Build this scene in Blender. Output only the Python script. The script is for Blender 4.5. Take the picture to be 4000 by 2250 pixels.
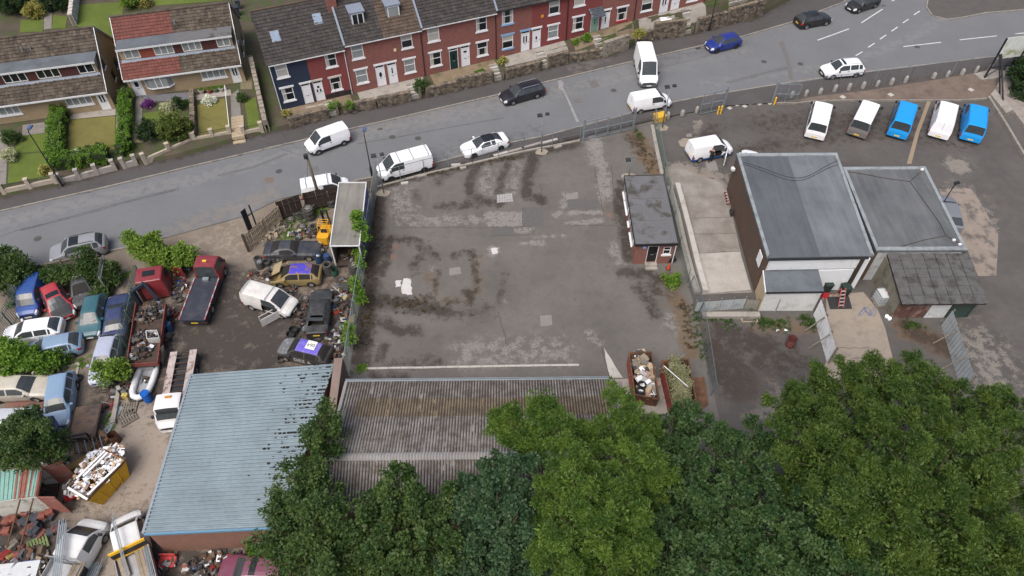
import bpy, bmesh, math, random
import numpy as np
from mathutils import Vector, Matrix
random.seed(7); rng = np.random.default_rng(7)
for o in list(bpy.data.objects): bpy.data.objects.remove(o)
sc = bpy.context.scene
col = sc.collection
R = math.radians

# ---------------------------------------------------------------- camera, sky, sun, exposure
CAM_H, PITCH, FPX = 46.0, R(50), 2826.0            # survey camera: height, tilt, focal length in photo pixels
cam = bpy.data.cameras.new('camera'); cam.sensor_width = 36; cam.lens = 36 * FPX / 4000
cam.clip_end = 2000; cam.clip_start = 0.5
camo = bpy.data.objects.new('camera', cam); col.objects.link(camo)
camo.location = (0, 0, CAM_H); camo.rotation_euler = (R(90) - PITCH, 0, 0); sc.camera = camo
SUN_EL, SUN_AZ = R(60), R(212)
w = bpy.data.worlds.new('World'); sc.world = w; w.use_nodes = True
nt = w.node_tree
sky = nt.nodes.new('ShaderNodeTexSky'); sky.sky_type = 'NISHITA'; sky.sun_disc = False
sky.sun_elevation = SUN_EL; sky.sun_rotation = SUN_AZ; sky.altitude = 100
sky.air_density = 0.75; sky.dust_density = 6.0; sky.ozone_density = 1.0
nt.nodes['Background'].inputs[1].default_value = 0.125
nt.links.new(sky.outputs[0], nt.nodes['Background'].inputs[0])
sun = bpy.data.lights.new('sun', 'SUN'); sun.energy = 1.5; sun.angle = R(40); sun.color = (1, .995, .985)
suno = bpy.data.objects.new('sun', sun); col.objects.link(suno)
suno.rotation_euler = (R(90) - SUN_EL, 0, R(180) - SUN_AZ); suno.location = (0, 0, 80)
sc.view_settings.view_transform = 'Standard'; sc.view_settings.look = 'None'
sc.view_settings.exposure = 0.5; sc.view_settings.gamma = 1
sc.render.resolution_x, sc.render.resolution_y = 1024, 576

# ---------------------------------------------------------------- surveying: photo point -> place on the ground
ZOOM = dict(A=(950,0,2.576),B=(1900,0,2.576),C=(2850,0,2.24),S=(0,0,2.576),L1=(0,500,3.623),L2=(0,880,3.45),L3=(0,1280,2.899),
    L4=(0,1750,2.342),S5=(700,900,2.635),S6=(850,600,3.623),Y1=(1400,450,1.932),Y2=(1300,1100,1.7047),O=(2400,600,2.635),
    R4=(2600,550,1.9815),R5=(2600,1000,1.9815),T6=(1000,1450,1.7173),T7=(2300,1350,1.5153),D=(0,0,.644),N=(0,0,1.0))
def Q(k, x, y, z=0.0):
    a, b, s = ZOOM[k]; u = a + x / s; v = b + y / s
    x_ = (u - 2000) / FPX; y_ = (v - 1125) / FPX
    d = (x_, math.cos(PITCH) - y_ * math.sin(PITCH), -math.sin(PITCH) - y_ * math.cos(PITCH))
    t = (z - CAM_H) / d[2]
    return Vector((d[0] * t, d[1] * t, z))
def ang(a, b): return math.atan2(b[1] - a[1], b[0] - a[0])

# ---------------------------------------------------------------- mesh helpers
class MB:
    def __init__(s): s.v = []; s.f = []
    def add(s, vs, fs):
        n = len(s.v); s.v.extend([tuple(p) for p in vs]); s.f.extend([tuple(i + n for i in f) for f in fs]); return s
    def box(s, x0, y0, z0, x1, y1, z1):
        return s.add([(x0,y0,z0),(x1,y0,z0),(x1,y1,z0),(x0,y1,z0),(x0,y0,z1),(x1,y0,z1),(x1,y1,z1),(x0,y1,z1)],
            [(0,3,2,1),(4,5,6,7),(0,1,5,4),(1,2,6,5),(2,3,7,6),(3,0,4,7)])
    def obox(s, c, size, rz=0, rx=0, ry=0):
        m = Matrix.Translation(Vector(c)) @ Matrix.Rotation(rz,4,'Z') @ Matrix.Rotation(ry,4,'Y') @ Matrix.Rotation(rx,4,'X')
        a, b, h = (q / 2 for q in size)
        p = [(-a,-b,-h),(a,-b,-h),(a,b,-h),(-a,b,-h),(-a,-b,h),(a,-b,h),(a,b,h),(-a,b,h)]
        return s.add([m @ Vector(q) for q in p], [(0,3,2,1),(4,5,6,7),(0,1,5,4),(1,2,6,5),(2,3,7,6),(3,0,4,7)])
    def bar(s, a, b, wd, ht=None, up=(0,0,1)):
        a = Vector(a); b = Vector(b); ht = ht or wd; d = (b - a).normalized(); u = Vector(up)
        if abs(d.dot(u)) > .98: u = Vector((1,0,0))
        x = d.cross(u).normalized(); y = x.cross(d).normalized(); p = []
        for e in (a, b):
            for i, j in ((-1,-1),(1,-1),(1,1),(-1,1)): p.append(e + x * i * wd / 2 + y * j * ht / 2)
        return s.add(p, [(0,3,2,1),(4,5,6,7),(0,1,5,4),(1,2,6,5),(2,3,7,6),(3,0,4,7)])
    def prism(s, poly, z0, z1):
        n = len(poly); zz0 = z0 if hasattr(z0,'__len__') else [z0]*n; zz1 = z1 if hasattr(z1,'__len__') else [z1]*n
        a = sum(poly[i][0]*poly[(i+1)%n][1]-poly[(i+1)%n][0]*poly[i][1] for i in range(n))
        idx = list(range(n)) if a > 0 else list(range(n))[::-1]
        vs = [(poly[i][0],poly[i][1],zz0[i]) for i in idx]+[(poly[i][0],poly[i][1],zz1[i]) for i in idx]
        return s.add(vs, [tuple(range(n-1,-1,-1)), tuple(range(n,2*n))]+[(i,(i+1)%n,n+(i+1)%n,n+i) for i in range(n)])
    def sheet(s, pts): return s.add(pts, [tuple(range(len(pts)))])
    def tube(s, pts, r, n=6, caps=True):
        pts = [Vector(p) for p in pts]; rs = r if hasattr(r,'__len__') else [r]*len(pts); base = len(s.v); vs = []; fs = []
        for i, p in enumerate(pts):
            d = (pts[min(i+1,len(pts)-1)] - pts[max(i-1,0)]).normalized()
            u = Vector((0,0,1)) if abs(d.z) < .9 else Vector((1,0,0))
            x = d.cross(u).normalized(); y = x.cross(d)
            for k in range(n): t = 2*math.pi*k/n; vs.append(p + x*math.cos(t)*rs[i] + y*math.sin(t)*rs[i])
        for i in range(len(pts)-1):
            for k in range(n): fs.append((i*n+k, i*n+(k+1)%n, (i+1)*n+(k+1)%n, (i+1)*n+k))
        if caps: fs.append(tuple(range(n-1,-1,-1))); fs.append(tuple(range((len(pts)-1)*n, len(pts)*n)))
        return s.add(vs, fs)
    def lathe(s, prof, n=16, c=(0,0,0), m=None):
        vs = []; fs = []; k = len(prof); c = Vector(c)
        for i in range(n):
            t = 2*math.pi*i/n
            for r, z in prof:
                p = Vector((r*math.cos(t), r*math.sin(t), z)); vs.append((m @ p if m else p) + c)
        for i in range(n):
            for j in range(k-1):
                a, b = i*k+j, ((i+1)%n)*k+j; fs.append((a, b, b+1, a+1))
        return s.add(vs, fs)
    def mesh(s, name='mesh', smooth=False, sharp=None):
        me = bpy.data.meshes.new(name); me.from_pydata(s.v, [], s.f); me.update()
        if smooth or sharp:
            me.polygons.foreach_set('use_smooth', [True]*len(me.polygons))
            if sharp: me.set_sharp_from_angle(angle=R(sharp))
        return me

def obj(name, mb, mat, parent=None, smooth=False, sharp=None, loc=None, rz=None):
    me = mb.mesh(name, smooth, sharp) if isinstance(mb, MB) else mb
    if mat and not me.materials: me.materials.append(mat)
    o = bpy.data.objects.new(name, me); col.objects.link(o); o.parent = parent
    if loc is not None: o.location = loc
    if rz is not None: o.rotation_euler = (0,0,rz)
    return o
def tag(o, label=None, cat=None, group=None, kind=None):
    for k, v in (('label',label),('category',cat),('group',group),('kind',kind)):
        if v: o[k] = v
    return o
def thing(name, label, cat, loc=(0,0,0), rz=0, group=None):
    o = bpy.data.objects.new(name, None); col.objects.link(o); o.location = loc; o.rotation_euler = (0,0,rz); o.empty_display_size = .2
    return tag(o, label, cat, group)
def struct(name, mb, mat, **k): return tag(obj(name, mb, mat, **k), kind='structure')
def copy_tree(o, parent=None):
    c = o.copy(); col.objects.link(c); c.parent = parent
    for ch in list(o.children): copy_tree(ch, c)
    return c

# ---------------------------------------------------------------- materials
MATS = {}
def nodes(name):
    m = bpy.data.materials.new(name); m.use_nodes = True; t = m.node_tree
    return m, t, t.nodes['Principled BSDF']
def N(t, typ, **k):
    n = t.nodes.new(typ)
    for a, b in k.items(): setattr(n, a, b)
    return n
def noise(t, vec, scale, detail=4, rough=.55):
    n = N(t, 'ShaderNodeTexNoise'); n.inputs['Scale'].default_value = scale; n.inputs['Detail'].default_value = detail; n.inputs['Roughness'].default_value = rough
    if vec is not None: t.links.new(vec, n.inputs['Vector'])
    return n.outputs['Fac']
def mixc(t, fac, a, b, mode='MIX'):
    n = N(t, 'ShaderNodeMix', data_type='RGBA', blend_type=mode)
    for i, q in ((0,fac),(6,a),(7,b)):
        if isinstance(q, (int,float)): n.inputs[i].default_value = q
        elif isinstance(q, tuple): n.inputs[i].default_value = (*q[:3],1)
        else: t.links.new(q, n.inputs[i])
    return n.outputs[2]
def mth(t, op, a, b=0., c=0.):
    n = N(t, 'ShaderNodeMath', operation=op)
    for i, q in enumerate((a,b,c)):
        if isinstance(q, (int,float)): n.inputs[i].default_value = q
        else: t.links.new(q, n.inputs[i])
    return n.outputs[0]
def ramp(t, x, a, b, lo=0., hi=1.):
    n = N(t, 'ShaderNodeMapRange', clamp=True); t.links.new(x, n.inputs[0])
    for i, q in enumerate((a,b,lo,hi)): n.inputs[i+1].default_value = q
    return n.outputs[0]
def coord(t, world=False):
    return N(t,'ShaderNodeNewGeometry').outputs['Position'] if world else N(t,'ShaderNodeTexCoord').outputs['Object']
def bump(t, b, h, dist=.01, st=.5):
    n = N(t,'ShaderNodeBump'); n.inputs['Distance'].default_value = dist; n.inputs['Strength'].default_value = st
    t.links.new(h, n.inputs['Height']); t.links.new(n.outputs[0], b.inputs['Normal'])
def sc3(c, k): return tuple(min(1,x*k) for x in c)
def M(name, c, rough=.7, var=.2, scale=3., c2=None, lo=.5, hi=.7, metal=0., spec=.4, bmp=0., bs=30., world=False, island=0., coat=0.):
    """plain surface: base colour with two scales of wear; c2 = colour of stains or rust patches"""
    if name in MATS: return MATS[name]
    m, t, b = nodes(name); v = coord(t, world)
    n1 = noise(t, v, scale, 6); n2 = noise(t, v, scale*9, 3)
    f = ramp(t, mth(t,'MULTIPLY_ADD', n2, .45, mth(t,'MULTIPLY',n1,.55)), .3, .7)
    cc = mixc(t, f, sc3(c,1-var), sc3(c,1+var))
    if c2: cc = mixc(t, ramp(t, noise(t, v, scale*.8, 8, .68), lo, hi), cc, c2)
    if island:
        ri = N(t,'ShaderNodeNewGeometry').outputs['Random Per Island']
        cc = mixc(t, 1., cc, mixc(t, ri, (1-island,)*3, (1+island,)*3), 'MULTIPLY')
    t.links.new(cc, b.inputs['Base Color']); b.inputs['Roughness'].default_value = rough; b.inputs['Metallic'].default_value = metal
    b.inputs['Specular IOR Level'].default_value = spec; b.inputs['Coat Weight'].default_value = coat; b.inputs['Coat Roughness'].default_value = .08
    if bmp: bump(t, b, noise(t, v, bs, 4), bmp)
    MATS[name] = m; return m
def paint(c, name=None, dirt=.12, rough=.32):
    """vehicle paint with a film of road dust"""
    name = name or 'paint_%02x%02x%02x' % tuple(int(q*255) for q in c)
    if name in MATS: return MATS[name]
    m, t, b = nodes(name); v = coord(t)
    n = ramp(t, noise(t, v, 1.7, 7, .65), .35, .75)
    cc = mixc(t, mth(t,'MULTIPLY', n, dirt), c, (.16,.14,.12)); cc = mixc(t, mth(t,'MULTIPLY', ramp(t,noise(t,v,60,2),.4,.7), dirt*.6), cc, (.2,.19,.17))
    t.links.new(cc, b.inputs['Base Color']); b.inputs['Coat Weight'].default_value = .45; b.inputs['Coat Roughness'].default_value = .12
    t.links.new(ramp(t, n, 0, 1, rough, rough+.25), b.inputs['Roughness']); b.inputs['Specular IOR Level'].default_value = .4
    MATS[name] = m; return m
def brickmat(name, c1, c2, mortar, bw=.225, bh=.075, rough=.85, stain=(.12,.09,.08), st=.35):
    if name in MATS: return MATS[name]
    m, t, b = nodes(name); v = coord(t)
    sx = N(t,'ShaderNodeSeparateXYZ'); t.links.new(v, sx.inputs[0]); cb = N(t,'ShaderNodeCombineXYZ')
    t.links.new(mth(t,'ADD',sx.outputs[0],sx.outputs[1]), cb.inputs[0]); t.links.new(sx.outputs[2], cb.inputs[1])
    br = N(t,'ShaderNodeTexBrick'); t.links.new(cb.outputs[0], br.inputs['Vector'])
    br.inputs['Scale'].default_value = 1; br.inputs['Brick Width'].default_value = bw; br.inputs['Row Height'].default_value = bh
    br.inputs['Mortar Size'].default_value = .006; br.inputs['Color1'].default_value = (*c1,1); br.inputs['Color2'].default_value = (*c2,1); br.inputs['Mortar'].default_value = (*mortar,1)
    cc = mixc(t, ramp(t, noise(t, v, .9, 8, .7), .4, .75, 0, st*1.3), br.outputs['Color'], stain)
    cc = mixc(t, ramp(t, noise(t, v, 14, 3), .3, .8, 0, .3), cc, sc3(c1,.6))
    t.links.new(cc, b.inputs['Base Color']); b.inputs['Roughness'].default_value = rough
    bump(t, b, br.outputs['Fac'], -.006)
    MATS[name] = m; return m
def leafmat(name, c, c2, trans=.22):
    if name in MATS: return MATS[name]
    m, t, b = nodes(name)
    ri = N(t,'ShaderNodeNewGeometry').outputs['Random Per Island']
    v = coord(t, True); n = noise(t, v, .95, 3)
    f = mth(t,'ADD', mth(t,'MULTIPLY',ri,.4), mth(t,'MULTIPLY',ramp(t,n,.38,.62),.6))
    cc = mixc(t, f, c, c2)
    t.links.new(cc, b.inputs['Base Color']); b.inputs['Roughness'].default_value = .55; b.inputs['Specular IOR Level'].default_value = .3
    tr = N(t,'ShaderNodeBsdfTranslucent'); t.links.new(mixc(t, 1., cc, (1.3,1.35,.7), 'MULTIPLY'), tr.inputs[0])
    mx = N(t,'ShaderNodeMixShader'); mx.inputs[0].default_value = trans
    t.links.new(b.outputs[0], mx.inputs[1]); t.links.new(tr.outputs[0], mx.inputs[2])
    t.links.new(mx.outputs[0], t.nodes['Material Output'].inputs[0])
    MATS[name] = m; return m
def groundmat(name, base, dark, light, brown, var=.16, rough=.92, crack=True):
    """ground whose stains come from the painted 'wear' masks broken up by noise"""
    m, t, b = nodes(name); v = coord(t, True)
    at = N(t,'ShaderNodeAttribute'); at.attribute_name = 'wear'; s = N(t,'ShaderNodeSeparateColor'); t.links.new(at.outputs['Color'], s.inputs[0])
    big = noise(t, v, .22, 6, .6); mid = noise(t, v, 1.3, 8, .68); fine = noise(t, v, 9, 6, .7); grain = noise(t, v, 45, 3, .7)
    cc = mixc(t, ramp(t, mth(t,'MULTIPLY_ADD',mid,.45,mth(t,'MULTIPLY',big,.55)), .36, .64), sc3(base,1-var), sc3(base,1+var))
    cc = mixc(t, ramp(t, grain, .25, .75, 0, .5), cc, sc3(base,.72)); cc = mixc(t, ramp(t, fine, .52, .75, 0, .28), cc, sc3(base,1.5))
    def msk(ch, amp, a, bb):
        x = mth(t,'ADD', s.outputs[ch], mth(t,'MULTIPLY', mth(t,'SUBTRACT', mth(t,'MULTIPLY_ADD',fine,.35,mth(t,'MULTIPLY',mid,.65)), .5), amp))
        return ramp(t, x, a, bb)
    cc = mixc(t, mth(t,'MULTIPLY',msk(2,4.2,.3,.85),.7), cc, brown)
    lm = msk(1,4.6,.38,.66)
    if crack:
        vo = N(t,'ShaderNodeTexVoronoi', feature='DISTANCE_TO_EDGE'); vo.inputs['Scale'].default_value = 2.6; t.links.new(v, vo.inputs['Vector'])
        lm = mth(t,'MULTIPLY', lm, ramp(t, mth(t,'ADD',vo.outputs['Distance'],mth(t,'MULTIPLY',grain,.05)), .04, .10, .25, 1))
    cc = mixc(t, mth(t,'MULTIPLY',lm,.54), cc, light)
    cc = mixc(t, mth(t,'MULTIPLY',msk(0,4.6,.24,.85),.84), cc, mixc(t, fine, sc3(dark,.7), sc3(dark,1.35)))
    t.links.new(cc, b.inputs['Base Color']); b.inputs['Roughness'].default_value = rough; b.inputs['Specular IOR Level'].default_value = .25
    bump(t, b, mth(t,'ADD',grain,mth(t,'MULTIPLY',mid,2.)), .012, .6)
    MATS[name] = m; return m

def ruled(pa, pb, n, m, z):
    """grid between two polylines (world points)"""
    def rs(p, k):
        p = np.array([q[:2] for q in p]); d = np.r_[0, np.cumsum(np.hypot(*np.diff(p, axis=0).T))]; u = np.linspace(0, d[-1], k)
        return np.c_[np.interp(u,d,p[:,0]), np.interp(u,d,p[:,1])]
    a, b = rs(pa, n), rs(pb, n); t = np.linspace(0,1,m)[None,:,None]
    g = a[:,None,:]*(1-t) + b[:,None,:]*t
    xy = g.reshape(-1,2); i = np.arange((n-1)*(m-1)); r_, c_ = i//(m-1), i%(m-1); k = r_*m+c_
    f = np.c_[k, k+1, k+m+1, k+m]
    p0, p1, p2 = xy[f[0,0]], xy[f[0,1]], xy[f[0,2]]
    if (p1[0]-p0[0])*(p2[1]-p0[1])-(p1[1]-p0[1])*(p2[0]-p0[0]) < 0: f = f[:, ::-1]
    me = bpy.data.meshes.new('grid'); me.from_pydata(np.c_[xy, np.full(len(xy), z)].tolist(), [], f.tolist()); me.update()
    return me, xy
def wear(me, xy, strokes):
    """strokes: (channel, strength, half width m, [points]) -> colour attribute 'wear'"""
    w_ = np.zeros((len(xy),4), np.float32); w_[:,3] = 1
    for ch, st, wd, pts in strokes:
        d = np.full(len(xy), 1e9); P = [np.array(p[:2]) for p in pts]
        if len(P) == 1: P = P*2
        for a, b in zip(P[:-1], P[1:]):
            ab = b-a; L = ab@ab + 1e-9; tt = np.clip(((xy-a)@ab)/L, 0, 1); d = np.minimum(d, np.hypot(*(xy-(a+tt[:,None]*ab)).T))
        q = np.clip(1.12-d/(wd*2.1), 0, 1); w_[:,ch] = np.maximum(w_[:,ch], st*q*q*(3-2*q))
    a = me.color_attributes.new('wear','FLOAT_COLOR','POINT'); a.data.foreach_set('color', w_.ravel())

def streak(name, c, c2, rz=0., k=(1.6,.16,1.)):
    m, t, b = nodes(name); mp = N(t,'ShaderNodeMapping'); mp.inputs['Rotation'].default_value = (0,0,rz); mp.inputs['Scale'].default_value = k; v = coord(t, True); t.links.new(v, mp.inputs[0])
    f = mth(t,'MULTIPLY_ADD', noise(t,mp.outputs[0],1.2,6,.65), .5, mth(t,'MULTIPLY',noise(t,v,.35,5,.6),.5)); cc = mixc(t, ramp(t,f,.36,.62), c, c2); cc = mixc(t, ramp(t,noise(t,v,25,3,.7),.3,.75,0,.35), cc, sc3(c,.7))
    t.links.new(cc,b.inputs['Base Color']); b.inputs['Roughness'].default_value=.8; b.inputs['Specular IOR Level'].default_value=.35; bump(t,b,noise(t,v,8,5),.01); MATS[name]=m; return m
white_upvc = M('white_upvc', (.78,.78,.78), .4, .06, 2)
black_metal = M('black_metal', (.02,.02,.022), .5, .3)
galv = M('galvanised', (.32,.36,.38), .45, .2, 2, metal=.5)
galv_dull = M('galvanised_dull', (.22,.26,.27), .6, .2, 2, metal=.3)
rubber = M('rubber', (.02,.02,.021), .85, .35, 5)
rubber_dusty = M('rubber_dusty', (.05,.047,.043), .9, .4, 4, c2=(.11,.1,.085), lo=.5, hi=.8)
alloy = M('alloy', (.5,.51,.53), .35, .1, metal=.6)
steel_rim = M('steel_rim', (.25,.24,.22), .6, .3, 3, c2=(.12,.07,.04))
glass_dark = M('glass_dark', (.015,.018,.02), .06, .2, spec=.5)
glass_car = M('glass_car', (.045,.052,.055), .2, .3, spec=.5)
glass_pale = M('glass_pale', (.25,.27,.26), .2, .25, 2.5, spec=.5)
glass_sky = M('glass_sky', (.2,.26,.34), .1, .2, spec=.6)
rust = M('rust', (.13,.065,.035), .9, .4, 3, c2=(.05,.03,.022), lo=.45, hi=.7)
rust_dark = M('rust_dark', (.055,.04,.032), .9, .4, 3, c2=(.11,.055,.03), lo=.5, hi=.75)
dark_plastic = M('dark_plastic', (.025,.025,.027), .6, .25)
interior = M('interior', (.02,.018,.017), .9, .4)
timber_pale = M('timber_pale', (.3,.24,.17), .85, .25, 4, c2=(.15,.12,.09), island=.25)
timber_grey = M('timber_grey', (.2,.175,.14), .9, .25, 4, c2=(.1,.09,.07), island=.25)
timber_dark = M('timber_dark', (.035,.024,.019), .8, .35, 4, island=.2)
concrete = M('concrete', (.3,.275,.24), .9, .15, 1.5, c2=(.17,.155,.13), lo=.5, hi=.75, bmp=.005)
concrete_lt = M('concrete_light', (.42,.4,.36), .9, .12, 1.5, c2=(.25,.23,.2), lo=.52, hi=.75, bmp=.004)
# ================================================================ ground, road, pavements
asphalt = groundmat('asphalt', (.158,.163,.168), (.092,.092,.093), (.205,.2,.192), (.21,.18,.15), .10, crack=False)
tarmac = groundmat('yard_tarmac', (.136,.126,.114), (.036,.028,.022), (.29,.275,.258), (.13,.08,.035), .26)
lot_tarmac = groundmat('lot_tarmac', (.1,.093,.086), (.04,.03,.025), (.30,.265,.225), (.15,.095,.05), .26, crack=False)
dirt = groundmat('scrapyard_dirt', (.2,.165,.13), (.03,.026,.025), (.36,.31,.26), (.11,.07,.05), .22, crack=False)
foot_tarmac = groundmat('footway_tarmac', (.085,.08,.078), (.04,.033,.028), (.17,.15,.13), (.07,.05,.035), .18, crack=False)
soil = M('soil', (.075,.06,.043), .95, .35, .8, c2=(.05,.07,.02), lo=.45, hi=.6, world=True, bmp=.02, bs=12)

def P(k, *pts, z=0.): return [Q(k, x, y, z) for x, y in pts]
kN = P('N',(-320,898),(0,827),(431,729),(700,663),(1358,508),(1950,371),(2125,324),(2482,239),(2900,144),(3091,89),(3296,9)) + [Vector((47,92,0)),Vector((52,102,0)),Vector((56,118,0))]
kS = P('N',(-320,1130),(0,1068),(122,1045),(333,1000),(501,968),(640,930),(960,842),(1090,778),(1330,722),(1470,690),(1690,641),(1985,561),(2119,535),(2400,461),(2634,400),(2738,380),(2850,362),(3029,333),(3377,283),(3886,223),(4000,208)) + [Vector((70,75.6,0)),Vector((95,80,0))]
# the land under everything
struct('ground', MB().sheet([(-400,-150,-.05),(400,-150,-.05),(400,500,-.05),(-400,500,-.05)]), soil)
# road
me, xy = ruled(kN, kS, 300, 50, 0.0)
S_ = [(1,.62,.7,P('N',(0,870),(431,765),(760,700),(1358,545),(1950,410))),
      (1,.5,.9,P('N',(1358,545),(1560,500),(1780,450),(2300,330),(2900,190))),(1,.55,.6,P('N',(2750,330),(3000,290),(3300,250),(3600,130),(3750,0))),
      (0,.55,.07,P('L1',(280,1449),(1200,1200),(2536,850))),(0,.5,.05,P('L1',(300,1449),(1210,1220),(2536,868))),(0,.5,.06,P('S6',(0,320),(500,200),(1000,0))),
      (0,.5,.07,P('Y1',(0,215),(300,165),(700,90),(1100,20))),(0,.4,.25,P('Y1',(1150,190),(1220,175),(1320,155))),
      (0,.5,.3,P('C',(0,720),(300,640),(540,590))),(2,.6,1.0,P('N',(690,900),(960,800),(1060,760))),(2,.6,.8,P('N',(500,960),(700,910))),
      (1,.75,.6,P('B',(880,690),(1000,650),(1150,600))),(2,.45,.5,P('N',(1360,520),(1950,385))),(0,.42,1.3,P('N',(1500,660),(2100,520))),
      (0,.5,.35,P('S6',(700,720),(740,700))),(0,.42,1.0,P('N',(2500,260),(2900,165)))]
wear(me, xy, S_); struct('road', me, asphalt)
me.materials.clear(); me.materials.append(asphalt)
def strip(name, pts, wd, z, mat, h=None):
    mb = MB(); pts = [Vector((p[0],p[1],0)) for p in pts]
    L = []
    for i, p in enumerate(pts):
        d = (pts[min(i+1,len(pts)-1)]-pts[max(i-1,0)]).normalized(); n_ = Vector((-d.y,d.x,0)); L.append((p+n_*wd/2, p-n_*wd/2))
    for (a,b),(c,d) in zip(L[:-1],L[1:]):
        if h: mb.prism([a,b,d,c], z, z+h)
        else: mb.sheet([(*b[:2],z),(*d[:2],z),(*c[:2],z),(*a[:2],z)])
    return obj(name, mb, mat)
kerb_m = M('kerb_stone', (.25,.23,.2), .9, .2, 2, c2=(.12,.11,.1), world=True)
def kerb(pts):
    kb = strip('kerb', pts, .1, -.02, kerb_m, .1); kb['kind'] = 'structure'; pts = [Vector((p[0],p[1],0)) for p in pts]; ks = MB().box(.006,-.08,-.02,.906,.08,.12).mesh('kerb_stone'); ks.materials.append(kerb_m)
    for a, b in zip(pts[:-1], pts[1:]):
        L = (b-a).length; n = max(1,round(L/.915))
        for i in range(n): o = obj('kerb_stone', ks, None, kb, loc=a.lerp(b,i/n)+Vector((0,0,random.uniform(-.006,.006))), rz=math.atan2(b.y-a.y,b.x-a.x)); o.scale = (L/n/.915,1,1)
kerb(kN[1:11]); kerb(kS[2:6]); kerb(kS[8:-2])
for k in (kN[10:], kN[:2], kS[-3:]): kb = strip('kerb', k, .16, -.02, kerb_m, .14); kb['kind'] = 'structure'
# footways
wallN = P('N',(-320,850),(0,777),(245,726),(453,665),(535,649),(700,619),(1055,520)) + P('A',(375,1325),(700,1235),(1150,1115),(1480,1070),(2200,900),(2576,822)) + P('B',(160,812),(870,625),(1300,560),(1590,412),(1960,372),(2576,218)) + P('C',(190,187),(420,62),(540,5)) + [Vector((44,94,0)),Vector((47,104,0)),Vector((50,118,0))]
def footway(a, b, n, m, st):
    me, xy = ruled(a, b, n, m, .1); wear(me, xy, st); me.materials.append(foot_tarmac); return struct('footway', me, foot_tarmac)
footway(wallN, kN, 260, 10, [(0,.7,.35,wallN),(1,.55,.9,P('B',(880,690),(1000,650),(1160,590))),(2,.5,.4,P('L1',(900,800),(1600,640),(2000,550)))])
frontY = P('N',(1330,735),(1470,728),(1700,676),(2000,602),(2264,540),(2550,472))
lotN = P('N',(2550,472),(2640,452),(2760,430),(2850,414)) + P('C',(390,905),(800,845),(1200,800),(1800,705),(2300,620)) + [Vector((66,72.6,0)),Vector((95,77,0))]
footway(frontY + lotN[1:], kS[8:], 200, 10, [(0,.6,.4,frontY),(2,.6,.4,P('C',(390,905),(800,820),(1200,770),(1800,690),(2300,600)))])
isl = P('N',(4000,40),(3850,52),(3760,70),(3698,78),(3640,62),(3618,30),(3622,5)) + [Vector((53.5,88,0)),Vector((58,100,0)),Vector((62,118,0)),Vector((110,118,0)),Vector((110,92,0))]
struct('footway', MB().sheet([(p.x,p.y,.1) for p in isl]), M('verge_tarmac',(.085,.08,.075),.95,.2,1,c2=(.1,.085,.06),world=True))
kb = strip('kerb', isl[:-1], .16, -.02, kerb_m, .14); kb['kind'] = 'structure'
# painted dashes of the junction
wpaint = M('road_paint', (.62,.62,.6), .8, .15, 4, c2=(.3,.29,.28), lo=.5, hi=.72, world=True)
for a, b, c, d in ((770,352,1043,253),(1152,200,1338,80),(1420,10,1460,-14),(1105,487,1162,452),(1212,415,1268,378),(1315,343,1368,307),(1417,273,1470,237),(1517,200,1565,168),(1613,130,1663,97),(1520,408,1850,370),(2013,349,2338,314),(2498,296,2620,285)):
    kb = strip('road_marking', P('C',(a,b),(c,d)), .13, .006, wpaint); kb['kind'] = 'structure'
# trench repairs and patches in the road
rep = M('road_repair', (.26,.255,.25), .9, .12, 2, c2=(.18,.175,.17), world=True); rep2 = M('road_patch', (.13,.125,.12), .92, .12, 3, world=True); rep3 = M('road_patch_brown', (.15,.12,.1), .92, .15, 3, world=True)
def patch(name, pts, mat, z): return struct(name, MB().sheet([(p.x,p.y,z) for p in pts]), mat)
patch('road_repair', P('B',(720,812),(745,805),(775,830),(770,880),(830,1000),(932,1222),(905,1230),(815,1010),(770,910),(730,905)), rep, .005)
patch('road_repair', P('B',(1020,815),(1100,805),(1150,870),(1060,890)), rep2, .005); patch('road_repair', P('B',(870,1010),(930,985),(975,1030),(905,1040)), rep2, .005)
patch('road_repair', P('C',(430,370),(470,355),(520,500),(560,700),(520,700),(490,520)), rep2, .005)
patch('road_repair', P('S6',(1290,200),(1410,170),(1445,240),(1320,270)), rep2, .005); patch('road_repair', P('S6',(670,345),(790,330),(795,410),(675,425)), rep3, .005)
patch('road_repair', P('B',(2095,475),(2145,465),(2160,490),(2110,498)), M('drain_iron',(.04,.035,.03),.8,.3), .006)
seam = M('road_seam', (.062,.06,.058), .9, .2, 3, world=True)
for k, pts in (('L1',[(280,1449),(1200,1200),(1800,1030),(2536,850)]),('L1',[(300,1449),(1210,1222),(1800,1050),(2536,872)]),('S6',[(0,320),(500,200),(1000,0)]),('S6',[(0,300),(480,190),(960,0)]),('Y1',[(0,215),(300,165),(700,90),(1100,20)]),('C',[(0,720),(300,640),(540,590)]),('L2',[(0,150),(350,30)]),('B',[(1700,690),(2100,600),(2576,450)])):
    kb = strip('road_seam', P(k,*pts), .05, .004, seam); kb['kind'] = 'structure'
iron = M('manhole_iron', (.07,.065,.06), .8, .3)
for k, x, y in (('L1',1330,800),('L2',510,180),('A',1500,1380),('B',1280,910),('C',300,540),('C',620,560),('C',1640,410),('S6',870,250),('Y1',450,175)):
    p = Q(k,x,y); patch('manhole_cover', [Vector((p.x+.33*math.cos(a),p.y+.33*math.sin(a),0)) for a in np.linspace(0,2*math.pi,13)[:-1]], iron, .007)
for k, x, y in (('L1',1250,905),('A',1380,1300),('B',640,800),('C',1350,50)):
    p = Q(k,x,y); patch('gully_grate', [p+Vector((-.25,-.2,0)),p+Vector((.25,-.1,0)),p+Vector((.2,.2,0)),p+Vector((-.3,.1,0))], iron, .007)
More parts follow.
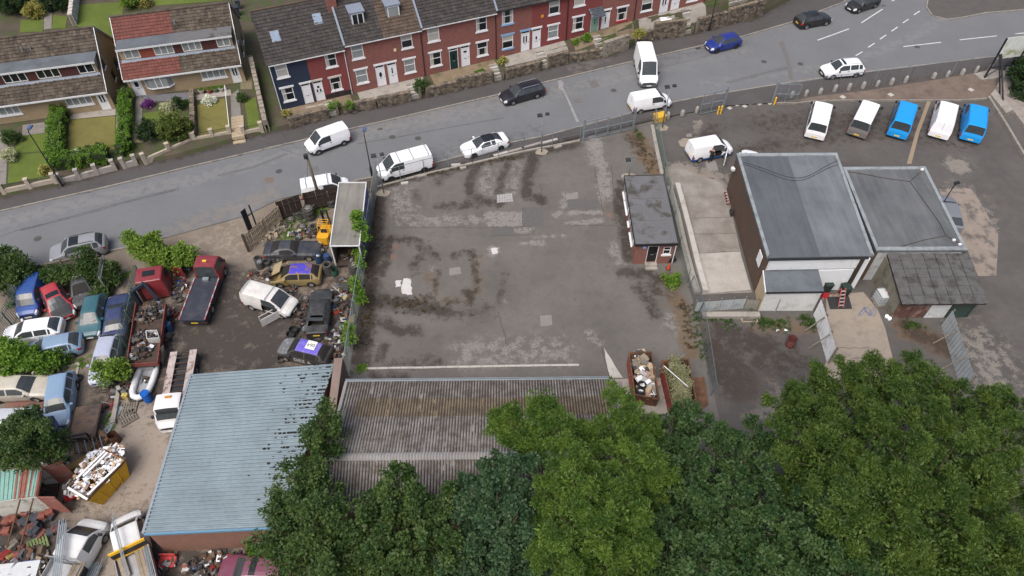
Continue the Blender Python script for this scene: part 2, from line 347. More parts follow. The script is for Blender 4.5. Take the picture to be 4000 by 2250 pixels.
# ---- the empty yard
yl = [Q('N',1357,1484), Q('N',1472,728)]
yb = [Vector((-12.5,21.5,0)), Vector((0,21.5,0)), Vector((15.0,21.5,0))]
me, xy = ruled(yb, frontY[1:], 230, 300, .004)
A_, B_ = 'Y1', 'Y2'
S_ = [(0,1,.75,P(A_,(140,600),(120,760),(120,900),(90,1100),(75,1300),(40,1449))),(0,1,.7,P(B_,(250,0),(230,200),(200,400),(190,520))),
 (0,.9,.45,P(A_,(160,530),(500,448),(800,385),(1000,335),(1300,290),(1650,220))),
 (0,.8,.42,P(A_,(890,390),(840,520),(850,600),(960,650))),(0,.72,.35,P(A_,(1130,365),(1080,480),(1060,590))),(0,.85,.5,P(A_,(1330,300),(1280,470),(1270,600),(1380,640))),
 (0,.7,.5,P(A_,(630,690),(800,680),(950,650),(1060,665))),(0,.6,.4,P(A_,(740,400),(640,470),(590,510))),(0,.55,.4,P(A_,(430,580),(440,640))),
 (0,.85,.35,P(A_,(240,930),(200,1130),(180,1200))),(0,.62,.5,P(A_,(250,950),(380,940),(500,1000),(560,1060))),(0,.58,.4,P(A_,(500,1060),(420,1100),(420,1190))),
 (0,.6,.35,P(A_,(720,1060),(790,1040),(910,1040))),(0,.62,.25,P(A_,(870,1060),(890,1250),(850,1420))),(0,.55,.25,P(A_,(600,1180),(560,1400))),(0,.5,.25,P(A_,(1110,1200),(1060,1420))),
 (0,.9,.12,P(A_,(615,1090))),(0,.9,.12,P(A_,(840,1092))),(0,.75,.4,P(A_,(600,505))),
 (0,.95,.6,P(B_,(280,130),(450,150),(600,170),(760,200))),(0,.8,.5,P(B_,(330,270),(460,340),(560,330))),(0,.7,.4,P(B_,(640,90),(600,150))),(0,.75,.35,P(B_,(890,70),(920,110))),(0,.5,.8,P(B_,(800,170),(1000,200))),
 (0,.75,.4,P(B_,(330,440),(300,520))),(0,.55,.5,P(B_,(400,550),(700,540))),(0,.6,.4,P(B_,(260,620),(480,625))),
 (0,.85,.45,P(A_,(1985,520),(1965,700),(2015,900),(2040,1080))),(0,.8,.6,P(A_,(2010,1180),(2150,1200),(2300,1240))),(0,.6,.7,P(A_,(2150,1290),(2330,1330))),(0,.7,.5,P(B_,(2030,50),(2120,130),(2150,220))),
 (2,.9,.8,P(A_,(2090,150),(2150,240),(2170,320))),(0,.6,.7,P(A_,(2060,160),(2120,250))),(2,1,.5,P(A_,(2200,330),(2220,400),(2230,450))),(2,.8,.6,P(B_,(2300,130),(2330,300),(2380,480))),(2,.7,.7,P(A_,(2330,1250),(2400,1430))),
 (2,.5,.5,P(A_,(900,1060),(880,1350))),(2,.5,.6,P(B_,(600,100),(700,130),(900,120))),(2,.5,.6,P(A_,(560,1200),(590,1330))),
 (1,.55,.55,P(A_,(330,790),(500,800),(720,790),(900,790))),(1,.95,.5,P(A_,(1000,765),(1220,765))),(1,.9,.35,P(A_,(1000,815),(1220,815))),(1,.8,.22,P(A_,(1580,735),(1830,735))),(1,.7,.28,P(A_,(1580,815),(1700,815),(1840,795))),
 (1,.85,.55,P(A_,(1780,185),(1785,290))),(1,.72,.6,P(A_,(1800,330),(1840,420),(1870,620))),(1,.6,.3,P(A_,(1490,760),(1540,700),(1560,600))),(1,.55,.25,P(A_,(1640,590),(1600,620))),
 (1,.62,.3,P(A_,(1250,960),(1380,960))),(1,.6,.3,P(A_,(1180,870),(1310,860))),(1,.55,.2,P(A_,(1320,925),(1560,908))),
 (1,1.1,.42,P(A_,(1022,1025))),(1,.5,.4,P(A_,(560,1160))),(1,.65,.5,P(A_,(1930,1000),(1960,1080),(2000,1160))),(1,.5,.25,P(B_,(1130,130))),
 (1,.6,.5,P(B_,(280,430),(270,500))),(1,.6,.35,P(B_,(1700,350),(1760,400))),(1,.5,1.2,P(B_,(900,480),(1500,460))),(1,.5,.6,P(B_,(2230,250),(2280,320))),
 (1,.48,1.6,P(A_,(300,600),(330,680))),(1,.45,1.2,P(A_,(930,450),(960,560))),(1,.45,1.3,P(A_,(1190,430),(1160,540)))]
wear(me, xy, S_); me.materials.append(tarmac); struct('yard', me, tarmac)
p_lt = M('patch_white', (.5,.49,.47), .9, .1, 2, c2=(.3,.28,.26), lo=.55, hi=.7, world=True); p_mid = M('patch_grey', (.2,.19,.18), .92, .12, 3, world=True); p_dk = M('patch_dark', (.105,.1,.095), .92, .12, 3, world=True); p_red = M('patch_red', (.16,.105,.085), .92, .15, 3, world=True)
def blob(pts, k=5, j=.09):
    """uneven outline through the given corner points"""
    out = []
    for a, b in zip(pts, pts[1:]+pts[:1]):
        for i in range(k):
            p = a.lerp(b, i/k); out.append(p + Vector((random.uniform(-j,j), random.uniform(-j,j), 0)) * (1 if i else .5))
    return out
for nm, k, pts, mt, j in (('w',A_,[(340,1232),(395,1235),(405,1355),(330,1352),(325,1300)],p_lt,.07),('w',A_,[(275,1250),(325,1245),(320,1290),(280,1300)],p_lt,.08),('w',A_,[(1000,1005),(1048,1000),(1052,1042),(1010,1048)],p_lt,.06),
    ('g',A_,[(685,1155),(770,1145),(775,1198),(690,1210)],p_mid,.04),('g',B_,[(1380,225),(1455,222),(1462,290),(1385,298)],p_mid,.04),('g',A_,[(1565,600),(1655,578),(1660,628),(1565,640)],p_mid,.03),
    ('d',A_,[(1242,702),(1395,690),(1400,838),(1242,840)],p_dk,.02),('d',A_,[(1005,860),(1175,845),(1170,900),(1010,912)],p_dk,.03),('d',A_,[(1580,640),(1810,640),(1820,705),(1590,712)],p_dk,.03),
    ('r',A_,[(257,970),(302,970),(302,1015),(257,1015)],p_red,.01),('r',A_,[(245,1045),(290,1045),(290,1092),(245,1092)],p_red,.01),('r',A_,[(1868,742),(1920,738),(1922,770),(1872,772)],p_red,.01),
    ('c',B_,[(1805,440),(1930,640),(1850,640),(1835,600)],concrete_lt,.03),('c',B_,[(1838,652),(2200,640),(2260,880),(1860,880)],concrete,.02),('m',B_,[(1872,668),(1928,665),(1930,715),(1874,718)],p_mid,.005)):
    patch('yard_patch', blob(P(k,*pts),5,j), mt, .009 if nm != 'm' else .014)
crack_m = M('crack_soil', (.045,.038,.03), .95, .3, 4, world=True)
for k, pts in ((A_,[(280,850),(600,845),(870,850),(1310,843)]),(A_,[(1310,843),(1320,900),(1000,915)]),(A_,[(1780,420),(1830,640),(1850,760)]),(A_,[(1905,370),(1925,560),(1935,760)]),(A_,[(1240,700),(1238,845)]),(A_,[(1110,575),(1260,555)]),(A_,[(1370,520),(1400,680)]),(A_,[(1580,830),(1990,835)]),(B_,[(150,100),(400,140),(700,190)]),(B_,[(1790,440),(1840,640)]),(B_,[(1100,200),(1160,420)]),(A_,[(2060,330),(2300,345)]),('O',[(740,665),(1000,660),(1210,650)]),('O',[(790,830),(1250,820)]),('O',[(840,1030),(1290,1005)]),('R5',[(1310,712),(1640,712),(1655,790),(1440,795)])):
    q = P(k,*pts); out = []
    for a, b in zip(q[:-1], q[1:]):
        n = max(2,int((b-a).length/.35)); out += [a.lerp(b,i/n)+Vector((random.gauss(0,.035),random.gauss(0,.035),0)) for i in range(n)]
    kb = strip('surface_crack', out+[q[-1]], .035, .0165, crack_m); kb['kind'] = 'structure'
# broken slab of crazed concrete, its pieces apart
crz = thing('crazed_slab', 'small square of crazed pale concrete let into the yard tarmac', 'concrete slab')
c4 = P(A_,(1045,602),(1160,588),(1168,652),(1045,662)); nx, ny = 6, 4
gp = [[c4[0].lerp(c4[1],(i+(random.uniform(-.28,.28) if 0<i<nx else 0))/nx).lerp(c4[3].lerp(c4[2],(i+(random.uniform(-.28,.28) if 0<i<nx else 0))/nx),(j+(random.uniform(-.25,.25) if 0<j<ny else 0))/ny) for j in range(ny+1)] for i in range(nx+1)]
cz_m = M('crazed_concrete', (.33,.32,.31), .9, .15, 2, world=True)
for i in range(nx):
    for j in range(ny):
        q = [gp[i][j],gp[i+1][j],gp[i+1][j+1],gp[i][j+1]]; c = sum(q, Vector())/4
        obj('slab_piece', MB().prism([c+(p-c)*.88 for p in q], .002, .02+random.uniform(0,.012)), cz_m, crz)
# pale channel blocks in front of the shed
ch = thing('edging_row', 'long row of pale concrete edging blocks set flush in front of corrugated shed', 'edging')
cp = P(B_,(215,580),(295,578),(372,576),(450,574),(527,574),(605,573),(682,571),(755,569),(835,568),(912,567),(988,565),(1065,564),(1142,562),(1220,561),(1335,559),(1450,557),(1560,556),(1640,555))
for a, b in zip(cp[:-1], cp[1:]):
    d = (b-a).normalized(); obj('edging_block', MB().bar(a+d*.015+Vector((0,0,.01)), b-d*.015+Vector((0,0,.01)), .17, .05), concrete_lt, ch)
# ---- right-hand car park
lb = [Vector((15.0,14,0)), Vector((75,14,0))]
me, xy = ruled(lb, [Vector((14.6,61.0,0))]+lotN[1:-1], 200, 200, 0.0)
S_ = [(1,1,1.0,P('O',(640,190),(720,180))),(2,.8,.8,P('O',(640,220),(780,220),(900,260))),(1,.9,1.8,P('O',(860,330),(980,330),(1050,360))),(1,1,.9,P('C',(2000,1449))),
 (1,.6,1.2,P('R4',(2300,420),(2380,520),(2420,640))),(0,.6,.8,P('C',(120,1330),(400,1250))),(0,.5,1,P('N',(3100,560),(3400,520),(3800,560))),
 (0,.9,1.0,P('R5',(420,600),(560,640),(760,700))),(0,.95,1.4,P('R5',(380,760),(500,880),(600,1000))),(0,.7,1.2,P('R5',(760,820),(1000,830))),(2,.8,.8,P('R5',(300,560),(330,800))),
 (2,1,.8,P('R5',(1850,570),(2000,620),(2150,700))),(0,.9,.7,P('R5',(1880,560),(2050,650),(2180,720))),(1,.5,2,P('R5',(2400,700),(2500,900))),(2,.7,.6,P('R5',(720,560),(960,540),(1120,560))),
 (1,.6,1.5,P('R5',(700,1050),(760,1150))),(0,.6,.8,P('B',(2100,1380),(2300,1300))),(1,.75,.35,P('B',(2130,1230),(2120,1310),(2090,1400))),(0,.55,1.5,P('N',(3000,480),(3300,470),(3700,480)))]
wear(me, xy, S_); me.materials.append(lot_tarmac); struct('car_park', me, lot_tarmac)
tan = M('tan_concrete', (.27,.23,.185), .92, .15, 1.2, c2=(.2,.17,.14), lo=.5, hi=.7, world=True); pale_slab = M('pale_slab', (.245,.225,.2), .9, .2, .8, c2=(.15,.13,.11), lo=.42, hi=.72, world=True)
patch('concrete_drive', P('O',(575,165),(690,150),(800,190),(900,245),(1040,270),(1110,310),(1140,400),(1220,660),(1310,1060),(1420,1430),(940,1449),(870,1160),(780,830),(700,520),(640,330),(590,320)), pale_slab, .006)
patch('drive_slab', P('O',(850,1030),(1290,1010),(1405,1400),(925,1440)), M('pale_slab2',(.36,.335,.3),.9,.15,.7,c2=(.22,.19,.15),lo=.5,hi=.8,world=True), .012)
patch('concrete_drive', P('R5',(1240,300),(1530,280),(1640,410),(1700,560),(1800,960),(1230,960),(1225,860),(1300,700),(1250,520)), tan, .006)
patch('tarmac_patch', P('R4',(305,165),(385,150),(410,230),(330,232)), p_mid, .006); patch('tarmac_patch', P('R4',(2110,375),(2370,368),(2576,720),(2560,1045),(2410,1048),(2360,900)), M('worn_slab',(.24,.2,.165),.92,.15,1,c2=(.12,.105,.095),lo=.5,hi=.6,world=True), .006)
patch('tarmac_patch', P('C',(1940,1449),(2000,1449),(2010,1449)), p_mid, .006); patch('trench_repair', P('C',(1730,880),(1765,880),(1660,1160),(1590,1434),(1550,1434),(1630,1150)), M('trench',(.26,.2,.14),.95,.12,3,world=True), .006)
patch('tarmac_patch', P('B',(2010,1350),(2060,1340),(2070,1375),(2015,1380)), p_mid, .007); patch('tarmac_patch', P('B',(1930,1420),(1980,1390),(2060,1395),(2080,1449),(2020,1490),(1950,1470)), tan, .006)
patch('rubber_mat', P('R4',(1245,1208),(1418,1205),(1445,1302),(1272,1305)), M('mat_black',(.03,.03,.032),.9,.25,world=True), .02)
# verge between bollards and parking: earth bank with low kerb
vg = P('C',(390,905),(570,905),(700,888),(1000,880),(1300,880),(1700,880),(2050,880),(2260,860),(2330,760),(2300,620)) + P('C',(1800,705),(1200,800),(800,845))
struct('verge', MB().prism(vg, -.02, .12), M('verge_soil',(.15,.115,.09),.95,.25,.8,c2=(.1,.075,.06),world=True,bmp=.02,bs=8))
for p in ((990,850),(1410,830),(2112,787)):
    c = Q('C',*p,.12); obj('verge_slab', MB().obox(c+Vector((0,0,.02)),(.5,.5,.05),.6), concrete_lt)['kind'] = 'structure'
kb = strip('kerb', P('C',(390,910),(570,912),(720,895),(1000,887),(1300,887),(1700,887),(2050,886),(2265,868)), .14, 0, kerb_m, .2); kb['kind']='structure'
# ---- scrapyard
sb = [Vector((-60,6,0)), Vector((-12.9,6,0))]
me, xy = ruled(sb, P('N',(-320,1132),(0,1069),(122,1048),(333,1003),(501,970),(640,932),(960,844),(1090,780),(1330,735),(1462,730)), 220, 220, -.004)
S_ = [(0,1,3.2,P('S5',(350,950),(600,950),(850,960))),(0,1,2.5,P('S5',(300,1150),(600,1200),(900,1250))),(0,.9,1.6,P('S5',(560,560),(560,800))),(0,.85,1.4,P('S5',(1000,950),(1100,1050))),(0,.8,1.2,P('S5',(30,1060),(100,1200))),(0,.7,2.,P('S5',(300,1400),(900,1350))),
 (0,.75,1.5,P('S5',(1300,900),(1300,1200))),(0,.8,1.4,P('S5',(1500,1100),(1650,900),(1700,600))),(0,.6,1.2,P('S5',(1000,480),(1300,540),(1500,400))),(2,.7,1.5,P('S5',(1550,600),(1600,800))),
 (1,.4,1.6,P('S5',(480,130),(550,320),(620,430))),(1,.35,1.2,P('N',(780,960),(900,900))),(1,.85,2.2,P('L3',(1500,1150),(1600,1300))),(1,.9,2.2,P('L4',(1250,100),(1350,200))),(1,.7,2.0,P('L4',(900,560),(1000,450),(1150,300))),(1,.6,1.5,P('L4',(950,900),(1000,1000))),
 (1,.6,1.0,P('L2',(1600,720),(1560,800))),(1,.5,1,P('L3',(900,600),(880,800))),(0,.7,1.0,P('L3',(1150,680),(1100,800))),(0,.9,1.6,P('L3',(1700,200),(1600,350))),(0,.8,1.5,P('L3',(1850,500),(1900,650))),(0,.6,1.2,P('L3',(1900,650),(2080,600))),
 (2,.6,1.2,P('L3',(100,850),(400,880))),(0,.7,1.5,P('L2',(2100,1100),(2300,1300))),(0,.9,2.5,P('L4',(100,900),(350,1000))),(0,.8,1.5,P('L4',(1500,1050),(2000,1100)))]
wear(me, xy, S_); me.materials.append(dirt); struct('scrapyard', me, dirt)
patch('red_hardstanding', blob(P('L3',(60,830),(480,650),(500,930),(380,935),(60,900)),5,.1), M('red_slab',(.2,.1,.08),.92,.2,1,c2=(.22,.16,.12),world=True), .006)
# land under the trees and beyond the left of the frame
struct('woodland_floor', MB().sheet([(-14,-4,.012),(80,-4,.012),(80,21,.012),(15,20,.012),(-14,20,.012)]), M('leaf_litter',(.03,.027,.018),.95,.4,1.5,c2=(.03,.045,.015),world=True,bmp=.03,bs=10))
# ---- hillside with the houses: street frame (s along the far kerb, t away from it)
O_ = Vector((-46.62,47.67)); E_ = Vector((math.cos(R(21.8)),math.sin(R(21.8)))); N_ = Vector((-E_.y,E_.x))
def st(p): q = Vector((p[0],p[1]))-O_; return q.dot(E_), q.dot(N_)
def wxy(s, t): q = O_+E_*s+N_*t; return q.x, q.y
_ws = [st(p) for p in wallN]; _ws.sort()
def twall(s): return float(np.interp(s, [a for a,b in _ws], [b for a,b in _ws]))
def gz(x, y):
    s, t = st((x,y)); tw = twall(s)
    za = np.interp(t, [tw, tw+.15, 10, 24, 60], [.1,.5,1.2,1.5,4.]); b = float(np.interp(s,[26,34,42,50,58,66,76],[.9,.95,1.1,1.25,1.6,2.2,2.6]))
    zb = np.interp(t, [tw, tw+.15, tw+1.2, 5, 60], [.1,.55,b-.1,b-.02,b+1.5]); k = min(1,max(0,(s-25.2)/.6))
    return float(za*(1-k)+zb*k)
def Qh(k, x, y, dz=0.):
    z = .8
    for _ in range(8): p = Q(k,x,y,z); z = gz(p.x,p.y)
    p = Q(k,x,y,z); p.z = z+dz; return p
ss = np.r_[np.arange(-20,95,.8)]; mb = MB(); row = []
for s in ss:
    tw = twall(s); tt = [tw-.02, tw+.15, tw+1.2, tw+2.5, 5.5, 7, 8.5, 10, 14, 24, 60]; tt = sorted(max(q, tw-.02+i*.01) for i,q in enumerate(tt))
    for t_ in tt: x, y = wxy(s,t_); mb.v.append((x,y,gz(x,y) if t_>tw else .05))
k = 11
for i in range(len(ss)-1):
    for j in range(k-1): a=i*k+j; mb.f.append((a,a+k,a+k+1,a+1))
struct('hillside', mb, soil)
def terrain(name, q4, mat, dz=.03, n=10):
    """sheet draped on the hillside, q4 = its four corners"""
    mb = MB(); q = [Vector((p[0],p[1],0)) for p in q4]
    for i in range(n+1):
        for j in range(n+1):
            p = q[0].lerp(q[1],i/n).lerp(q[3].lerp(q[2],i/n),j/n); mb.v.append((p.x,p.y,gz(p.x,p.y)+dz))
    for i in range(n):
        for j in range(n): a=i*(n+1)+j; mb.f.append((a,a+n+1,a+n+2,a+1))
    o = struct(name, mb, mat); return o
# ================================================================ buildings
brick_red = brickmat('brick_red', (.3,.088,.066), (.185,.056,.046), (.27,.17,.14))
brick_painted = brickmat('brick_painted', (.26,.052,.048), (.21,.044,.042), (.19,.042,.04), st=.3)
brick_old = brickmat('brick_old', (.2,.062,.042), (.14,.045,.035), (.16,.1,.08))
brick_navy = brickmat('brick_navy', (.018,.032,.062), (.015,.027,.054), (.015,.026,.05), stain=(.03,.035,.05))
brick_black = brickmat('brick_black', (.02,.015,.015), (.018,.014,.014), (.018,.014,.014))
brick_brown = brickmat('brick_brown', (.115,.07,.045), (.085,.052,.036), (.1,.075,.055), stain=(.05,.04,.03))
brick_tan = brickmat('brick_tan', (.36,.27,.155), (.31,.23,.135), (.33,.27,.18), .4, .11, stain=(.2,.15,.1))
tile_dark = M('tile_dark', (.042,.038,.036), .85, .25, 2, c2=(.068,.058,.048), lo=.5, hi=.72, island=.22)
tile_brown = M('tile_brown', (.085,.06,.043), .85, .25, 2, c2=(.055,.045,.038), lo=.48, hi=.72, island=.22)
tile_moss = M('tile_moss', (.088,.07,.052), .9, .3, 1.5, c2=(.042,.034,.026), lo=.48, hi=.62, island=.3)
tile_red = M('tile_red', (.135,.045,.034), .8, .15, 2, c2=(.085,.04,.032), lo=.55, hi=.75, island=.15)
felt = M('roof_felt', (.12,.135,.15), .85, .15, .6, c2=(.075,.083,.09), lo=.42, hi=.7, bmp=.004, bs=20)
felt_lt = M('roof_felt_pale', (.25,.275,.285), .8, .2, 1.2, c2=(.14,.15,.155), lo=.5, hi=.7)
felt_moss = M('roof_felt_mossy', (.125,.125,.128), .9, .15, .9, c2=(.06,.055,.045), lo=.5, hi=.62, bmp=.01, bs=12)
lead = M('lead', (.2,.23,.28), .6, .15)
soffit = M('soffit_white', (.62,.63,.63), .5, .1, 2)
stone_blk = M('stone_block', (.2,.16,.115), .95, .35, 2.5, c2=(.055,.05,.045), lo=.42, hi=.62, island=.4, bmp=.01, bs=18)
stone_lt = M('stone_block_pale', (.27,.235,.19), .95, .25, 2.5, c2=(.1,.09,.08), lo=.5, hi=.7, island=.3, bmp=.01, bs=18)
mortar = M('mortar', (.2,.175,.145), .95, .2, 3)
blue_paint = M('sill_blue', (.22,.4,.62), .6, .1); red_sill = M('sill_red', (.4,.03,.03), .6, .1); stain_paint = M('lintel_peeling', (.6,.55,.48), .7, .1, 2, c2=(.3,.2,.13), lo=.5, hi=.65)
curtain = M('curtain', (.4,.39,.34), .9, .15, 6)

def wall_open(mb, x0, x1, z0, z1, opens, y=0., dep=.1):
    """wall face in the x/z plane at y with real openings (a,b,c,d)=(x0,x1,z0,z1) and reveals going back by dep"""
    xs = sorted({x0,x1,*[q for o in opens for q in o[:2]]}); zs = sorted({z0,z1,*[q for o in opens for q in o[2:4]]})
    for a, b in zip(xs[:-1],xs[1:]):
        for c, d in zip(zs[:-1],zs[1:]):
            m = ((a+b)/2,(c+d)/2)
            if any(o[0]<m[0]<o[1] and o[2]<m[1]<o[3] for o in opens): continue
            mb.add([(a,y,c),(b,y,c),(b,y,d),(a,y,d)], [(0,1,2,3)])
    for a,b,c,d in [o[:4] for o in opens]:
        mb.add([(a,y,c),(b,y,c),(b,y+dep,c),(a,y+dep,c)],[(0,1,2,3)]); mb.add([(a,y,d),(b,y,d),(b,y+dep,d),(a,y+dep,d)],[(3,2,1,0)])
        mb.add([(a,y,c),(a,y,d),(a,y+dep,d),(a,y+dep,c)],[(3,2,1,0)]); mb.add([(b,y,c),(b,y,d),(b,y+dep,d),(b,y+dep,c)],[(0,1,2,3)])
    return mb
def window(par, a, b, c, d, y=0., style='sash', fr=white_upvc, gl=None, sill=None, lintel=None, bars=(), blind=None, fw=.075):
    mb = MB(); y0, y1 = y+.03, y+.09
    for q in ((a,y0,c,a+fw,y1,d),(b-fw,y0,c,b,y1,d),(a+fw,y0,c,b-fw,y1,c+fw),(a+fw,y0,d-fw,b-fw,y1,d)): mb.box(*q)
    if style == 'sash': z_ = c+(d-c)*.56; mb.box(a+fw,y0-.006,z_-.03,b-fw,y1-.004,z_+.03)
    for t in bars: x_ = a+(b-a)*t; mb.box(x_-.035,y0-.004,c+fw,x_+.035,y1-.004,d-fw)
    wobj = obj('window', mb, fr, par)
    obj('pane', MB().box(a+fw*.8,y+.055,c+fw*.8,b-fw*.8,y+.068,d-fw*.8), gl or glass_dark, wobj)
    if blind:
        for t0, t1, z0_, z1_ in blind: obj('curtain', MB().box(a+fw+(b-a-2*fw)*t0, y+.049, c+fw+(d-c-2*fw)*z0_, a+fw+(b-a-2*fw)*t1, y+.054, c+fw+(d-c-2*fw)*z1_), curtain, wobj)
    if sill: obj('sill', MB().box(a-.1,y-.07,c-.16,b+.1,y+.02,c), sill, wobj)
    if lintel: obj('lintel', MB().box(a-.16,y-.05,d,b+.16,y+.02,d+.2), lintel, wobj)
    return wobj
def door(par, a, b, c, d, mat, y=0., lights=(), transom=.0, num=None):
    fw = .06; mb = MB(); y0, y1 = y+.02, y+.09; dt = d-transom
    for q in ((a,y0,c,a+fw,y1,d),(b-fw,y0,c,b,y1,d),(a+fw,y0,d-fw,b-fw,y1,d)): mb.box(*q)
    if transom: mb.box(a+fw,y0,dt-.03,b-fw,y1,dt+.03)
    f = obj('door_frame', mb, white_upvc, par)
    if transom: obj('transom_pane', MB().box(a+fw,y+.05,dt+.03,b-fw,y+.06,d-fw), glass_dark, f)
    dr = obj('door', MB().box(a+fw,y+.04,c+.02,b-fw,y+.08,dt-.03), mat, par)
    W, H_ = b-a-2*fw, dt-c
    for l in lights:
        if l[0] == 'oval': obj('door_light', MB().add([((a+b)/2+.15*math.cos(t*math.pi/9)*l[1], y+.036, c+H_*.62+.3*math.sin(t*math.pi/9)*l[1]) for t in range(18)],[tuple(range(18))]), glass_dark, dr)
        else: x0,x1,z0,z1 = l; obj('door_light', MB().box(a+fw+W*x0,y+.034,c+H_*z0,a+fw+W*x1,y+.042,c+H_*z1), glass_dark, dr)
    obj('letter_plate', MB().box((a+b)/2-.14,y+.03,c+H_*.42,(a+b)/2+.14,y+.041,c+H_*.46), galv, dr)
    obj('handle', MB().box(b-fw-.1,y+.0,c+H_*.47,b-fw-.06,y+.04,c+H_*.54), galv, dr)
    return dr
def tiles(name, par, mat, p00, p10, p01, p11, tw=.34, ex=.34):
    """roof covering of separate overlapping tiles between eave p00-p10 and ridge p01-p11"""
    p00,p10,p01,p11 = map(Vector,(p00,p10,p01,p11)); nu = max(1,round((p10-p00).length/tw)); nv = max(1,round((p01-p00).length/ex))
    nrm = (p10-p00).cross(p01-p00).normalized(); 
    if nrm.z < 0: nrm = -nrm
    mb = MB()
    for j in range(nv):
        o_ = .5*(j%2) if tw < .28 else 0
        for i in range(nu):
            u0,u1 = (i+o_)/nu+.0006, min(1,(i+1+o_)/nu-.0006); v0, v1 = j/nv, min(1,(j+1.12)/nv)
            if u0 >= u1: continue
            f = lambda u,v: p00.lerp(p10,u).lerp(p01.lerp(p11,u),v)
            h = .07+random.uniform(-.015,.018); s_ = random.uniform(-.006,.006)
            a,b,c,d = f(u0,v0)+nrm*(h+s_), f(u1,v0)+nrm*(h-s_), f(u1,v1)+nrm*.008, f(u0,v1)+nrm*.008
            m1, m2 = a.lerp(b,.5)+nrm*.018, d.lerp(c,.5)+nrm*.012
            mb.add([a,m1,b,c,m2,d,f(u0,v0),f(u1,v0)],[(0,1,4,5),(1,2,3,4),(6,7,2,1,0),(0,5,6),(2,7,3)])
    o = obj(name, mb, mat, par); o['kind'] = 'stuff'; return o
def chimney(par, x, y, z0, z1, mat=None, pots=2, sx=.9, sy=.5):
    c = obj('chimney', MB().box(x,y,z0,x+sx,y+sy,z1).box(x-.05,y-.05,z1,x+sx+.05,y+sy+.05,z1+.1), mat or brick_red, par)
    for i in range(pots): obj('chimney_pot', MB().lathe([(.0,.45),(.09,.45),(.11,.42),(.12,0)],10,(x+sx*(i+.5)/pots,y+sy/2,z1+.1)), M('terracotta',(.3,.12,.07),.8,.2), c, smooth=False)
    return c

# ---- the brick terrace: six pairs of houses stepping up the street
TA = R(21.9); T0 = Vector((-23.72,61.7,0)); TE = Vector((math.cos(TA),math.sin(TA),0))
PAIRS = [(0.,7.6,.9),(7.6,15.6,1.0),(15.6,23.8,1.1),(23.8,32.2,1.27),(32.2,40.7,1.62),(40.7,50.,2.15),(50.,58.5,2.5)]
dwhite = M('door_white', (.75,.75,.76), .35, .05); dgreen = M('door_green', (.01,.035,.03), .4, .1); dsage = M('door_sage', (.2,.33,.26), .45, .08); dblack = M('door_black', (.012,.012,.014), .35, .2)
LABELS = ['end-of-terrace pair of houses, one painted navy and one painted red, with dark tiled roof','brick pair of terraced houses with two roof dormers and two white doors','terraced pair with one dark green front door and one white door','terraced pair with pale blue painted lintels and sills on one half','terraced pair with a sage green door under a small tiled canopy','terraced pair with white painted front step, up the hill','last brick pair of terraced houses at the top of the picture']
wallh = {}
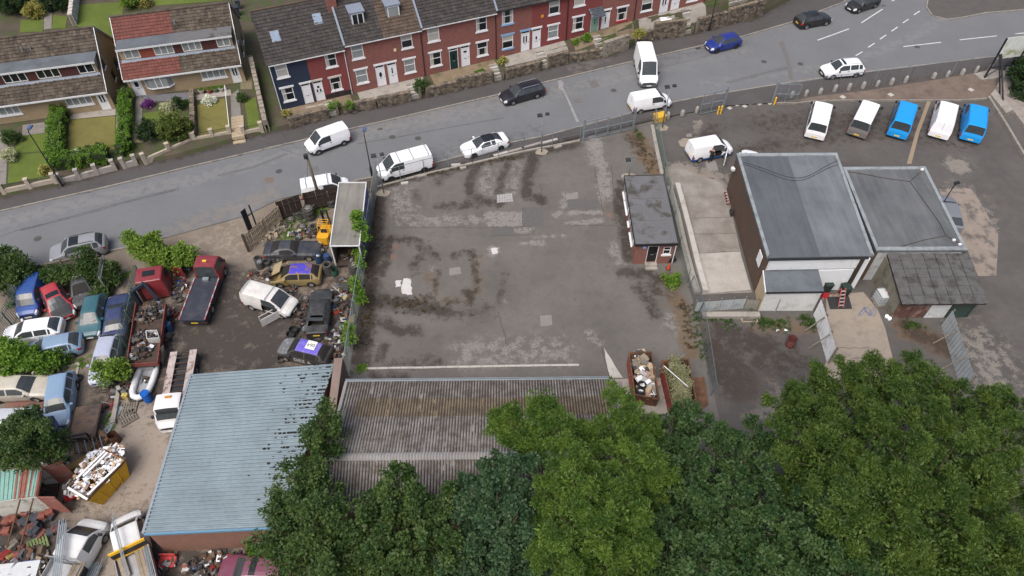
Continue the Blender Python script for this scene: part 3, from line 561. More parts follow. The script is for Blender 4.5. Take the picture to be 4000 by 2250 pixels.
def terrace(i, s0, s1, bz):
    w_ = s1-s0; k = w_/7.6; zz = min(k,1.06); p = T0+TE*s0; p.z = bz
    t = thing('terraced_house', LABELS[i], 'house', p, TA, 'brick terrace'); EV = 5.35*zz; D = 8.4; RG = EV+3.3
    wl, wr_ = (.57*k,1.72*k), (5.48*k,6.6*k)
    lo, up = (.86*zz,2.34*zz), (3.6*zz,5.08*zz); dl, dr_ = (2.55*k,3.47*k), (3.76*k,4.68*k)
    op = [(*wl,*lo),(*wl,*up),(*wr_,*lo),(*wr_,*up),(*dl,.0,2.38*zz),(*dr_,.0,2.38*zz)]
    half = w_*.485; op1 = [o for o in op if o[1] < half]; op2 = [o for o in op if o[0] > half]
    m1, m2 = [(brick_navy,brick_painted),(brick_red,brick_red),(brick_red,brick_red),(brick_red,brick_painted),(brick_painted,brick_red),(brick_red,brick_red),(brick_red,brick_red)][i]
    obj('front_wall', wall_open(MB(),0,half,-.7,EV,op1), m1, t); obj('front_wall', wall_open(MB(),half,w_-.01,-.7,EV,op2), m2, t)
    if i == 0: obj('plinth', MB().box(4.75*k,-.035,-.7,w_-.01,-.004,.55), brick_black, t)
    b = MB(); b.box(.0,.12,-.7,.22,D,EV); b.box(w_-.23,.12,-.7,w_-.01,D,EV); b.box(.22,D-.25,-.7,w_-.23,D,EV)
    b.add([(0,.05,EV),(0,D,EV),(0,D/2,RG-.05)],[(0,1,2)]); b.add([(w_-.01,.05,EV),(w_-.01,D,EV),(w_-.01,D/2,RG-.05)],[(0,1,2)]); b.box(.22,.14,-.5,w_-.23,.2,EV-.05)
    obj('side_wall', b, brick_navy if i == 0 else brick_old, t)
    rm = [tile_dark,tile_dark,tile_dark,tile_dark,tile_brown,tile_dark,tile_dark][i]; rm2 = [tile_dark,tile_brown,tile_dark,tile_dark,tile_brown,tile_dark,tile_dark][i]
    rf = obj('roof', MB().prism([(-.12,-.25),(w_-.02,-.25),(w_-.02,D/2),(-.12,D/2)],[EV-.2,EV-.2,RG-.14,RG-.14],[EV-.1,EV-.1,RG-.04,RG-.04]).prism([(-.12,D/2),(w_-.02,D/2),(w_-.02,D+.2),(-.12,D+.2)],[RG-.14,RG-.14,EV-.2,EV-.2],[RG-.04,RG-.04,EV-.1,EV-.1]), tile_dark, t)
    hx = w_*.5
    tiles('roof_tiles', rf, rm, (-.12,-.27,EV-.1),(hx,-.27,EV-.1),(-.12,D/2,RG-.03),(hx,D/2,RG-.03)); tiles('roof_tiles', rf, rm2, (hx,-.27,EV-.1),(w_-.02,-.27,EV-.1),(hx,D/2,RG-.03),(w_-.02,D/2,RG-.03))
    obj('ridge', MB().bar((-.12,D/2,RG+.0),(w_-.02,D/2,RG+.0),.26,.12), tile_brown, rf)
    obj('gutter', MB().bar((0,-.3,EV-.14),(w_-.03,-.3,EV-.14),.11,.08), soffit if i in (0,1,2) else dark_plastic, t)
    obj('downpipe', MB().tube([(w_-.12,-.06,EV-.1),(w_-.12,-.06,-.5)],.045), soffit if i in (0,) else black_metal, t)
    if i == 0: obj('downpipe', MB().tube([(.08,-.06,EV-.1),(.08,-.06,-.2),(.25,-.06,-.25),(.25,-.06,-.6)],.05), soffit, t)
    if i: obj('party_coping', MB().bar((0,-.3,EV-.0),(0,D/2,RG+.1),.2,.16), lead, rf)
    sl = [stain_paint,white_upvc,white_upvc,blue_paint,white_upvc,white_upvc,white_upvc][i]; sr = white_upvc
    lr = [stain_paint,white_upvc,white_upvc,white_upvc,white_upvc,white_upvc,white_upvc][i]
    curt = [[(0,.3,0,1)],None,[(0,1,0,1)],[(0,1,.5,1)],[(.75,1,0,.55),(0,.2,0,.5)],[(0,.25,0,1),(.75,1,0,1)]]
    for q,(a,b_) in enumerate(((wl,lo),(wl,up),(wr_,lo),(wr_,up))):
        left = q < 2; gl = glass_pale if (i == 1 and left) or (i,q) in ((1,2),(3,2)) else glass_dark
        window(t,*a,*b_,0,'sash',gl=gl,sill=(white_upvc if i==0 and left else sl if left else (red_sill if i==4 else sr)),lintel=(white_upvc if i==0 and left else sl if left else lr),blind=curt[(i*3+q*2)%6] if gl is glass_dark else None)
    m = [(dwhite,dwhite),(dwhite,dwhite),(dgreen,dwhite),(dwhite,dwhite),(dsage,dwhite),(dwhite,dwhite),(dwhite,dwhite)][i]
    L_ = [[('oval',0)],[(.35,.65,.72,.85),(.2,.4,.5,.66),(.6,.8,.5,.66)],[('oval',1)],[(.42,.58,.55,.85)],[(.4,.6,.5,.8)],[(.3,.7,.75,.85)],[(.25,.42,.5,.85),(.58,.75,.5,.85)],[('oval',.7)],[(.42,.58,.55,.62),(.42,.58,.7,.77),(.42,.58,.83,.9)],[(.42,.58,.5,.8)],[(.25,.42,.5,.8),(.58,.75,.5,.8)],[],[],[]]
    door(t,*dl,0,2.38*zz,m[0],0,[l for l in L_[2*i] if l!=('oval',0)] if 2*i<len(L_) else (),.3); door(t,*dr_,0,2.38*zz,m[1],0,L_[2*i+1],.3)
    obj('lintel', MB().box(dl[0]-.12,-.05,2.38*zz,(dl[1]+dr_[0])/2,.02,2.58*zz), sl if i else white_upvc, t); obj('lintel', MB().box((dl[1]+dr_[0])/2,-.05,2.38*zz,dr_[1]+.12,.02,2.58*zz), lr, t)
    for q in (dl,dr_): obj('door_step', MB().box(q[0]-.1,-.75,-.35,q[1]+.1,-.01,-.02).box(q[0]-.1,-1.05,-.6,q[1]+.1,-.75,-.18), M('white_step',(.8,.8,.8),.5,.05) if (i==5 and q is dl) else concrete, t)
    for q in ([(1.5,.45),(5.9,.62)] if i == 0 else [(2.2,.75)] if i == 2 else [(5.,.8)] if i==3 else []):   # skylights
        y_ = D/2*q[1]; z_ = EV-.1+(RG-EV)*(y_+.27)/(D/2+.27); sl_ = math.atan2(RG-EV,D/2)
        f = obj('skylight', MB().obox((q[0],y_,z_+.07),(.85,1.1,.1),0,sl_), lead, rf); obj('pane', MB().obox((q[0],y_-.02,z_+.115),(.66,.9,.03),0,sl_), glass_sky, f)
    if i == 1:
        for q in (1.35,5.0):
            dm = obj('dormer', MB().box(q,1.35,EV+.45,q+1.35,D/2-.4,EV+2.25).box(q-.12,1.2,EV+2.25,q+1.47,D/2+.1,EV+2.37), lead, rf); 
            window(dm,q+.08,q+1.27,EV+.95,EV+2.2,1.24,'none',bars=(.5,) if q<2 else (),gl=glass_dark if q<2 else glass_pale,fw=.09); dm.children[-1].name='dormer_window'
            obj('cheek', MB().box(q-.02,1.33,EV+.4,q+1.37,1.345,EV+.95), lead, dm)
    if i in (1,2,3,4,5): chimney(t,-.45,D*.34,EV+.8,RG+1.0,None,4,.9,1.2)
    if i == 4:
        cn = obj('door_canopy', MB().prism([(dl[0]-.35,-1.0),(dl[1]+.25,-1.0),(dl[1]+.25,0),(dl[0]-.35,0)],[2.5,2.5,3.05,3.05],[2.58,2.58,3.15,3.15]), lead, t)
        tiles('canopy_tiles', cn, M('slate_blue',(.075,.085,.1),.7,.15,island=.15), (dl[0]-.35,-1.02,2.58),(dl[1]+.25,-1.02,2.58),(dl[0]-.35,0,3.15),(dl[1]+.25,0,3.15),.25,.2)
    if i in (1,3): obj('alarm_box', MB().box(4.65*k,-.07,3.7,4.9*k,-.003,4.0), M('alarm_cream' if i==1 else 'alarm_orange',(.7,.6,.35) if i==1 else (.7,.3,.03),.5), t)
    return t
for i,(a,b,c) in enumerate(PAIRS): terrace(i,a,b,c)

# ---- stone garden walls with steps in front of the terrace
GW = [(0.35,4.4,1.15,0),(6.0,9.4,1.05,0),(9.6,13.1,1.1,0),(14.8,18.6,1.05,0),(18.2,22.4,1.35,0),(23.9,28.2,1.1,0),(28.9,31.4,1.45,0),(31.6,35.2,1.0,0),(35.6,39.0,1.75,1),(40.2,42.4,1.2,0),(42.6,46.4,2.0,0),(48.0,52.0,1.7,0),(52.2,57.5,2.0,0)]
def along(f):    # point on the garden-wall line at distance f along the terrace front
    p = T0+TE*f; s, t = st(p); tw = twall(s)
    return Vector((*wxy(s, tw), .1))
def stonewall(a, b, h, label, mat=stone_blk, th=.38, ch=.17, cap=True, name='garden_wall'):
    a = Vector((a[0],a[1],a[2] if len(a)>2 else 0)); b = Vector((b[0],b[1],b[2] if len(b)>2 else 0)); L = (b-a).length; t = thing(name, label, 'wall', a, ang(a,b))
    dz = b.z-a.z
    core = obj('wall_core', MB().prism([(0,-th/2+.03),(L,-th/2+.03),(L,th/2-.03),(0,th/2-.03)],-.15,[h,h+dz,h+dz,h]), mortar, t)
    mb = MB(); nr = int(h/ch)
    for r_ in range(nr):
        x = random.uniform(-.2,0)
        while x < L-.05:
            l = random.uniform(.22,.5); x0 = max(0,x)+.012; x1 = min(L,x+l)-.012
            if x1-x0 > .06:
                j = random.uniform(0,.03); z = dz*(x0+x1)/2/L
                for sd in (-1,1): mb.obox(((x0+x1)/2,sd*(th/2-.03+j/2),z+(r_+.5)*h/nr),(x1-x0,.08+j,h/nr-.022),random.uniform(-.02,.02))
            x += l
    o = obj('stones', mb, mat, t); o['kind'] = 'stuff'
    if cap:
        x = 0
        while x < L-.1:
            l = min(random.uniform(.5,.85),L-x); obj('coping_stone', MB().obox((x+l/2,0,h+dz*(x+l/2)/L+.05),(l-.03,th+.06+random.uniform(-.03,.05),.1+random.uniform(-.02,.03)),random.uniform(-.03,.03)), mat, t); x += l
    return t
GWL = ['below the navy house','beside the steps of the painted red house','below the house with the oval door light','left of the green door steps','beneath the green door','below the blue lintels','right of the blue lintel house steps','with a low broken top by the alley of the canopy house','newly pointed, rounded top, below the sage door','right of the sage door steps','tall and blackened below the white step','tall beside the upper street lamp','at the top end of the terrace']
for (a,b,h,m),l in zip(GW,GWL):
    stonewall(along(a),along(b),h,'rough stone garden wall '+l, stone_lt if m else stone_blk)
SW = ['below the navy house doors','below the oval and slit door lights','below the green door','below the blue lintel doors','below the sage green door','below the white painted step']
for f,l in zip((4.8,13.6,19.0+3.9,28.5,35.35,46.9),SW):
    p = along(f); t = thing('garden_steps','worn stone garden steps '+l,'steps',p,TA)
    nq = Vector((-math.sin(TA),math.cos(TA),0))
    for q in range(5): pq = p+nq*(.17+q*.3); obj('step', MB().box(-.45,.02+q*.3,-.1,.45,.32+q*.3,max(.15*(q+1),gz(pq.x,pq.y)-.06+.04*q)), concrete_lt if q%2 else concrete, t)
    for sd in (-.58,.58): obj('gate_pier', MB().box(sd-.11,-.12,-.1,sd+.11,.16,1.35), stone_blk, t)
# forecourt paving and planting strips of the terrace
for i,(a,b,c) in enumerate(PAIRS[:6]):
    q = [T0+TE*(a+.4)+Vector((-math.sin(TA),math.cos(TA),0))*(-.05), T0+TE*(b-.4)+Vector((-math.sin(TA),math.cos(TA),0))*(-.05)]
    n_ = Vector((math.sin(TA),-math.cos(TA),0)); terrain('forecourt',[q[0]+n_*1.5,q[1]+n_*1.5,q[1],q[0]],concrete if i%2 else M('forecourt_earth',(.2,.15,.1),.95,.2,1.5,c2=(.08,.09,.03)),.03,6)

# ---- two pairs of chalet-roofed semis
def semi(label, base, an, L, halves, gz0=1.2, half=.5, bay=False):
    t = thing('semi_detached_house', label, 'house', base, an); D = 8.6; EV = 2.35; RG = 6.6; y0 = -.45; sl = (RG-EV)/(D/2-y0)
    zr = lambda y: EV+(y-y0)*sl
    hx = L*half
    wins = [(.95,1.75+1.3,.95,2.1,(.25,.5,.75) if not bay else (.2,.4,.6,.8)), (L-4.2,L-1.75,.95,2.1,(.25,.5,.75))]
    drs = [(.35 if not bay else .3, 1.3 if bay else 1.25),(L-1.3,L-.4)]
    if not bay: wins[0] = (1.6,4.1,.95,2.1,(.25,.5,.75))
    else: wins[0] = (1.65,4.4,.95,2.1,(.2,.4,.6,.8))
    op = [w_[:4] for w_ in wins]+[(a,b,0,2.05) for a,b in drs]
    obj('front_wall', wall_open(MB(),0,L,-.6,EV+.1,op), brick_tan, t)
    b = MB(); 
    for x in (0,L):
        b.add([(x,0,-.6),(x,D,-.6),(x,D,EV+.3),(x,D/2,RG-.08),(x,0,EV+.3)],[(0,1,2,3,4)])
    b.box(0,D-.02,-.6,L,D,EV+.3); b.box(.05,.12,-.4,L-.05,.2,EV)
    obj('side_wall', b, brick_tan, t)
    for w_ in wins:
        if bay and w_ is wins[0]:
            bw = obj('bay_window', MB().prism([(w_[0],0),(w_[0]+.5,-.4),(w_[1]-.5,-.4),(w_[1],0)],w_[2]-.14,w_[2]).prism([(w_[0],0),(w_[0]+.5,-.4),(w_[1]-.5,-.4),(w_[1],0)],w_[3],w_[3]+.1), white_upvc, t)
            for k in range(6):
                xx = w_[0]+(w_[1]-w_[0])*k/5; yy = 0 if k in (0,5) else -.4 if 1<k<4 else -.36; obj('mullion', MB().box(xx-.03,yy,w_[2],xx+.03,yy+.06,w_[3]), white_upvc, bw)
            obj('pane', MB().prism([(w_[0]+.02,.02),(w_[0]+.5,-.37),(w_[1]-.5,-.37),(w_[1]-.02,.02)],w_[2],w_[3]), glass_pale, bw)
        else: window(t,*w_[:4],0,'none',bars=w_[4],gl=glass_pale,sill=white_upvc,blind=None)
    for i,(a,b_) in enumerate(drs):
        door(t,a,b_,0,2.05,dwhite,0,[(.3,.7,.55,.82)] if i==0 and bay else [(.22,.42,.45,.85),(.58,.78,.45,.85)]); obj('door_step', MB().box(a-.1,-.8,-.6,b_+.1,-.01,-.03), concrete, t)
    # roof: skirt, long dormer, main slope, back slope
    rf = obj('roof', MB().prism([(-.15,y0),(L+.15,y0),(L+.15,D/2),(-.15,D/2)],[EV-.12,EV-.12,RG-.12,RG-.12],[EV,EV,RG,RG]).prism([(-.15,D/2),(L+.15,D/2),(L+.15,D+.4),(-.15,D+.4)],[RG-.12,RG-.12,EV-.12,EV-.12],[RG,RG,EV,EV]), tile_moss, t)
    yf = .95; ztop = zr(yf)+1.35; yb = y0+(ztop-EV)/sl            # dormer face plane, its flat roof height and where it meets the slope
    for (x0,x1),mt in zip(((-.15,hx),(hx,L+.15)),halves):
        tiles('roof_tiles', rf, mt, (x0,y0-.02,EV),(x1,y0-.02,EV),(x0,yf,zr(yf)),(x1,yf,zr(yf)))
        tiles('roof_tiles', rf, mt, (x0,yb-.1,ztop-.1),(x1,yb-.1,ztop-.1),(x0,D/2,RG),(x1,D/2,RG))
        tiles('roof_tiles', rf, mt, (x0,D+.4,EV),(x1,D+.4,EV),(x0,D/2,RG),(x1,D/2,RG),.4,.35)
    obj('ridge', MB().bar((-.15,D/2,RG+.04),(L+.15,D/2,RG+.04),.26,.14), tile_moss, rf)
    for x in (-.1,L+.1):
        obj('barge_board', MB().bar((x,y0,EV-.0),(x,D/2,RG+.0),.06,.24), soffit, rf); obj('barge_board', MB().bar((x,D+.4,EV),(x,D/2,RG),.06,.24), soffit, rf)
    obj('gutter', MB().bar((-.1,y0-.06,EV-.1),(L+.1,y0-.06,EV-.1),.12,.16), soffit, t)
    d0, d1 = .25, L-.25
    dm = obj('dormer', MB().prism([(d0,yf),(d1,yf),(d1,yb+.4),(d0,yb+.4)],zr(yf)-.3,ztop-.02), M('dormer_cheek',(.34,.28,.18),.8,.12), rf)
    obj('dormer_roof', MB().prism([(d0-.15,yf-.3),(hx,yf-.3),(hx,yb+.2),(d0-.15,yb+.2)],ztop,ztop+.1), felt, dm); obj('dormer_roof', MB().prism([(hx+.004,yf-.3),(d1+.15,yf-.3),(d1+.15,yb+.2),(hx+.004,yb+.2)],ztop+.012,ztop+.11), felt_moss if bay else felt, dm)
    obj('fascia', MB().box(d0-.15,yf-.33,ztop-.1,d1+.15,yf-.3,ztop+.09), soffit, dm)
    tr_, tb_ = M('tile_hung_red',(.24,.06,.038),.8,.12,4), M('tile_hung_brown',(.075,.027,.022),.8,.12,4)
    W_ = L-.5; seg = [(.04,.17,'w'),(.17,.30,'p'),(.30,.47,'w'),(.47,.55,'p'),(.55,.72,'w'),(.72,.86,'p'),(.86,.98,'w')]
    for a,b_,kind in seg:
        xa, xb = d0+W_*a, d0+W_*b_
        if kind == 'p': obj('tile_panel', MB().box(xa,yf-.035,zr(yf)+.1,xb,yf-.004,ztop-.12), tr_ if (bay and b_<.5) else tb_, dm)
        else: window(dm,xa,xb,zr(yf)+.22,ztop-.14,yf-.09,'none',bars=(.34,.67) if b_-a>.15 else (.5,),gl=glass_dark if not bay else glass_pale,fw=.06)
    obj('flashing', MB().bar((d0-.1,yf-.1,zr(yf-.1)+.07),(d1+.1,yf-.1,zr(yf-.1)+.07),.3,.02,up=(0,-.7,.7)), lead, dm)
    for x in (.47*L,.53*L) if not bay else (.52*L,):
        obj('vent_pipe', MB().tube([(x,3.2,zr(3.2)-.05),(x,3.2,zr(3.2)+.5)],.07,8), galv, rf)
    # gable windows
    for y_, z_, h_ in ((1.9,3.3,.8),(3.2,1.1,1.0),(5.6,1.1,.9)): obj('gable_window', MB().box(L+.003,y_,z_,L+.05,y_+.8,z_+h_), glass_dark, t); obj('gable_sill', MB().box(L+.003,y_-.05,z_-.08,L+.12,y_+.85,z_), white_upvc, t)
    return t
bA = Q('S',1170,1092,1.2); aA = R(14.0); LA = 12.6
bA0 = bA-Vector((math.cos(aA),math.sin(aA),0))*LA
semi('cream brick chalet pair with brown mossy roof at the left edge', bA0, aA, LA, (tile_moss,tile_moss))
bB = Q('S',1345,980,1.2); LB = 11.4
semi('cream brick chalet pair whose roof is half red, half brown tiles', bB, R(14.2), LB, (tile_red,tile_moss), bay=True, half=.49)

# ---- empty yard's corrugated shed
asb = M('asbestos_sheet', (.24,.225,.215), .95, .35, 1.6, c2=(.12,.1,.085), lo=.44, hi=.62, bmp=.006, bs=25, world=True)
asb_br = M('asbestos_sheet_brown', (.2,.155,.1), .95, .22, 1.6, c2=(.1,.075,.05), lo=.45, hi=.66, bmp=.006, bs=25, world=True)
asb_lt = M('asbestos_sheet_pale', (.27,.26,.25), .95, .2, 1.6, c2=(.25,.23,.22), lo=.52, hi=.7, world=True)
valley_m = M('valley_brown', (.05,.041,.033), .98, .4, 4, c2=(.085,.072,.05), world=True)
def corrug(n, pitch, amp, L, seg=6, sag=0.):
    """one corrugated sheet: n waves wide (x), L long (y), origin at its lower left"""
    mb = MB(); m = n*seg+1
    for j, y in enumerate((0,L)):
        for i in range(m): mb.v.append((i*pitch/seg, y, amp*math.cos(2*math.pi*i/seg)))
    for i in range(m-1): mb.f.append((i,i+1,m+i+1,m+i))
    return mb.mesh('sheet', True)
e0, e1 = Q('Y2',98,668,3.3), Q('Y2',1828,650,3.3)
g0 = Q('D',850,1150,5.0)
an = ang(e0,e1); ux = Vector((math.cos(an),math.sin(an),0)); uy = Vector((math.sin(an),-math.cos(an),0)); LS = (e1-e0).length; run = (g0-e0).dot(uy)
sh = thing('corrugated_shed','long shed with weathered grey corrugated cement roof below the yard','shed',Vector((e0.x,e0.y,0)),an)
# local: x along eave, y toward the camera negative
run2 = (Q('D',838,1302,3.5)-e0).dot(uy)-run; rise2 = 1.7*run2/run; ze2 = 5.0-rise2; RB = -run-run2
wsh = MB().box(.15,RB+.2,0,.4,-.25,3.1).box(LS-.4,RB+.2,0,LS-.15,-.25,3.1).box(.4,-.5,0,LS-.4,-.25,3.1).box(.4,RB+.2,0,LS-.4,RB+.45,3.1)
for x in (.15,LS-.4): wsh.add([(x,-.25,3.1),(x,RB+.2,3.1),(x,-run,4.9),(x+.25,-.25,3.1),(x+.25,RB+.2,3.1),(x+.25,-run,4.9)],[(0,1,2),(3,5,4),(0,2,5,3),(1,4,5,2)])
obj('wall', wsh, brick_old, sh)
pitch = .19; nw = 5; sw = pitch*nw; rise = 5.0-3.3; sln = math.hypot(run,rise); tilt = math.atan2(rise,run)
rows = 4; me_s = {m.name: corrug(nw,pitch,.034,sln/rows+.12) for m in (asb,asb_br,asb_lt)}
for m in (asb,asb_br,asb_lt): me_s[m.name].materials.append(m)
ncol = int(LS/sw)
for side in (0,1):
    for r_ in range(rows):
        for c in range(ncol):
            mt = asb
            if side == 0 and r_ == 1 and c > 0: mt = asb_br
            o = obj('roof_sheet', me_s[mt.name], None, sh); f = r_/rows
            if side == 0: o.location = (c*sw+.02*random.random(), -run*f, 3.3+rise*f+.012*r_+random.uniform(0,.006)); o.rotation_euler = (-tilt,0,0); o.scale = (1,-1,1)
            else: o.location = (c*sw, RB+run2*f, ze2+rise2*f+.012*r_); o.rotation_euler = (tilt,0,0); o.scale = (1,run2/run,1)
mv = MB()  # dark brown strips along the bottom of every corrugation
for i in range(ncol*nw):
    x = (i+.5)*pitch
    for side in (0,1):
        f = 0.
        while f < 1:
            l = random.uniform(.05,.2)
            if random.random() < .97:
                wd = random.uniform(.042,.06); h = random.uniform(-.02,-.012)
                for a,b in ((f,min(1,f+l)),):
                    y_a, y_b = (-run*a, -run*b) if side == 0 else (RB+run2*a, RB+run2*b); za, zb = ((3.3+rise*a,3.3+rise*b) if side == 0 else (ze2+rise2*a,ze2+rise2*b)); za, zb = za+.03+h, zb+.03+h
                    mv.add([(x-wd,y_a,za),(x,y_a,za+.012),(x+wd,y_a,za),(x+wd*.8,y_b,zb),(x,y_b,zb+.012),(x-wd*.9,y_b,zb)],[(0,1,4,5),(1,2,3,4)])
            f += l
o = obj('valley_strips', mv, valley_m, sh); o['kind'] = 'stuff'
for c in range(ncol):   # ridge caps
    rc = MB(); n_ = 7
    for j,(yy,zz_) in enumerate(((-.26,-.05),(-.12,.02),(0,.04),(.12,.02),(.26,-.05))):
        for i in range(nw*2+1): rc.v.append((c*sw+i*pitch/2,-run+yy,5.0+.06+zz_+(.034 if i%2==0 else -.02)))
    m_ = nw*2+1
    for j in range(4):
        for i in range(m_-1): rc.f.append((j*m_+i,j*m_+i+1,(j+1)*m_+i+1,(j+1)*m_+i))
    obj('ridge_cap', rc, asb_lt, sh)
obj('gutter', MB().box(-.2,.02,3.1,LS+.15,.07,3.28).box(-.2,.22,3.1,LS+.15,.26,3.28).box(-.2,.07,3.08,LS+.15,.22,3.12), galv, sh)
obj('verge_flashing', MB().bar((-.08,.0,3.36),(-.08,-run,5.06),.2,.05).bar((-.08,-run,5.06),(-.08,RB,ze2+.06),.2,.05), asb_lt, sh)

# ---- blue-grey metal roofed workshop
blue_sheet = M('blue_metal_sheet', (.24,.3,.33), .55, .14, .5, c2=(.17,.215,.235), lo=.45, hi=.85, world=True, metal=.15)
b4 = [Q('D',482,940,3.4),Q('D',838,908,3.4),Q('D',700,1326,3.2),Q('D',368,1347,3.0)]
b4[2] = Q('D',704,1324,3.2)
c0 = b4[3].copy(); bx = (b4[2]-b4[3]); bx.z = 0; by = b4[0]-b4[3]; by.z = 0; an2 = ang(b4[3],b4[2]); 
ws = thing('workshop','brick workshop with ribbed blue-grey metal roof beside the scrapyard','workshop',Vector((c0.x,c0.y,0)),an2)
rot = Matrix.Rotation(-an2,3,'Z'); loc4 = [rot@(p-Vector((c0.x,c0.y,p.z))) for p in b4]; loc4 = [Vector((p.x,p.y,0)) for p in loc4]; 
q = [loc4[3],loc4[2],loc4[1],loc4[0]]; cen = sum(q,Vector())/4
HB = 3.05
obj('wall', MB().prism([cen+(p-cen)*.985 for p in q],0,HB-.03), brickmat('brick_workshop',(.27,.125,.08),(.21,.095,.06),(.24,.16,.12)), ws)
nr = int((q[3]-q[0]).length/.98)
for r_ in range(nr):
    for hcol in range(3):
        u0, u1 = hcol/3, (hcol+1)/3+.004; v0, v1 = r_/nr, (r_+1)/nr
        mb = MB(); prof = [(0,0)]+[(i*.25+a,z) for i in range(4) for a,z in ((.04,.0),(.05,.11),(.13,.11),(.14,0),(.2,0),(.21,.012),(.22,0))]+[(1.,0)]
        f = lambda u,v,z: q[0].lerp(q[1],u).lerp(q[3].lerp(q[2],u),v)+Vector((0,0,z))
        for t_, z_ in prof:
            v = v0+(v1-v0)*t_
            for u in (u0,u1): mb.v.append(f(u,v,HB+.02+.25*(1-u)+z_+.006*hcol*-1))
        for i in range(len(prof)-1): mb.f.append((2*i,2*i+1,2*i+3,2*i+2))
        obj('roof_sheet', mb, blue_sheet, ws)
obj('barge_trim', MB().bar(q[0]+Vector((-.06,0,HB+.25)),q[3]+Vector((-.06,0,HB+.25)),.16,.22), galv, ws)
obj('eave_trim', MB().bar(q[0]+Vector((0,-.05,HB+.2)),q[1]+Vector((0,-.05,HB-.02)),.1,.2), M('blue_trim',(.12,.25,.36),.5,.1), ws)
# lichen clumps on the right of the roof
lm = MB()
for _ in range(520):
    u = 1-abs(random.gauss(0,.15)); v = random.gauss(.5,.16) if random.random()<.7 else random.uniform(.7,1)
    if u > 1 or u < .5 or random.random() > .25+1.1*(u-.6): continue
    v = (round(v*nr*3-.1)+random.uniform(-.12,.12))/(nr*3)
    p = f(u,min(.99,max(.01,v)),HB+.03+.25*(1-u)+.0); s_ = random.uniform(.05,.16)
    s_ *= .8; lm.lathe([(s_,0),(s_*.8,.05),(0,.075)],6,p)
o = obj('moss_clumps', lm, M('moss_dark',(.022,.02,.016),.98,.4,6), ws); o['kind']='stuff'
obj('parapet', MB().prism([q[2]+Vector((.02,-4.2,0)),q[2]+Vector((.55,-4.2,0)),q[2]+Vector((.62,.3,0)),q[2]+Vector((.02,.3,0))],0,3.3), brickmat('brick_weathered',(.2,.1,.075),(.15,.08,.065),(.2,.15,.12),stain=(.25,.2,.17),st=.6), ws)

# ---- small flat-roofed site office
z_ = 2.65
o4 = [Q('O',118,243,z_),Q('O',500,236,z_),Q('O',640,908,z_),Q('O',228,918,z_)]
an3 = ang(o4[3],o4[2]); of = thing('site_office','small red brick site office with flat felt roof and black door','office',Vector((o4[3].x,o4[3].y,0)),an3)
rot = Matrix.Rotation(-an3,3,'Z'); W_ = (o4[2]-o4[3]).length; DD = abs((rot@(o4[0]-o4[3])).y); DD = max(DD,8)
sk = (rot@(o4[0]-o4[3])).x
ops = [(1.05,1.98,.25,2.2),(W_-.95,W_-.3,1.15,2.05)]
brick_off = brickmat('brick_office',(.27,.1,.07),(.2,.07,.055),(.25,.17,.14))
obj('front_wall', wall_open(MB(),.06,W_-.06,0,z_-.12,ops,0), brick_off, of)
def skx(y): return sk*y/DD
obj('side_wall', MB().prism([(.06,0.002),(.3,0.002),(.3+sk,DD),(.06+sk,DD)],0,z_-.12).prism([(W_-.3,0.002),(W_-.06,0.002),(W_-.06+sk,DD),(W_-.3+sk,DD)],0,z_-.12).prism([(.3+sk,DD-.25),(W_-.3+sk,DD-.25),(W_-.3+sk,DD),(.3+sk,DD)],0,z_-.12).box(.3,.12,0,W_-.3,.18,z_-.2), brick_off, of)
rr = obj('roof', MB().prism([(-.12,-.2),(W_+.08,-.2),(W_+.08+sk,DD+.15),(-.12+sk,DD+.15)],z_-.12,z_), felt_moss, of)
for k in range(3):
    y0_, y1_ = -.14+DD*k/3, -.2+DD*(k+1)/3; obj('felt_strip', MB().prism([(-.02+skx(y0_),y0_),(W_-.02+skx(y0_),y0_),(W_-.02+skx(y1_),y1_),(-.02+skx(y1_),y1_)],z_+.002,z_+.02+.004*k), felt_moss, rr)
obj('fascia', MB().box(-.14,-.24,z_-.2,W_+.1,-.2,z_+.05).prism([(-.16,-.2),(-.12,-.2),(-.12+sk,DD+.15),(-.16+sk,DD+.15)],z_-.2,z_+.05).prism([(W_+.08,-.2),(W_+.12,-.2),(W_+.12+sk,DD+.15),(W_+.08+sk,DD+.15)],z_-.2,z_+.05).prism([(-.16+sk,DD+.15),(W_+.12+sk,DD+.15),(W_+.12+sk,DD+.19),(-.16+sk,DD+.19)],z_-.2,z_+.05), black_metal, of)
door(of,1.05,1.98,.25,2.2,dblack,0,()); window(of,W_-.95,W_-.3,1.15,2.05,0,'sash',sill=white_upvc)
obj('door_step', MB().box(1.0,-.42,0,2.03,-.01,.24).box(1.0,-.75,0,2.03,-.42,.12), concrete, of)
obj('alarm_box', MB().box(.62,-.06,1.98,.88,-.002,2.2), M('alarm_blue',(.2,.42,.7),.5), of)
for y_,l in ((1.2,1.6),(5.0,1.9),(3.5,.7),(6.9,1.1)):   # windows and boards of the long side
    x_ = skx(y_); o = obj('side_window', MB().prism([(x_-.02,y_),(x_+.05,y_),(x_+.05+skx(l),y_+l),(x_-.02+skx(l),y_+l)],1.0,2.05), white_upvc, of); obj('pane', MB().prism([(x_-.03+skx(.1),y_+.1),(x_,y_+.1),(x_+skx(l-.1),y_+l-.1),(x_-.03+skx(l-.1),y_+l-.1)],1.1,1.95), glass_pale, o); obj('sill', MB().prism([(x_-.14,y_-.05),(x_,y_-.05),(x_+skx(l+.05),y_+l+.05),(x_-.14+skx(l+.05),y_+l+.05)],.9,.98), white_upvc, o)
obj('downpipe', MB().tube([(W_+.02,-.1,z_-.2),(W_+.02,-.1,.1)],.045), soffit, of)

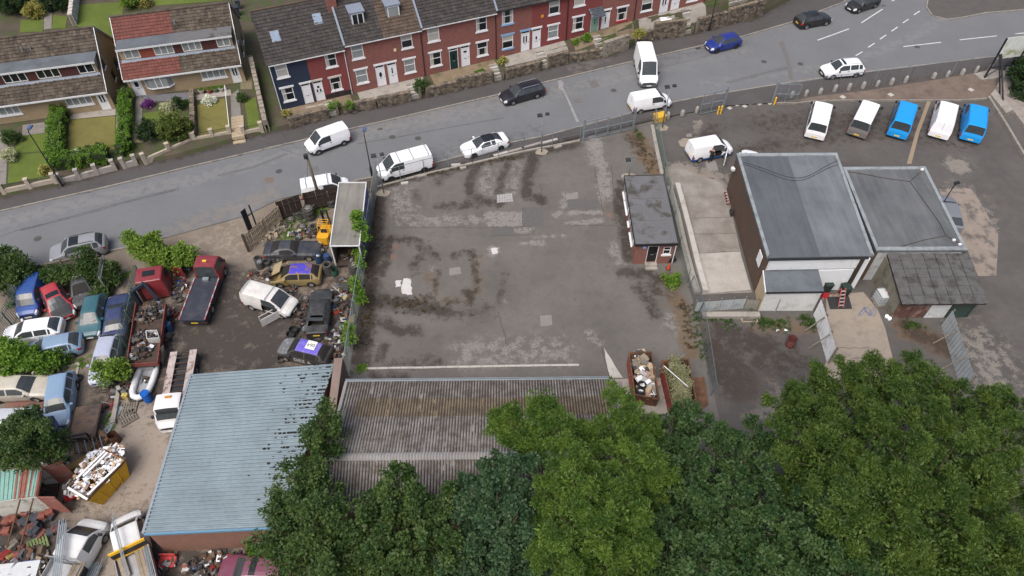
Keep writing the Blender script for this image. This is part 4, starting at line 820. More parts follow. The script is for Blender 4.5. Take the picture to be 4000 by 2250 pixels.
# ---- commercial units on the right
wclad = M('white_cladding', (.68,.7,.71), .5, .06, 1.2, c2=(.42,.42,.4), lo=.56, hi=.8)
zU = 4.15
u4 = [Q('R4',548,102,zU),Q('R4',1325,98,zU),Q('R4',1612,890,zU),Q('R4',785,905,zU)]
def unit(name, label, c4, z, cat='unit', par_w=.35, wallmat=None, trim=felt_lt, southmat=None):
    t = thing(name, label, cat, Vector((c4[3].x,c4[3].y,0))); o_ = Vector((c4[3].x,c4[3].y,0)); q = [Vector((p.x-o_.x,p.y-o_.y,0)) for p in c4]  # far left, far right, near right, near left
    cen = sum(q,Vector())/4; i_ = [cen+(p-cen)*.99 for p in q]
    def slab(a,b,th=.25): d=(b-a).normalized(); n_=Vector((-d.y,d.x,0)); 
    for k,nm in ((0,'back_wall'),(1,'side_wall'),(2,'south_wall'),(3,'side_wall')):
        a,b = i_[k],i_[(k+1)%4]; d=(b-a).normalized(); n_=Vector((d.y,-d.x,0)); n_ = n_ if n_.dot(cen-a)>0 else -n_
        e = .0 if k%2 else .26
        obj(nm, MB().prism([a+d*e,b-d*e,b-d*e+n_*.25,a+d*e+n_*.25],0,z-.18), (southmat if k==2 and southmat else wallmat), t)
    r_ = obj('roof', MB().prism(q,z-.18,z-.02), felt, t)
    n = 2
    fa = [streak('felt_a',(.075,.083,.092),(.115,.126,.137),R(14)),streak('felt_b',(.1,.109,.117),(.18,.193,.203),R(14))] if name=='industrial_unit' else [streak('felt_c',(.08,.085,.089),(.145,.151,.155),R(14)),MATS['felt_c']]
    for k in range(n):   # felt strips
        a,b,c,d = (q[0].lerp(q[1],k/n),q[0].lerp(q[1],(k+1)/n),q[3].lerp(q[2],(k+1)/n),q[3].lerp(q[2],k/n)); obj('felt_strip', MB().prism([a,b,c,d],z-.015,z+.004*(k%2)), fa[k], r_)
    for k in range(4):
        if name=='industrial_unit' and k == 2: continue
        a,b = q[k],q[(k+1)%4]; m_ = cen; ai,bi = a+(cen-a).normalized()*par_w*1.3, b+(cen-b).normalized()*par_w*1.3
        obj('roof_edge', MB().prism([a,b,bi,ai],z-.1,z+.09), trim, r_)
    return t, q, o_
u, uq, uo = unit('industrial_unit','tall brown brick unit with flat grey felt roof and white shutter',u4, zU, 'industrial unit', wallmat=brick_brown, southmat=wclad)
a, b = uq[3], uq[2]; d = (b-a).normalized(); n_ = Vector((d.y,-d.x,0)); Lw = (b-a).length
def face(o_, x0,x1,z0,z1,y0,y1): # box on the south face: along d, out along n_
    p = [a+d*x0+n_*y0, a+d*x1+n_*y0, a+d*x1+n_*y1, a+d*x0+n_*y1]; return MB().prism(p,z0,z1)
for k in range(9):
    z0 = 2.75+k*.13; obj('cladding_board', face(u,.35,Lw-.75,z0,z0+.115,.0,.05), wclad, u)
shut = obj('roller_shutter', face(u,4.6,Lw-1.0,.05,2.62,.0,.04), wclad, u)
for k in range(24): obj('shutter_slat', face(u,4.62,Lw-1.02,.08+k*.105,.165+k*.105,.03,.065), wclad, shut)
obj('gutter', face(u,.2,Lw-.4,zU-.2,zU-.08,.0,.16), black_metal, u)
obj('corner_post', face(u,Lw-.95,Lw-.7,0,4.0,.02,.22), timber_dark, u); obj('corner_post', face(u,Lw-.6,Lw-.2,0,3.9,-.1,.1), wclad, u)
for k,(x,y) in enumerate(((500,215),)): obj('floodlight', MB().obox(Q('R4',522,218,3.3)-uo,(.25,.35,.25),.3), white_upvc, u)
obj('wall_sign', MB().prism([uq[3].lerp(uq[0],.05)+Vector((-.08,0,0)),uq[3].lerp(uq[0],.12)+Vector((-.08,0,0)),uq[3].lerp(uq[0],.12)+Vector((-.02,0,0)),uq[3].lerp(uq[0],.05)+Vector((-.02,0,0))],2.3,3.5), white_upvc, u)
cab = MB(); 
for off in (0,.35): cab.tube([uq[0].lerp(uq[1],t)+Vector((0,-1.1-off-1.9*math.sin(math.pi*t)+.3*math.sin(9*t+off),zU+.05)) if 0<t<1 else uq[0].lerp(uq[1],max(.02,min(.98,t)))+Vector((0,-.5,zU+.06)) for t in np.linspace(.02,.98,18)],.018,5)
obj('roof_cable', cab, black_metal, u)
# lean-to porch on its front
zp = 2.6
p4 = [Q('R4',755,970,zp),Q('R4',1172,968,zp),Q('R4',1228,1165,zp-.15),Q('R4',778,1172,zp-.15)]
po = Vector((p4[3].x,p4[3].y,0)); pt = thing('store_room','low white store room with felt roof against the tall unit','store room',po); pq = [Vector((p.x-po.x,p.y-po.y,0)) for p in p4]
obj('wall', MB().prism([pq[0]*.98,pq[1]*.98,pq[2]*.97,pq[3]+Vector((.06,.08,0))],0,zp-.22), M('white_render',(.6,.61,.6),.8,.1,1,c2=(.38,.37,.34),lo=.52,hi=.75), pt)
obj('side_wall', MB().prism([pq[3]+Vector((-.02,.05,0)),pq[3]+Vector((.05,.06,0)),pq[0]+Vector((.05,-.02,0)),pq[0]+Vector((-.02,-.02,0))],0,zp-.2), M('cream_render',(.5,.4,.25),.85,.1,1), pt)
obj('roof', MB().prism(pq,[zp-.1,zp-.1,zp-.27,zp-.27],[zp,zp,zp-.15,zp-.15]), felt, pt); obj('roof_trim', MB().bar(pq[3]+Vector((0,-.04,zp-.2)),pq[2]+Vector((0,-.04,zp-.2)),.06,.16), black_metal, pt); obj('roof_trim', MB().bar(pq[3]+Vector((-.04,0,zp-.2)),pq[0]+Vector((-.04,0,zp-.06)),.06,.16), white_upvc, pt)
obj('conduit', MB().tube([pq[3].lerp(pq[2],.3)+Vector((0,-.06,1.6)),pq[3].lerp(pq[2],.3)+Vector((0,-.06,0))],.03), galv, pt)
# second, lower unit
zV = 3.6
v4 = [Q('R4',1368,208,zV),Q('R4',2008,203,zV),Q('R4',2335,850,zV),Q('R4',1628,852,zV)]
v_, vq, vo = unit('flat_roofed_unit','lower flat-roofed unit adjoining the tall one, cracked felt roof',v4, zV, 'industrial unit', wallmat=brick_brown, southmat=M('grey_render',(.4,.42,.42),.8,.12,1,c2=(.2,.19,.17)))
cr = MB()
for pts in (((1375,232),(1560,262),(1700,290),(1890,315),(1995,222)),((1890,315),(1960,410),(2060,550),(2130,650),(2170,735)),((2170,735),(2010,765),(1850,810),(1740,845)),((2170,735),(2230,765),(2280,800))):
    cr.tube([Q('R4',x,y,zV+.03)-vo for x,y in pts],.03,5)
obj('roof_cable', cr, rust_dark, v_)
for x,y in ((1985,222),(2232,768),(2278,802)): obj('roof_lamp', MB().obox(Q('R4',x,y,zV+.12)-vo,(.22,.16,.14)), white_upvc, v_)
obj('lamp_arm', MB().tube([Q('R4',2150,480,zV)-vo,Q('R4',2150,480,zV)-vo+Vector((0,0,2.2))],.04,6).obox(Q('R4',2150,480,zV)-vo+Vector((.1,0,2.25)),(.45,.25,.15),.4), black_metal, v_)
# felted lean-to with sagging boards
l4 = [Q('R4',1708,862,3.25),Q('R4',2340,852,3.25),Q('R4',2500,1262,2.35),Q('R4',1828,1268,2.35)]
lo_ = Vector((l4[3].x,l4[3].y,0)); lt = thing('lean_to','lean-to outbuilding with sagging felted board roof','outbuilding',lo_); lq = [Vector((p.x-lo_.x,p.y-lo_.y,p.z)) for p in l4]
fl = lambda u,v: lq[3].lerp(lq[2],u).lerp(lq[0].lerp(lq[1],u),v)
nu, nv = 7, 6
felt_b = M('felt_board', (.1,.098,.095), .92, .2, 1.5, c2=(.05,.046,.042), lo=.48, hi=.65, island=.2, bmp=.01, bs=12)
for i in range(nu):
    for j in range(nv):
        u0,u1,v0,v1 = i/nu+.003,(i+1)/nu-.003,j/nv,(j+1.05)/nv; m = MB(); up = Vector((0,0,1)); o1,o2,o3 = (random.uniform(-.02,.035) for _ in range(3))
        A = [fl(u0,v0)+up*(.07+o1),fl((u0+u1)/2,v0)+up*(.07+o2-.035),fl(u1,v0)+up*(.07+o3),fl(u1,v1)+up*.03,fl((u0+u1)/2,v1)+up*.0,fl(u0,v1)+up*.03]
        m.add(A+[p-up*.045 for p in A],[(0,1,4,5),(1,2,3,4),(7,6,11,10),(8,7,10,9),(0,6,7,1),(1,7,8,2),(2,8,9,3),(3,9,10,4),(4,10,11,5),(5,11,6,0)]); obj('roof_board', m, felt_b, lt)
obj('rafter', MB().bar(lq[3]+Vector((.1,.1,-.1)),lq[0]+Vector((.1,-.1,-.1)),.1,.18).bar(lq[2]+Vector((-.1,.1,-.1)),lq[1]+Vector((-.1,-.1,-.1)),.1,.18).bar(lq[3]+Vector((.1,.1,-.1)),lq[2]+Vector((-.1,.1,-.1)),.1,.18), timber_dark, lt)
dv = lq[2]-lq[3]; dv.z = 0; Ld = dv.length; dd = dv.normalized(); nn = Vector((dd.y,-dd.x,0))
for x0,x1,mt,nm in ((.25,1.5,M('door_maroon',(.12,.06,.05),.7,.3,2,c2=(.25,.17,.14),lo=.5,hi=.6),'door'),(1.55,2.8,MATS['door_maroon'],'door'),(2.9,4.5,M('panel_white',(.6,.62,.62),.6,.1,c2=(.4,.38,.36)),'panel'),(4.6,6.2,M('panel_green',(.035,.06,.05),.6,.2),'door'),(6.25,Ld-.3,MATS['panel_green'],'door')):
    a_ = lq[3]+dd*x0-nn*.5; b_ = lq[3]+dd*min(x1,Ld-.2)-nn*.5; obj(nm, MB().prism([(a_.x,a_.y),(b_.x,b_.y),(b_-nn*.06)[:2],(a_-nn*.06)[:2]],0,2.2), mt, lt)
obj('side_wall', MB().prism([(lq[3]+dd*.2-nn*.55)[:2],(lq[3]+dd*.35-nn*.55)[:2],(lq[0]+dd*.2)[:2],(lq[0])[:2]],0,[2.2,2.2,3.,3.]), M('mossy_render',(.2,.19,.15),.9,.2,1.5,c2=(.09,.085,.06)), lt)
obj('side_wall', MB().prism([(lq[2]-dd*.35-nn*.55)[:2],(lq[2]-dd*.2-nn*.55)[:2],(lq[1])[:2],(lq[1]-dd*.2)[:2]],0,[2.2,2.2,3.,3.]), MATS['mossy_render'], lt)
# ================================================================ vehicles
def wheel_mesh(r, wd):
    tp = [(r*.66,-wd/2),(r*.92,-wd/2),(r,-wd*.36),(r,wd*.36),(r*.92,wd/2),(r*.66,wd/2),(r*.64,wd*.2),(r*.64,-wd*.2),(r*.66,-wd/2)]
    m = Matrix.Rotation(R(90),3,'X'); return MB().lathe(tp,18,m=m).mesh('tyre',True,40)
def rim_mesh(r, wd, kind):
    mb = MB(); m = Matrix.Rotation(R(90),3,'X')
    mb.lathe([(r*.66,wd*.42),(r*.58,wd*.44),(r*.57,wd*.1)],18,m=m)
    if kind == 'alloy':
        for k in range(5):
            a = 2*math.pi*k/5
            for sgn in (1,-1): mb.obox((math.cos(a)*r*.33,sgn*-wd*.38,math.sin(a)*r*.33),(r*.56,.02,r*.17),0,0,-a)
        mb.lathe([(0,wd*.41),(r*.14,wd*.41),(r*.14,-wd*.41),(0,-wd*.41)],10,m=m)
    else:
        mb.lathe([(0,wd*.3),(r*.2,wd*.33),(r*.3,wd*.22),(r*.5,wd*.28),(r*.58,wd*.38)],16,m=m); mb.lathe([(0,-wd*.3),(r*.2,-wd*.33),(r*.3,-wd*.22),(r*.5,-wd*.28),(r*.58,-wd*.38)],16,m=m)
    return mb.mesh('rim',True,35)
WM = {}
def wheel(par, x, y, r, rim='alloy', wd=.21, z=None):
    if (r,rim,wd) not in WM:
        a, b = wheel_mesh(r,wd), rim_mesh(r,wd,rim); a.materials.append(rubber); b.materials.append({'alloy':alloy,'dark':black_metal,'steel':steel_rim}[rim if rim!='dk' else 'dark'] if rim in ('alloy','steel') else black_metal)
        h = MB().lathe([(0,.0),(r*.6,.0)],14,m=Matrix.Rotation(R(90),3,'X')).mesh('hub'); h.materials.append(interior); WM[(r,rim,wd)] = (a,b,h)
    a,b,h = WM[(r,rim,wd)]; o = obj('wheel',a,None,par); o.location = (x,y,r if z is None else z); obj('rim',b,None,o); obj('brake_disc',h,None,o); return o
plate_y = M('plate_yellow',(.75,.5,.05),.5,.1); plate_w = M('plate_white',(.75,.75,.7),.5,.1)
lamp_clear = M('headlamp',(.55,.58,.6),.15,.1,spec=.7); lamp_red = M('tail_lamp',(.35,.012,.01),.25,.2,spec=.6); trim_blk = M('trim_black',(.03,.03,.032),.55,.2)
T = {
 'hatch':  dict(L=4.15,W=1.76,H=1.48,zn=.70,zh=.96,xc=1.12,xrf=.38,xrr=-1.40,xrb=-1.92,zd=.98,zb=.93,wr=.57,wb=(1.29,-1.27),r=.31,bp=-.38),
 'hatch_l':dict(L=4.4,W=1.82,H=1.49,zn=.70,zh=.97,xc=1.12,xrf=.32,xrr=-1.50,xrb=-2.06,zd=1.0,zb=.95,wr=.59,wb=(1.35,-1.32),r=.32,bp=-.42),
 'estate': dict(L=4.85,W=1.85,H=1.50,zn=.70,zh=.97,xc=1.22,xrf=.42,xrr=-1.95,xrb=-2.34,zd=1.0,zb=.96,wr=.6,wb=(1.43,-1.37),r=.33,bp=-.35),
 'saloon': dict(L=4.7,W=1.82,H=1.43,zn=.68,zh=.95,xc=1.05,xrf=.22,xrr=-.95,xrb=-1.72,zd=1.02,zb=.95,wr=.56,wb=(1.45,-1.4),r=.33,bp=-.45),
 'coupe':  dict(L=4.8,W=1.8,H=1.28,zn=.66,zh=.86,xc=.55,xrf=-.05,xrr=-1.0,xrb=-1.75,zd=.9,zb=.84,wr=.58,wb=(1.42,-1.2),r=.32,bp=-1.0),
 'suv':    dict(L=4.55,W=1.86,H=1.66,zn=.80,zh=1.08,xc=1.2,xrf=.48,xrr=-1.7,xrb=-2.1,zd=1.1,zb=1.05,wr=.62,wb=(1.36,-1.3),r=.35,bp=-.38),
 'svan':   dict(L=4.4,W=1.82,H=1.83,zn=.80,zh=1.12,xc=1.5,xrf=.72,xrr=-2.08,xrb=-2.16,zd=1.1,zb=1.06,wr=.74,wb=(1.35,-1.33),r=.31,bp=-.2,van=1),
 'mvan':   dict(L=3.9,W=1.7,H=1.72,zn=.80,zh=1.10,xc=1.28,xrf=.55,xrr=-1.8,xrb=-1.9,zd=1.05,zb=1.0,wr=.66,wb=(1.2,-1.2),r=.3,bp=-.3,van=1),
 'van':    dict(L=5.6,W=2.05,H=2.05,zn=.88,zh=1.25,xc=2.02,xrf=1.12,xrr=-2.62,xrb=-2.73,zd=1.18,zb=1.16,wr=.85,wb=(1.75,-1.75),r=.35,bp=.05,van=1),
 'vanl':   dict(L=5.3,W=1.98,H=1.98,zn=.85,zh=1.2,xc=1.95,xrf=1.12,xrr=-2.5,xrb=-2.6,zd=1.15,zb=1.12,wr=.82,wb=(1.68,-1.6),r=.34,bp=.2,van=1),
 'vanh':   dict(L=5.5,W=2.0,H=2.5,zn=.9,zh=1.28,xc=2.05,xrf=1.3,xrr=-2.62,xrb=-2.7,zd=1.2,zb=1.18,wr=.84,wb=(1.7,-1.75),r=.34,bp=.35,van=1),
}
def car(kind, colour, label, pf, pr, group=None, name='parked_car', cat='car', rim='alloy', glaze=None, rear_glass=True, trim=None, bonnet=None, roofc=None, sunroof=None, rails=None, bars=(), no_glass=False, open_boot=False, open_bonnet=False, plate='y', side_glass=None, rearc=None, wheels=True, door_open=None, arch=None, lights=True, z0=0., dirt=.12, tailc=None):
    p = dict(T[kind]); L,W,H_,zn,zh,xc,xrf,xrr,xrb,zd,zb,wr,r = (p[k] for k in ('L','W','H','zn','zh','xc','xrf','xrr','xrb','zd','zb','wr','r')); van = p.get('van'); hl = L/2
    pf, pr = Q(*pf, H_+z0), Q(*pr, H_+z0); a = ang(pr,pf); mid = (pf+pr)/2; mid.z = z0; ax = Vector((math.cos(a),math.sin(a),0))
    root = thing(name, label, cat, mid-ax*((xrf+xrr)/2), a, group)
    body_m = paint(colour, dirt=dirt); trim_m = trim or trim_blk
    def itp(x, cs): cs = sorted(cs); return float(np.interp(x,[c[0] for c in cs],[c[1] for c in cs]))
    xm = (xc+xrf)/2; xn = (xrr+xrb)/2
    ZT = [(hl,zn-.1),(hl-.05,zn),(hl-.25,zn+(zh-zn)*.35),(hl-.6,zn+(zh-zn)*.65),(xc,zh),(xm,(zh+H_)/2+.035),(xrf,H_-.03),(xrf-.25,H_),(xrr+.4,H_-.01),(xrr,H_-.055),(xn,(H_+zd)/2+(.04 if not van else .0)),(xrb,zd),(-hl+.06,zd-.04 if not van else zd-.3),(-hl,zd-.12 if not van else zd-.32)]
    WT = [(hl,.66),(hl-.25,.8),(hl-.6,.86),(xc,.86),(xrf,wr/(W/2)),(xrr,wr/(W/2)*.985),(xrb,.86 if not van else .92),(-hl,.82 if not van else .92)]
    WP = [(hl,.74),(hl-.05,.84),(hl-.14,.91),(hl-.3,.97),(hl-.7,1),(-hl+.6,1),(-hl+.25,.97 if not van else .99),(-hl+.08,.91 if not van else .965),(-hl,.84 if not van else .93)]
    doors = [(xc-.15,p['bp'])]; dw = [(xm-.02,p['bp']+.05)]
    if not van: doors.append((p['bp']-.0,max(xrr+.15,p['wb'][1]+.05))); dw.append((p['bp']-.05,max(p['bp']-.95,xrr+.05)))
    if not van and kind not in ('coupe','saloon'): dw.append((dw[-1][1]-.08,xrr-.12))
    if van and glaze: dw += [(p['bp']-.15,p['bp']-1.1),(p['bp']-1.2,xrr+.25)]
    xs = {hl,hl-.05,hl-.14,hl-.3,hl-.6,(hl-.6+xc)/2,xc,xm,xrf,xrf-.25,(xrf+xrr)/2,xrr+.4,xrr,xn,xrb,-hl+.25,-hl+.08,-hl}
    for d_ in doors+dw: xs |= set(d_)
    if sunroof: xs |= set(sunroof)
    AR = r*1.16
    for wx in p['wb']:
        for q in (-1.03,-1,-.86,-.5,0,.5,.86,1,1.03): xs.add(wx+q*AR)
    xs = sorted([x for x in xs if -hl<=x<=hl], reverse=True); xl = [xs[0]]
    for x in xs[1:]:
        if xl[-1]-x > .009: xl.append(x)
    xl[-1] = -hl
    rings = []
    for x in xl:
        w_ = W/2*itp(x,WP); zt = itp(x,ZT); wt = min(W/2*itp(x,WT), w_*.97); inc = xrb+.02 < x < xc-.02
        base = .2 if not van else .24
        base += .1*max(0,(x-hl+.3)/.3)+.12*max(0,(-x-hl+.3)/.3)
        zs = base
        for wx in p['wb']:
            q = abs(x-wx)
            if q <= AR*1.001: zs = max(base, r+math.sqrt(max(0,AR*AR-q*q)))
        zbl = min(zb+.04*(hl-x)/L, zt-.07) if not van or x>xrb+.01 else zt-.07
        z2 = max(zs+.02, base+.28*(zbl-base)); z3 = max(z2+.03, base+.66*(zbl-base)); zbl = max(zbl,z3+.03); ze = max(zt-.035,zbl+.008)
        def lp(t): 
            bow = .02*math.sin(math.pi*t); return (w_*.965+(wt-w_*.965)*t+bow, zbl+(ze-zbl)*t)
        cr = .03 if x>xc or x<xrb else .045
        rings.append([(0,zs+.0),(w_*.93,zs),(w_*.99,z2),(w_,z3),(w_*.965,zbl),lp(.07),lp(.9),(wt,ze),(wt-min(.09,wt*.14),zt),(wt*.5,zt+cr*.7),(0,zt+cr)])
    parts = {}
    def put(key, pts): parts.setdefault(key, MB()).add(pts, [tuple(range(len(pts)))])
    def cls(xm_, j, sd):
        if j in (8,9):
            if xrf < xm_ < xc: return 'windscreen'
            if xrb < xm_ < xrr: return ('rear_window' if rear_glass else 'rear_door')
            if sunroof and sunroof[1] < xm_ < sunroof[0]: return 'sunroof'
        if j >= 7:
            if kind in ('pickup','truck') and xm_ < xrb: return 'chassis'
            if xc < xm_ < hl-.05: return 'bonnet'
            if xrr < xm_ < xrf: return 'roof'
            return 'body'
        if j == 5:
            for k,(u,v) in enumerate(dw):
                if v < xm_ < u: return ('side_window',sd,k)
        if lights and j in (3,4,5,6) and xm_ > hl-.32: return ('headlight',sd)
        if lights and xm_ < -hl+(.16 if van else .2) and j in ((2,3,4) if van else (3,4)) : return ('tail_light',sd)
        if kind in ('pickup','truck') and xm_ < xrb+.02: return 'chassis'
        if j in (2,3,4):
            for k,(u,v) in enumerate(doors):
                if v < xm_ < u: return ('door',sd,k)
        if j in (1,2) and (xm_ > hl-.3): return 'front_bumper'
        if j in (1,2) and (xm_ < -hl+.25): return 'rear_bumper'
        if j == 1: return ('sill',sd)
        return 'body'
    skip = set()
    if open_boot: skip |= {'rear_window'}
    if open_bonnet: skip |= {'bonnet'}
    for i in range(len(xl)-1):
        xm_ = (xl[i]+xl[i+1])/2
        for j in range(10):
            for sd in (1,-1):
                c = cls(xm_,j,sd)
                if c in skip: continue
                if door_open and c == ('door',door_open,0): continue
                A = [(xl[i],rings[i][j],1),(xl[i],rings[i][j+1],1),(xl[i+1],rings[i+1][j+1],1),(xl[i+1],rings[i+1][j],1)]
                pts = [(x,q[0]*sd,q[1]) for x,q,_ in A]; put(c, pts if sd > 0 else pts[::-1])
    for i,nm in ((0,'f'),(len(xl)-1,'r')):
        for j in range(1,10):
            g = rings[i]; pts = [(xl[i],g[j][0],g[j][1]),(xl[i],-g[j][0],g[j][1]),(xl[i],-g[j+1][0],g[j+1][1]),(xl[i],g[j+1][0],g[j+1][1])]
            c = ('front_bumper' if j < 3 else 'grille') if nm == 'f' else 'chassis' if kind in ('pickup','truck') else ('rear_bumper' if j < 2 else 'tailgate')
            if open_boot and c == 'tailgate' and j > 3: continue
            put(c, pts)
    gl = interior if no_glass else glass_car
    mats = {'windscreen':gl,'rear_window':gl,'side_window':side_glass or gl,'sunroof':glass_dark,'headlight':lamp_clear,'tail_light':lamp_red,'grille':trim_blk,'bonnet':bonnet or body_m,'roof':roofc or body_m,'sill':trim_m if trim else body_m,'front_bumper':trim_m if trim else body_m,'rear_bumper':trim_m if trim else body_m,'rear_door':rearc or body_m,'tailgate':rearc or body_m,'body':body_m,'door':body_m,'chassis':trim_blk}
    made = {}
    order = sorted(parts, key=lambda k: str(k))
    for k in order:
        nm = k if isinstance(k,str) else k[0]; o = obj(nm, parts[k], mats[nm], root, True, 32); made[k] = o
    for sd in (1,-1):
        dk = made.get(('door',sd,0))
        if dk:
            z_ = zb-.06; x_ = doors[0][1]+.12; obj('handle', MB().obox((x_+.05,sd*(W/2-.01),z_),(.2,.035,.035)), trim_blk if trim else body_m, dk)
        mr = MB().obox((xc-.32,sd*(W/2+.09),zb+.09+(.1 if van else 0)),(.13,.2,.14+(.1 if van else 0)),sd*-.25); obj('mirror', mr, trim_blk if (van or trim) else body_m, root)
    if wheels:
        for wx in p['wb']:
            for sd in (1,-1): wheel(root, wx, sd*(W/2-.11), r, rim)
    if plate:
        zr_ = (.62 if not van else .55); obj('number_plate', MB().obox((-hl-.012,0,zr_),(.02,.52,.12)), plate_y, root); obj('number_plate', MB().obox((hl+.012,0,.44),(.02,.52,.12)), plate_w, root)
    if rails is not None:
        for sd in (1,-1): obj('roof_rail', MB().tube([(xrf-.15,sd*(wr-.05),H_-.02),(xrf-.3,sd*(wr-.05),H_+.06),(xrr+.3,sd*(wr-.05),H_+.05),(xrr+.12,sd*(wr-.05),H_-.03)],.022,6), rails, root)
    for bx_ in bars: obj('roof_bar', MB().bar((bx_,-wr-.02,H_+.12),(bx_,wr+.02,H_+.12),.05,.04).bar((bx_,-wr,H_-.03),(bx_,-wr,H_+.12),.05).bar((bx_,wr,H_-.03),(bx_,wr,H_+.12),.05), galv, root)
    if not open_boot and not van: obj('wiper', MB().bar((xc-.05,.1,zh+.05),(xm+.2,.55,zh+.2),.02,.02), trim_blk, root)
    ins = MB().prism([(xc-.1,-wr+.05),(xc-.1,wr-.05),(xrb+.25,wr-.05),(xrb+.25,-wr+.05)],.3,.55); obj('interior', ins, interior, root)
    if van and not rear_glass: obj('door_seam', MB().box(-hl-.004,-.008,.4,-hl+.0,.008,zd-.35).obox(((xrr+xrb)/2-.012,0,(H_+zd)/2),(.012,.016,(H_-zd)*.9),0,0,math.atan2(xrr-xrb,H_-zd)), trim_blk, root)
    if door_open:
        k = door_open; u,v = doors[0]; dm = MB(); hx_, hy_ = u, k*W/2*.98; aa = k*R(58)
        for c_,s_ in (((-(u-v)/2,0,(zb+.3)/2),(u-v,.06,zb-.28)),): dm.obox(c_,s_)
        dm.box(-(u-v),-.02,zb,-(u-v)+.06,.02,zb+.45); dm.box(-(u-v),-.02,zb+.42,-.35,.02,zb+.47)
        d_ = obj('door', dm, body_m, root); d_.location = (hx_,hy_,0); d_.rotation_euler = (0,0,-aa)
    return root
W_ = (.84,.85,.86)
street = 'vehicles standing along the street'
car('suv',(.24,.25,.265),'silver off-roader with black sunroof panel, parked by scrapyard fence',('L2',925,222),('L2',1252,150),street,rails=black_metal,sunroof=(.38,-.4),trim=None)
car('svan',W_,'plain white small van parked at the far kerb below the navy house',('A',775,1335),('A',1003,1252),street,name='panel_van',cat='van',rear_glass=False,trim=trim_blk)
car('svan',W_,'white small van with roof bars half hidden behind dark board fence',('S6',1535,352),('S6',1240,405),street,name='panel_van',cat='van',rear_glass=False,bars=(.35,-1.6))
car('vanl',W_,'large white panel van with roof rack beside the yard fence',('Y1',255,325),('Y1',528,252),street,name='panel_van',cat='van',rear_glass=False,bars=(.6,-.7,-2.2),trim=trim_blk,rim='dark')
car('saloon',W_,'white saloon with dark glass roof beside the yard',('Y1',918,182),('Y1',1032,150),street,roofc=glass_dark,rim='dark')
car('estate',(.006,.008,.016),'navy estate car with silver roof rails facing downhill',('B',322,872),('B',530,815),street,rails=alloy)
car('vanh',W_,'tall white panel van turning across the road',('B',1642,612),('B',1592,420),street,name='panel_van',cat='van',trim=M('bumper_grey',(.12,.125,.13),.6,.1),rear_glass=False)
car('svan',W_,'white small van with black side strip near the yard gate',('B',1708,925),('B',1490,962),street,name='panel_van',cat='van',rear_glass=False,trim=trim_blk)
car('hatch',(.006,.025,.2),'bright blue hatchback parked at the far kerb',('B',2372,368),('B',2508,335),street,rim='dark')
car('hatch_l',(.008,.008,.009),'black hatchback with yellow rear plate at the far kerb',('C',775,105),('C',652,128),street)
car('hatch_l',(.012,.013,.015),'black car cut off by the top edge of the picture',('C',1160,-22),('C',1285,-62),street)
car('suv',W_,'white off-roader driving past the give-way dashes',('C',968,543),('C',1148,527),street,rails=alloy,sunroof=(.3,-.0),trim=trim_blk)
lotg = 'vans parked nose to the bank in the car park'
car('van',W_,'white van with glazed tailgate, first of the five parked in a row',('C',832,893),('C',785,1086),lotg,name='panel_van',cat='van',glaze=True,plate='y')
car('van',(.16,.155,.15),'grey van with white roof, second in the parked row',('C',1248,888),('C',1160,1066),lotg,name='panel_van',cat='van',glaze=True,roofc=paint(W_))
cy = (.0,.3,.74)
car('van',cy,'bright blue van with roof rails in the middle of the parked row',('C',1580,888),('C',1517,1080),lotg,name='panel_van',cat='van',glaze=True,rails=paint(cy))
car('van',W_,'white van with solid rear barn doors in the parked row',('C',1928,912),('C',1892,1060),lotg,name='panel_van',cat='van',rear_glass=False,rails=paint(W_))
car('van',cy,'bright blue van at the end of the parked row by the concrete ramp',('C',2188,930),('C',2172,1096),lotg,name='panel_van',cat='van',rails=paint(cy))
car('svan',W_,'white small van with its side door open beside a standing man',('B',2315,1400),('B',2092,1440),name='panel_van',cat='van',rear_glass=False,door_open=-1,trim=M('sill_blue_strip',(.02,.12,.4),.5,.1))
car('hatch',W_,'white car mostly hidden behind the tall brick unit',('N',2934,600),('N',2922,655))
car('hatch_l',(.17,.18,.2),'grey car parked behind the lower flat-roofed unit',('R4',2208,470),('R4',2252,602))
scr = 'cars stored in the scrapyard'
car('mvan',(.002,.065,.3),'bright blue small van by the left fence, lamp broken',('L2',330,888),('L2',390,668),scr,name='scrap_car',dirt=.35,rear_glass=False)
car('hatch',(.42,.02,.035),'red hatchback with sunroof and black bonnet',('L2',712,958),('L2',642,818),scr,name='scrap_car',bonnet=trim_blk,sunroof=(.2,-.35),dirt=.3)
car('hatch',(.03,.034,.038),'black banger with crumpled front, white plate on its roof',('L2',1058,790),('L2',1045,575),scr,name='scrap_car',no_glass=True,open_bonnet=False,bonnet=M('crumpled_black',(.04,.042,.045),.5,.5,6,c2=(.35,.36,.36),lo=.6,hi=.66),dirt=.4,rim='steel',plate=None)
car('hatch',(.008,.1,.13),'teal hatchback facing the camera',('L2',1182,1170),('L2',1228,958),scr,name='scrap_car',dirt=.35)
car('saloon',(.012,.028,.11),'dark blue saloon against the green palisade',('L2',1535,1085),('L2',1512,1300),scr,name='scrap_car',dirt=.3)
car('hatch_l',W_,'white hatchback with red rear lamps on the dirt',('L2',312,1352),('L2',642,1302),scr,name='scrap_car')
car('hatch_l',(.2,.3,.42),'pale blue hatchback nosed up to the buddleia',('L3',492,172),('L3',755,112),scr,name='scrap_car',dirt=.2)
car('hatch_l',(.4,.44,.55),'lilac silver hatchback facing the camera under a maple branch',('L3',1140,308),('L3',1198,108),scr,name='scrap_car',dirt=.25)
car('estate',(.52,.48,.4),'cream estate with grimy lower sides cut by the left edge',('L3',150,612),('L3',-120,625),scr,name='scrap_car',dirt=.4,rim='steel')
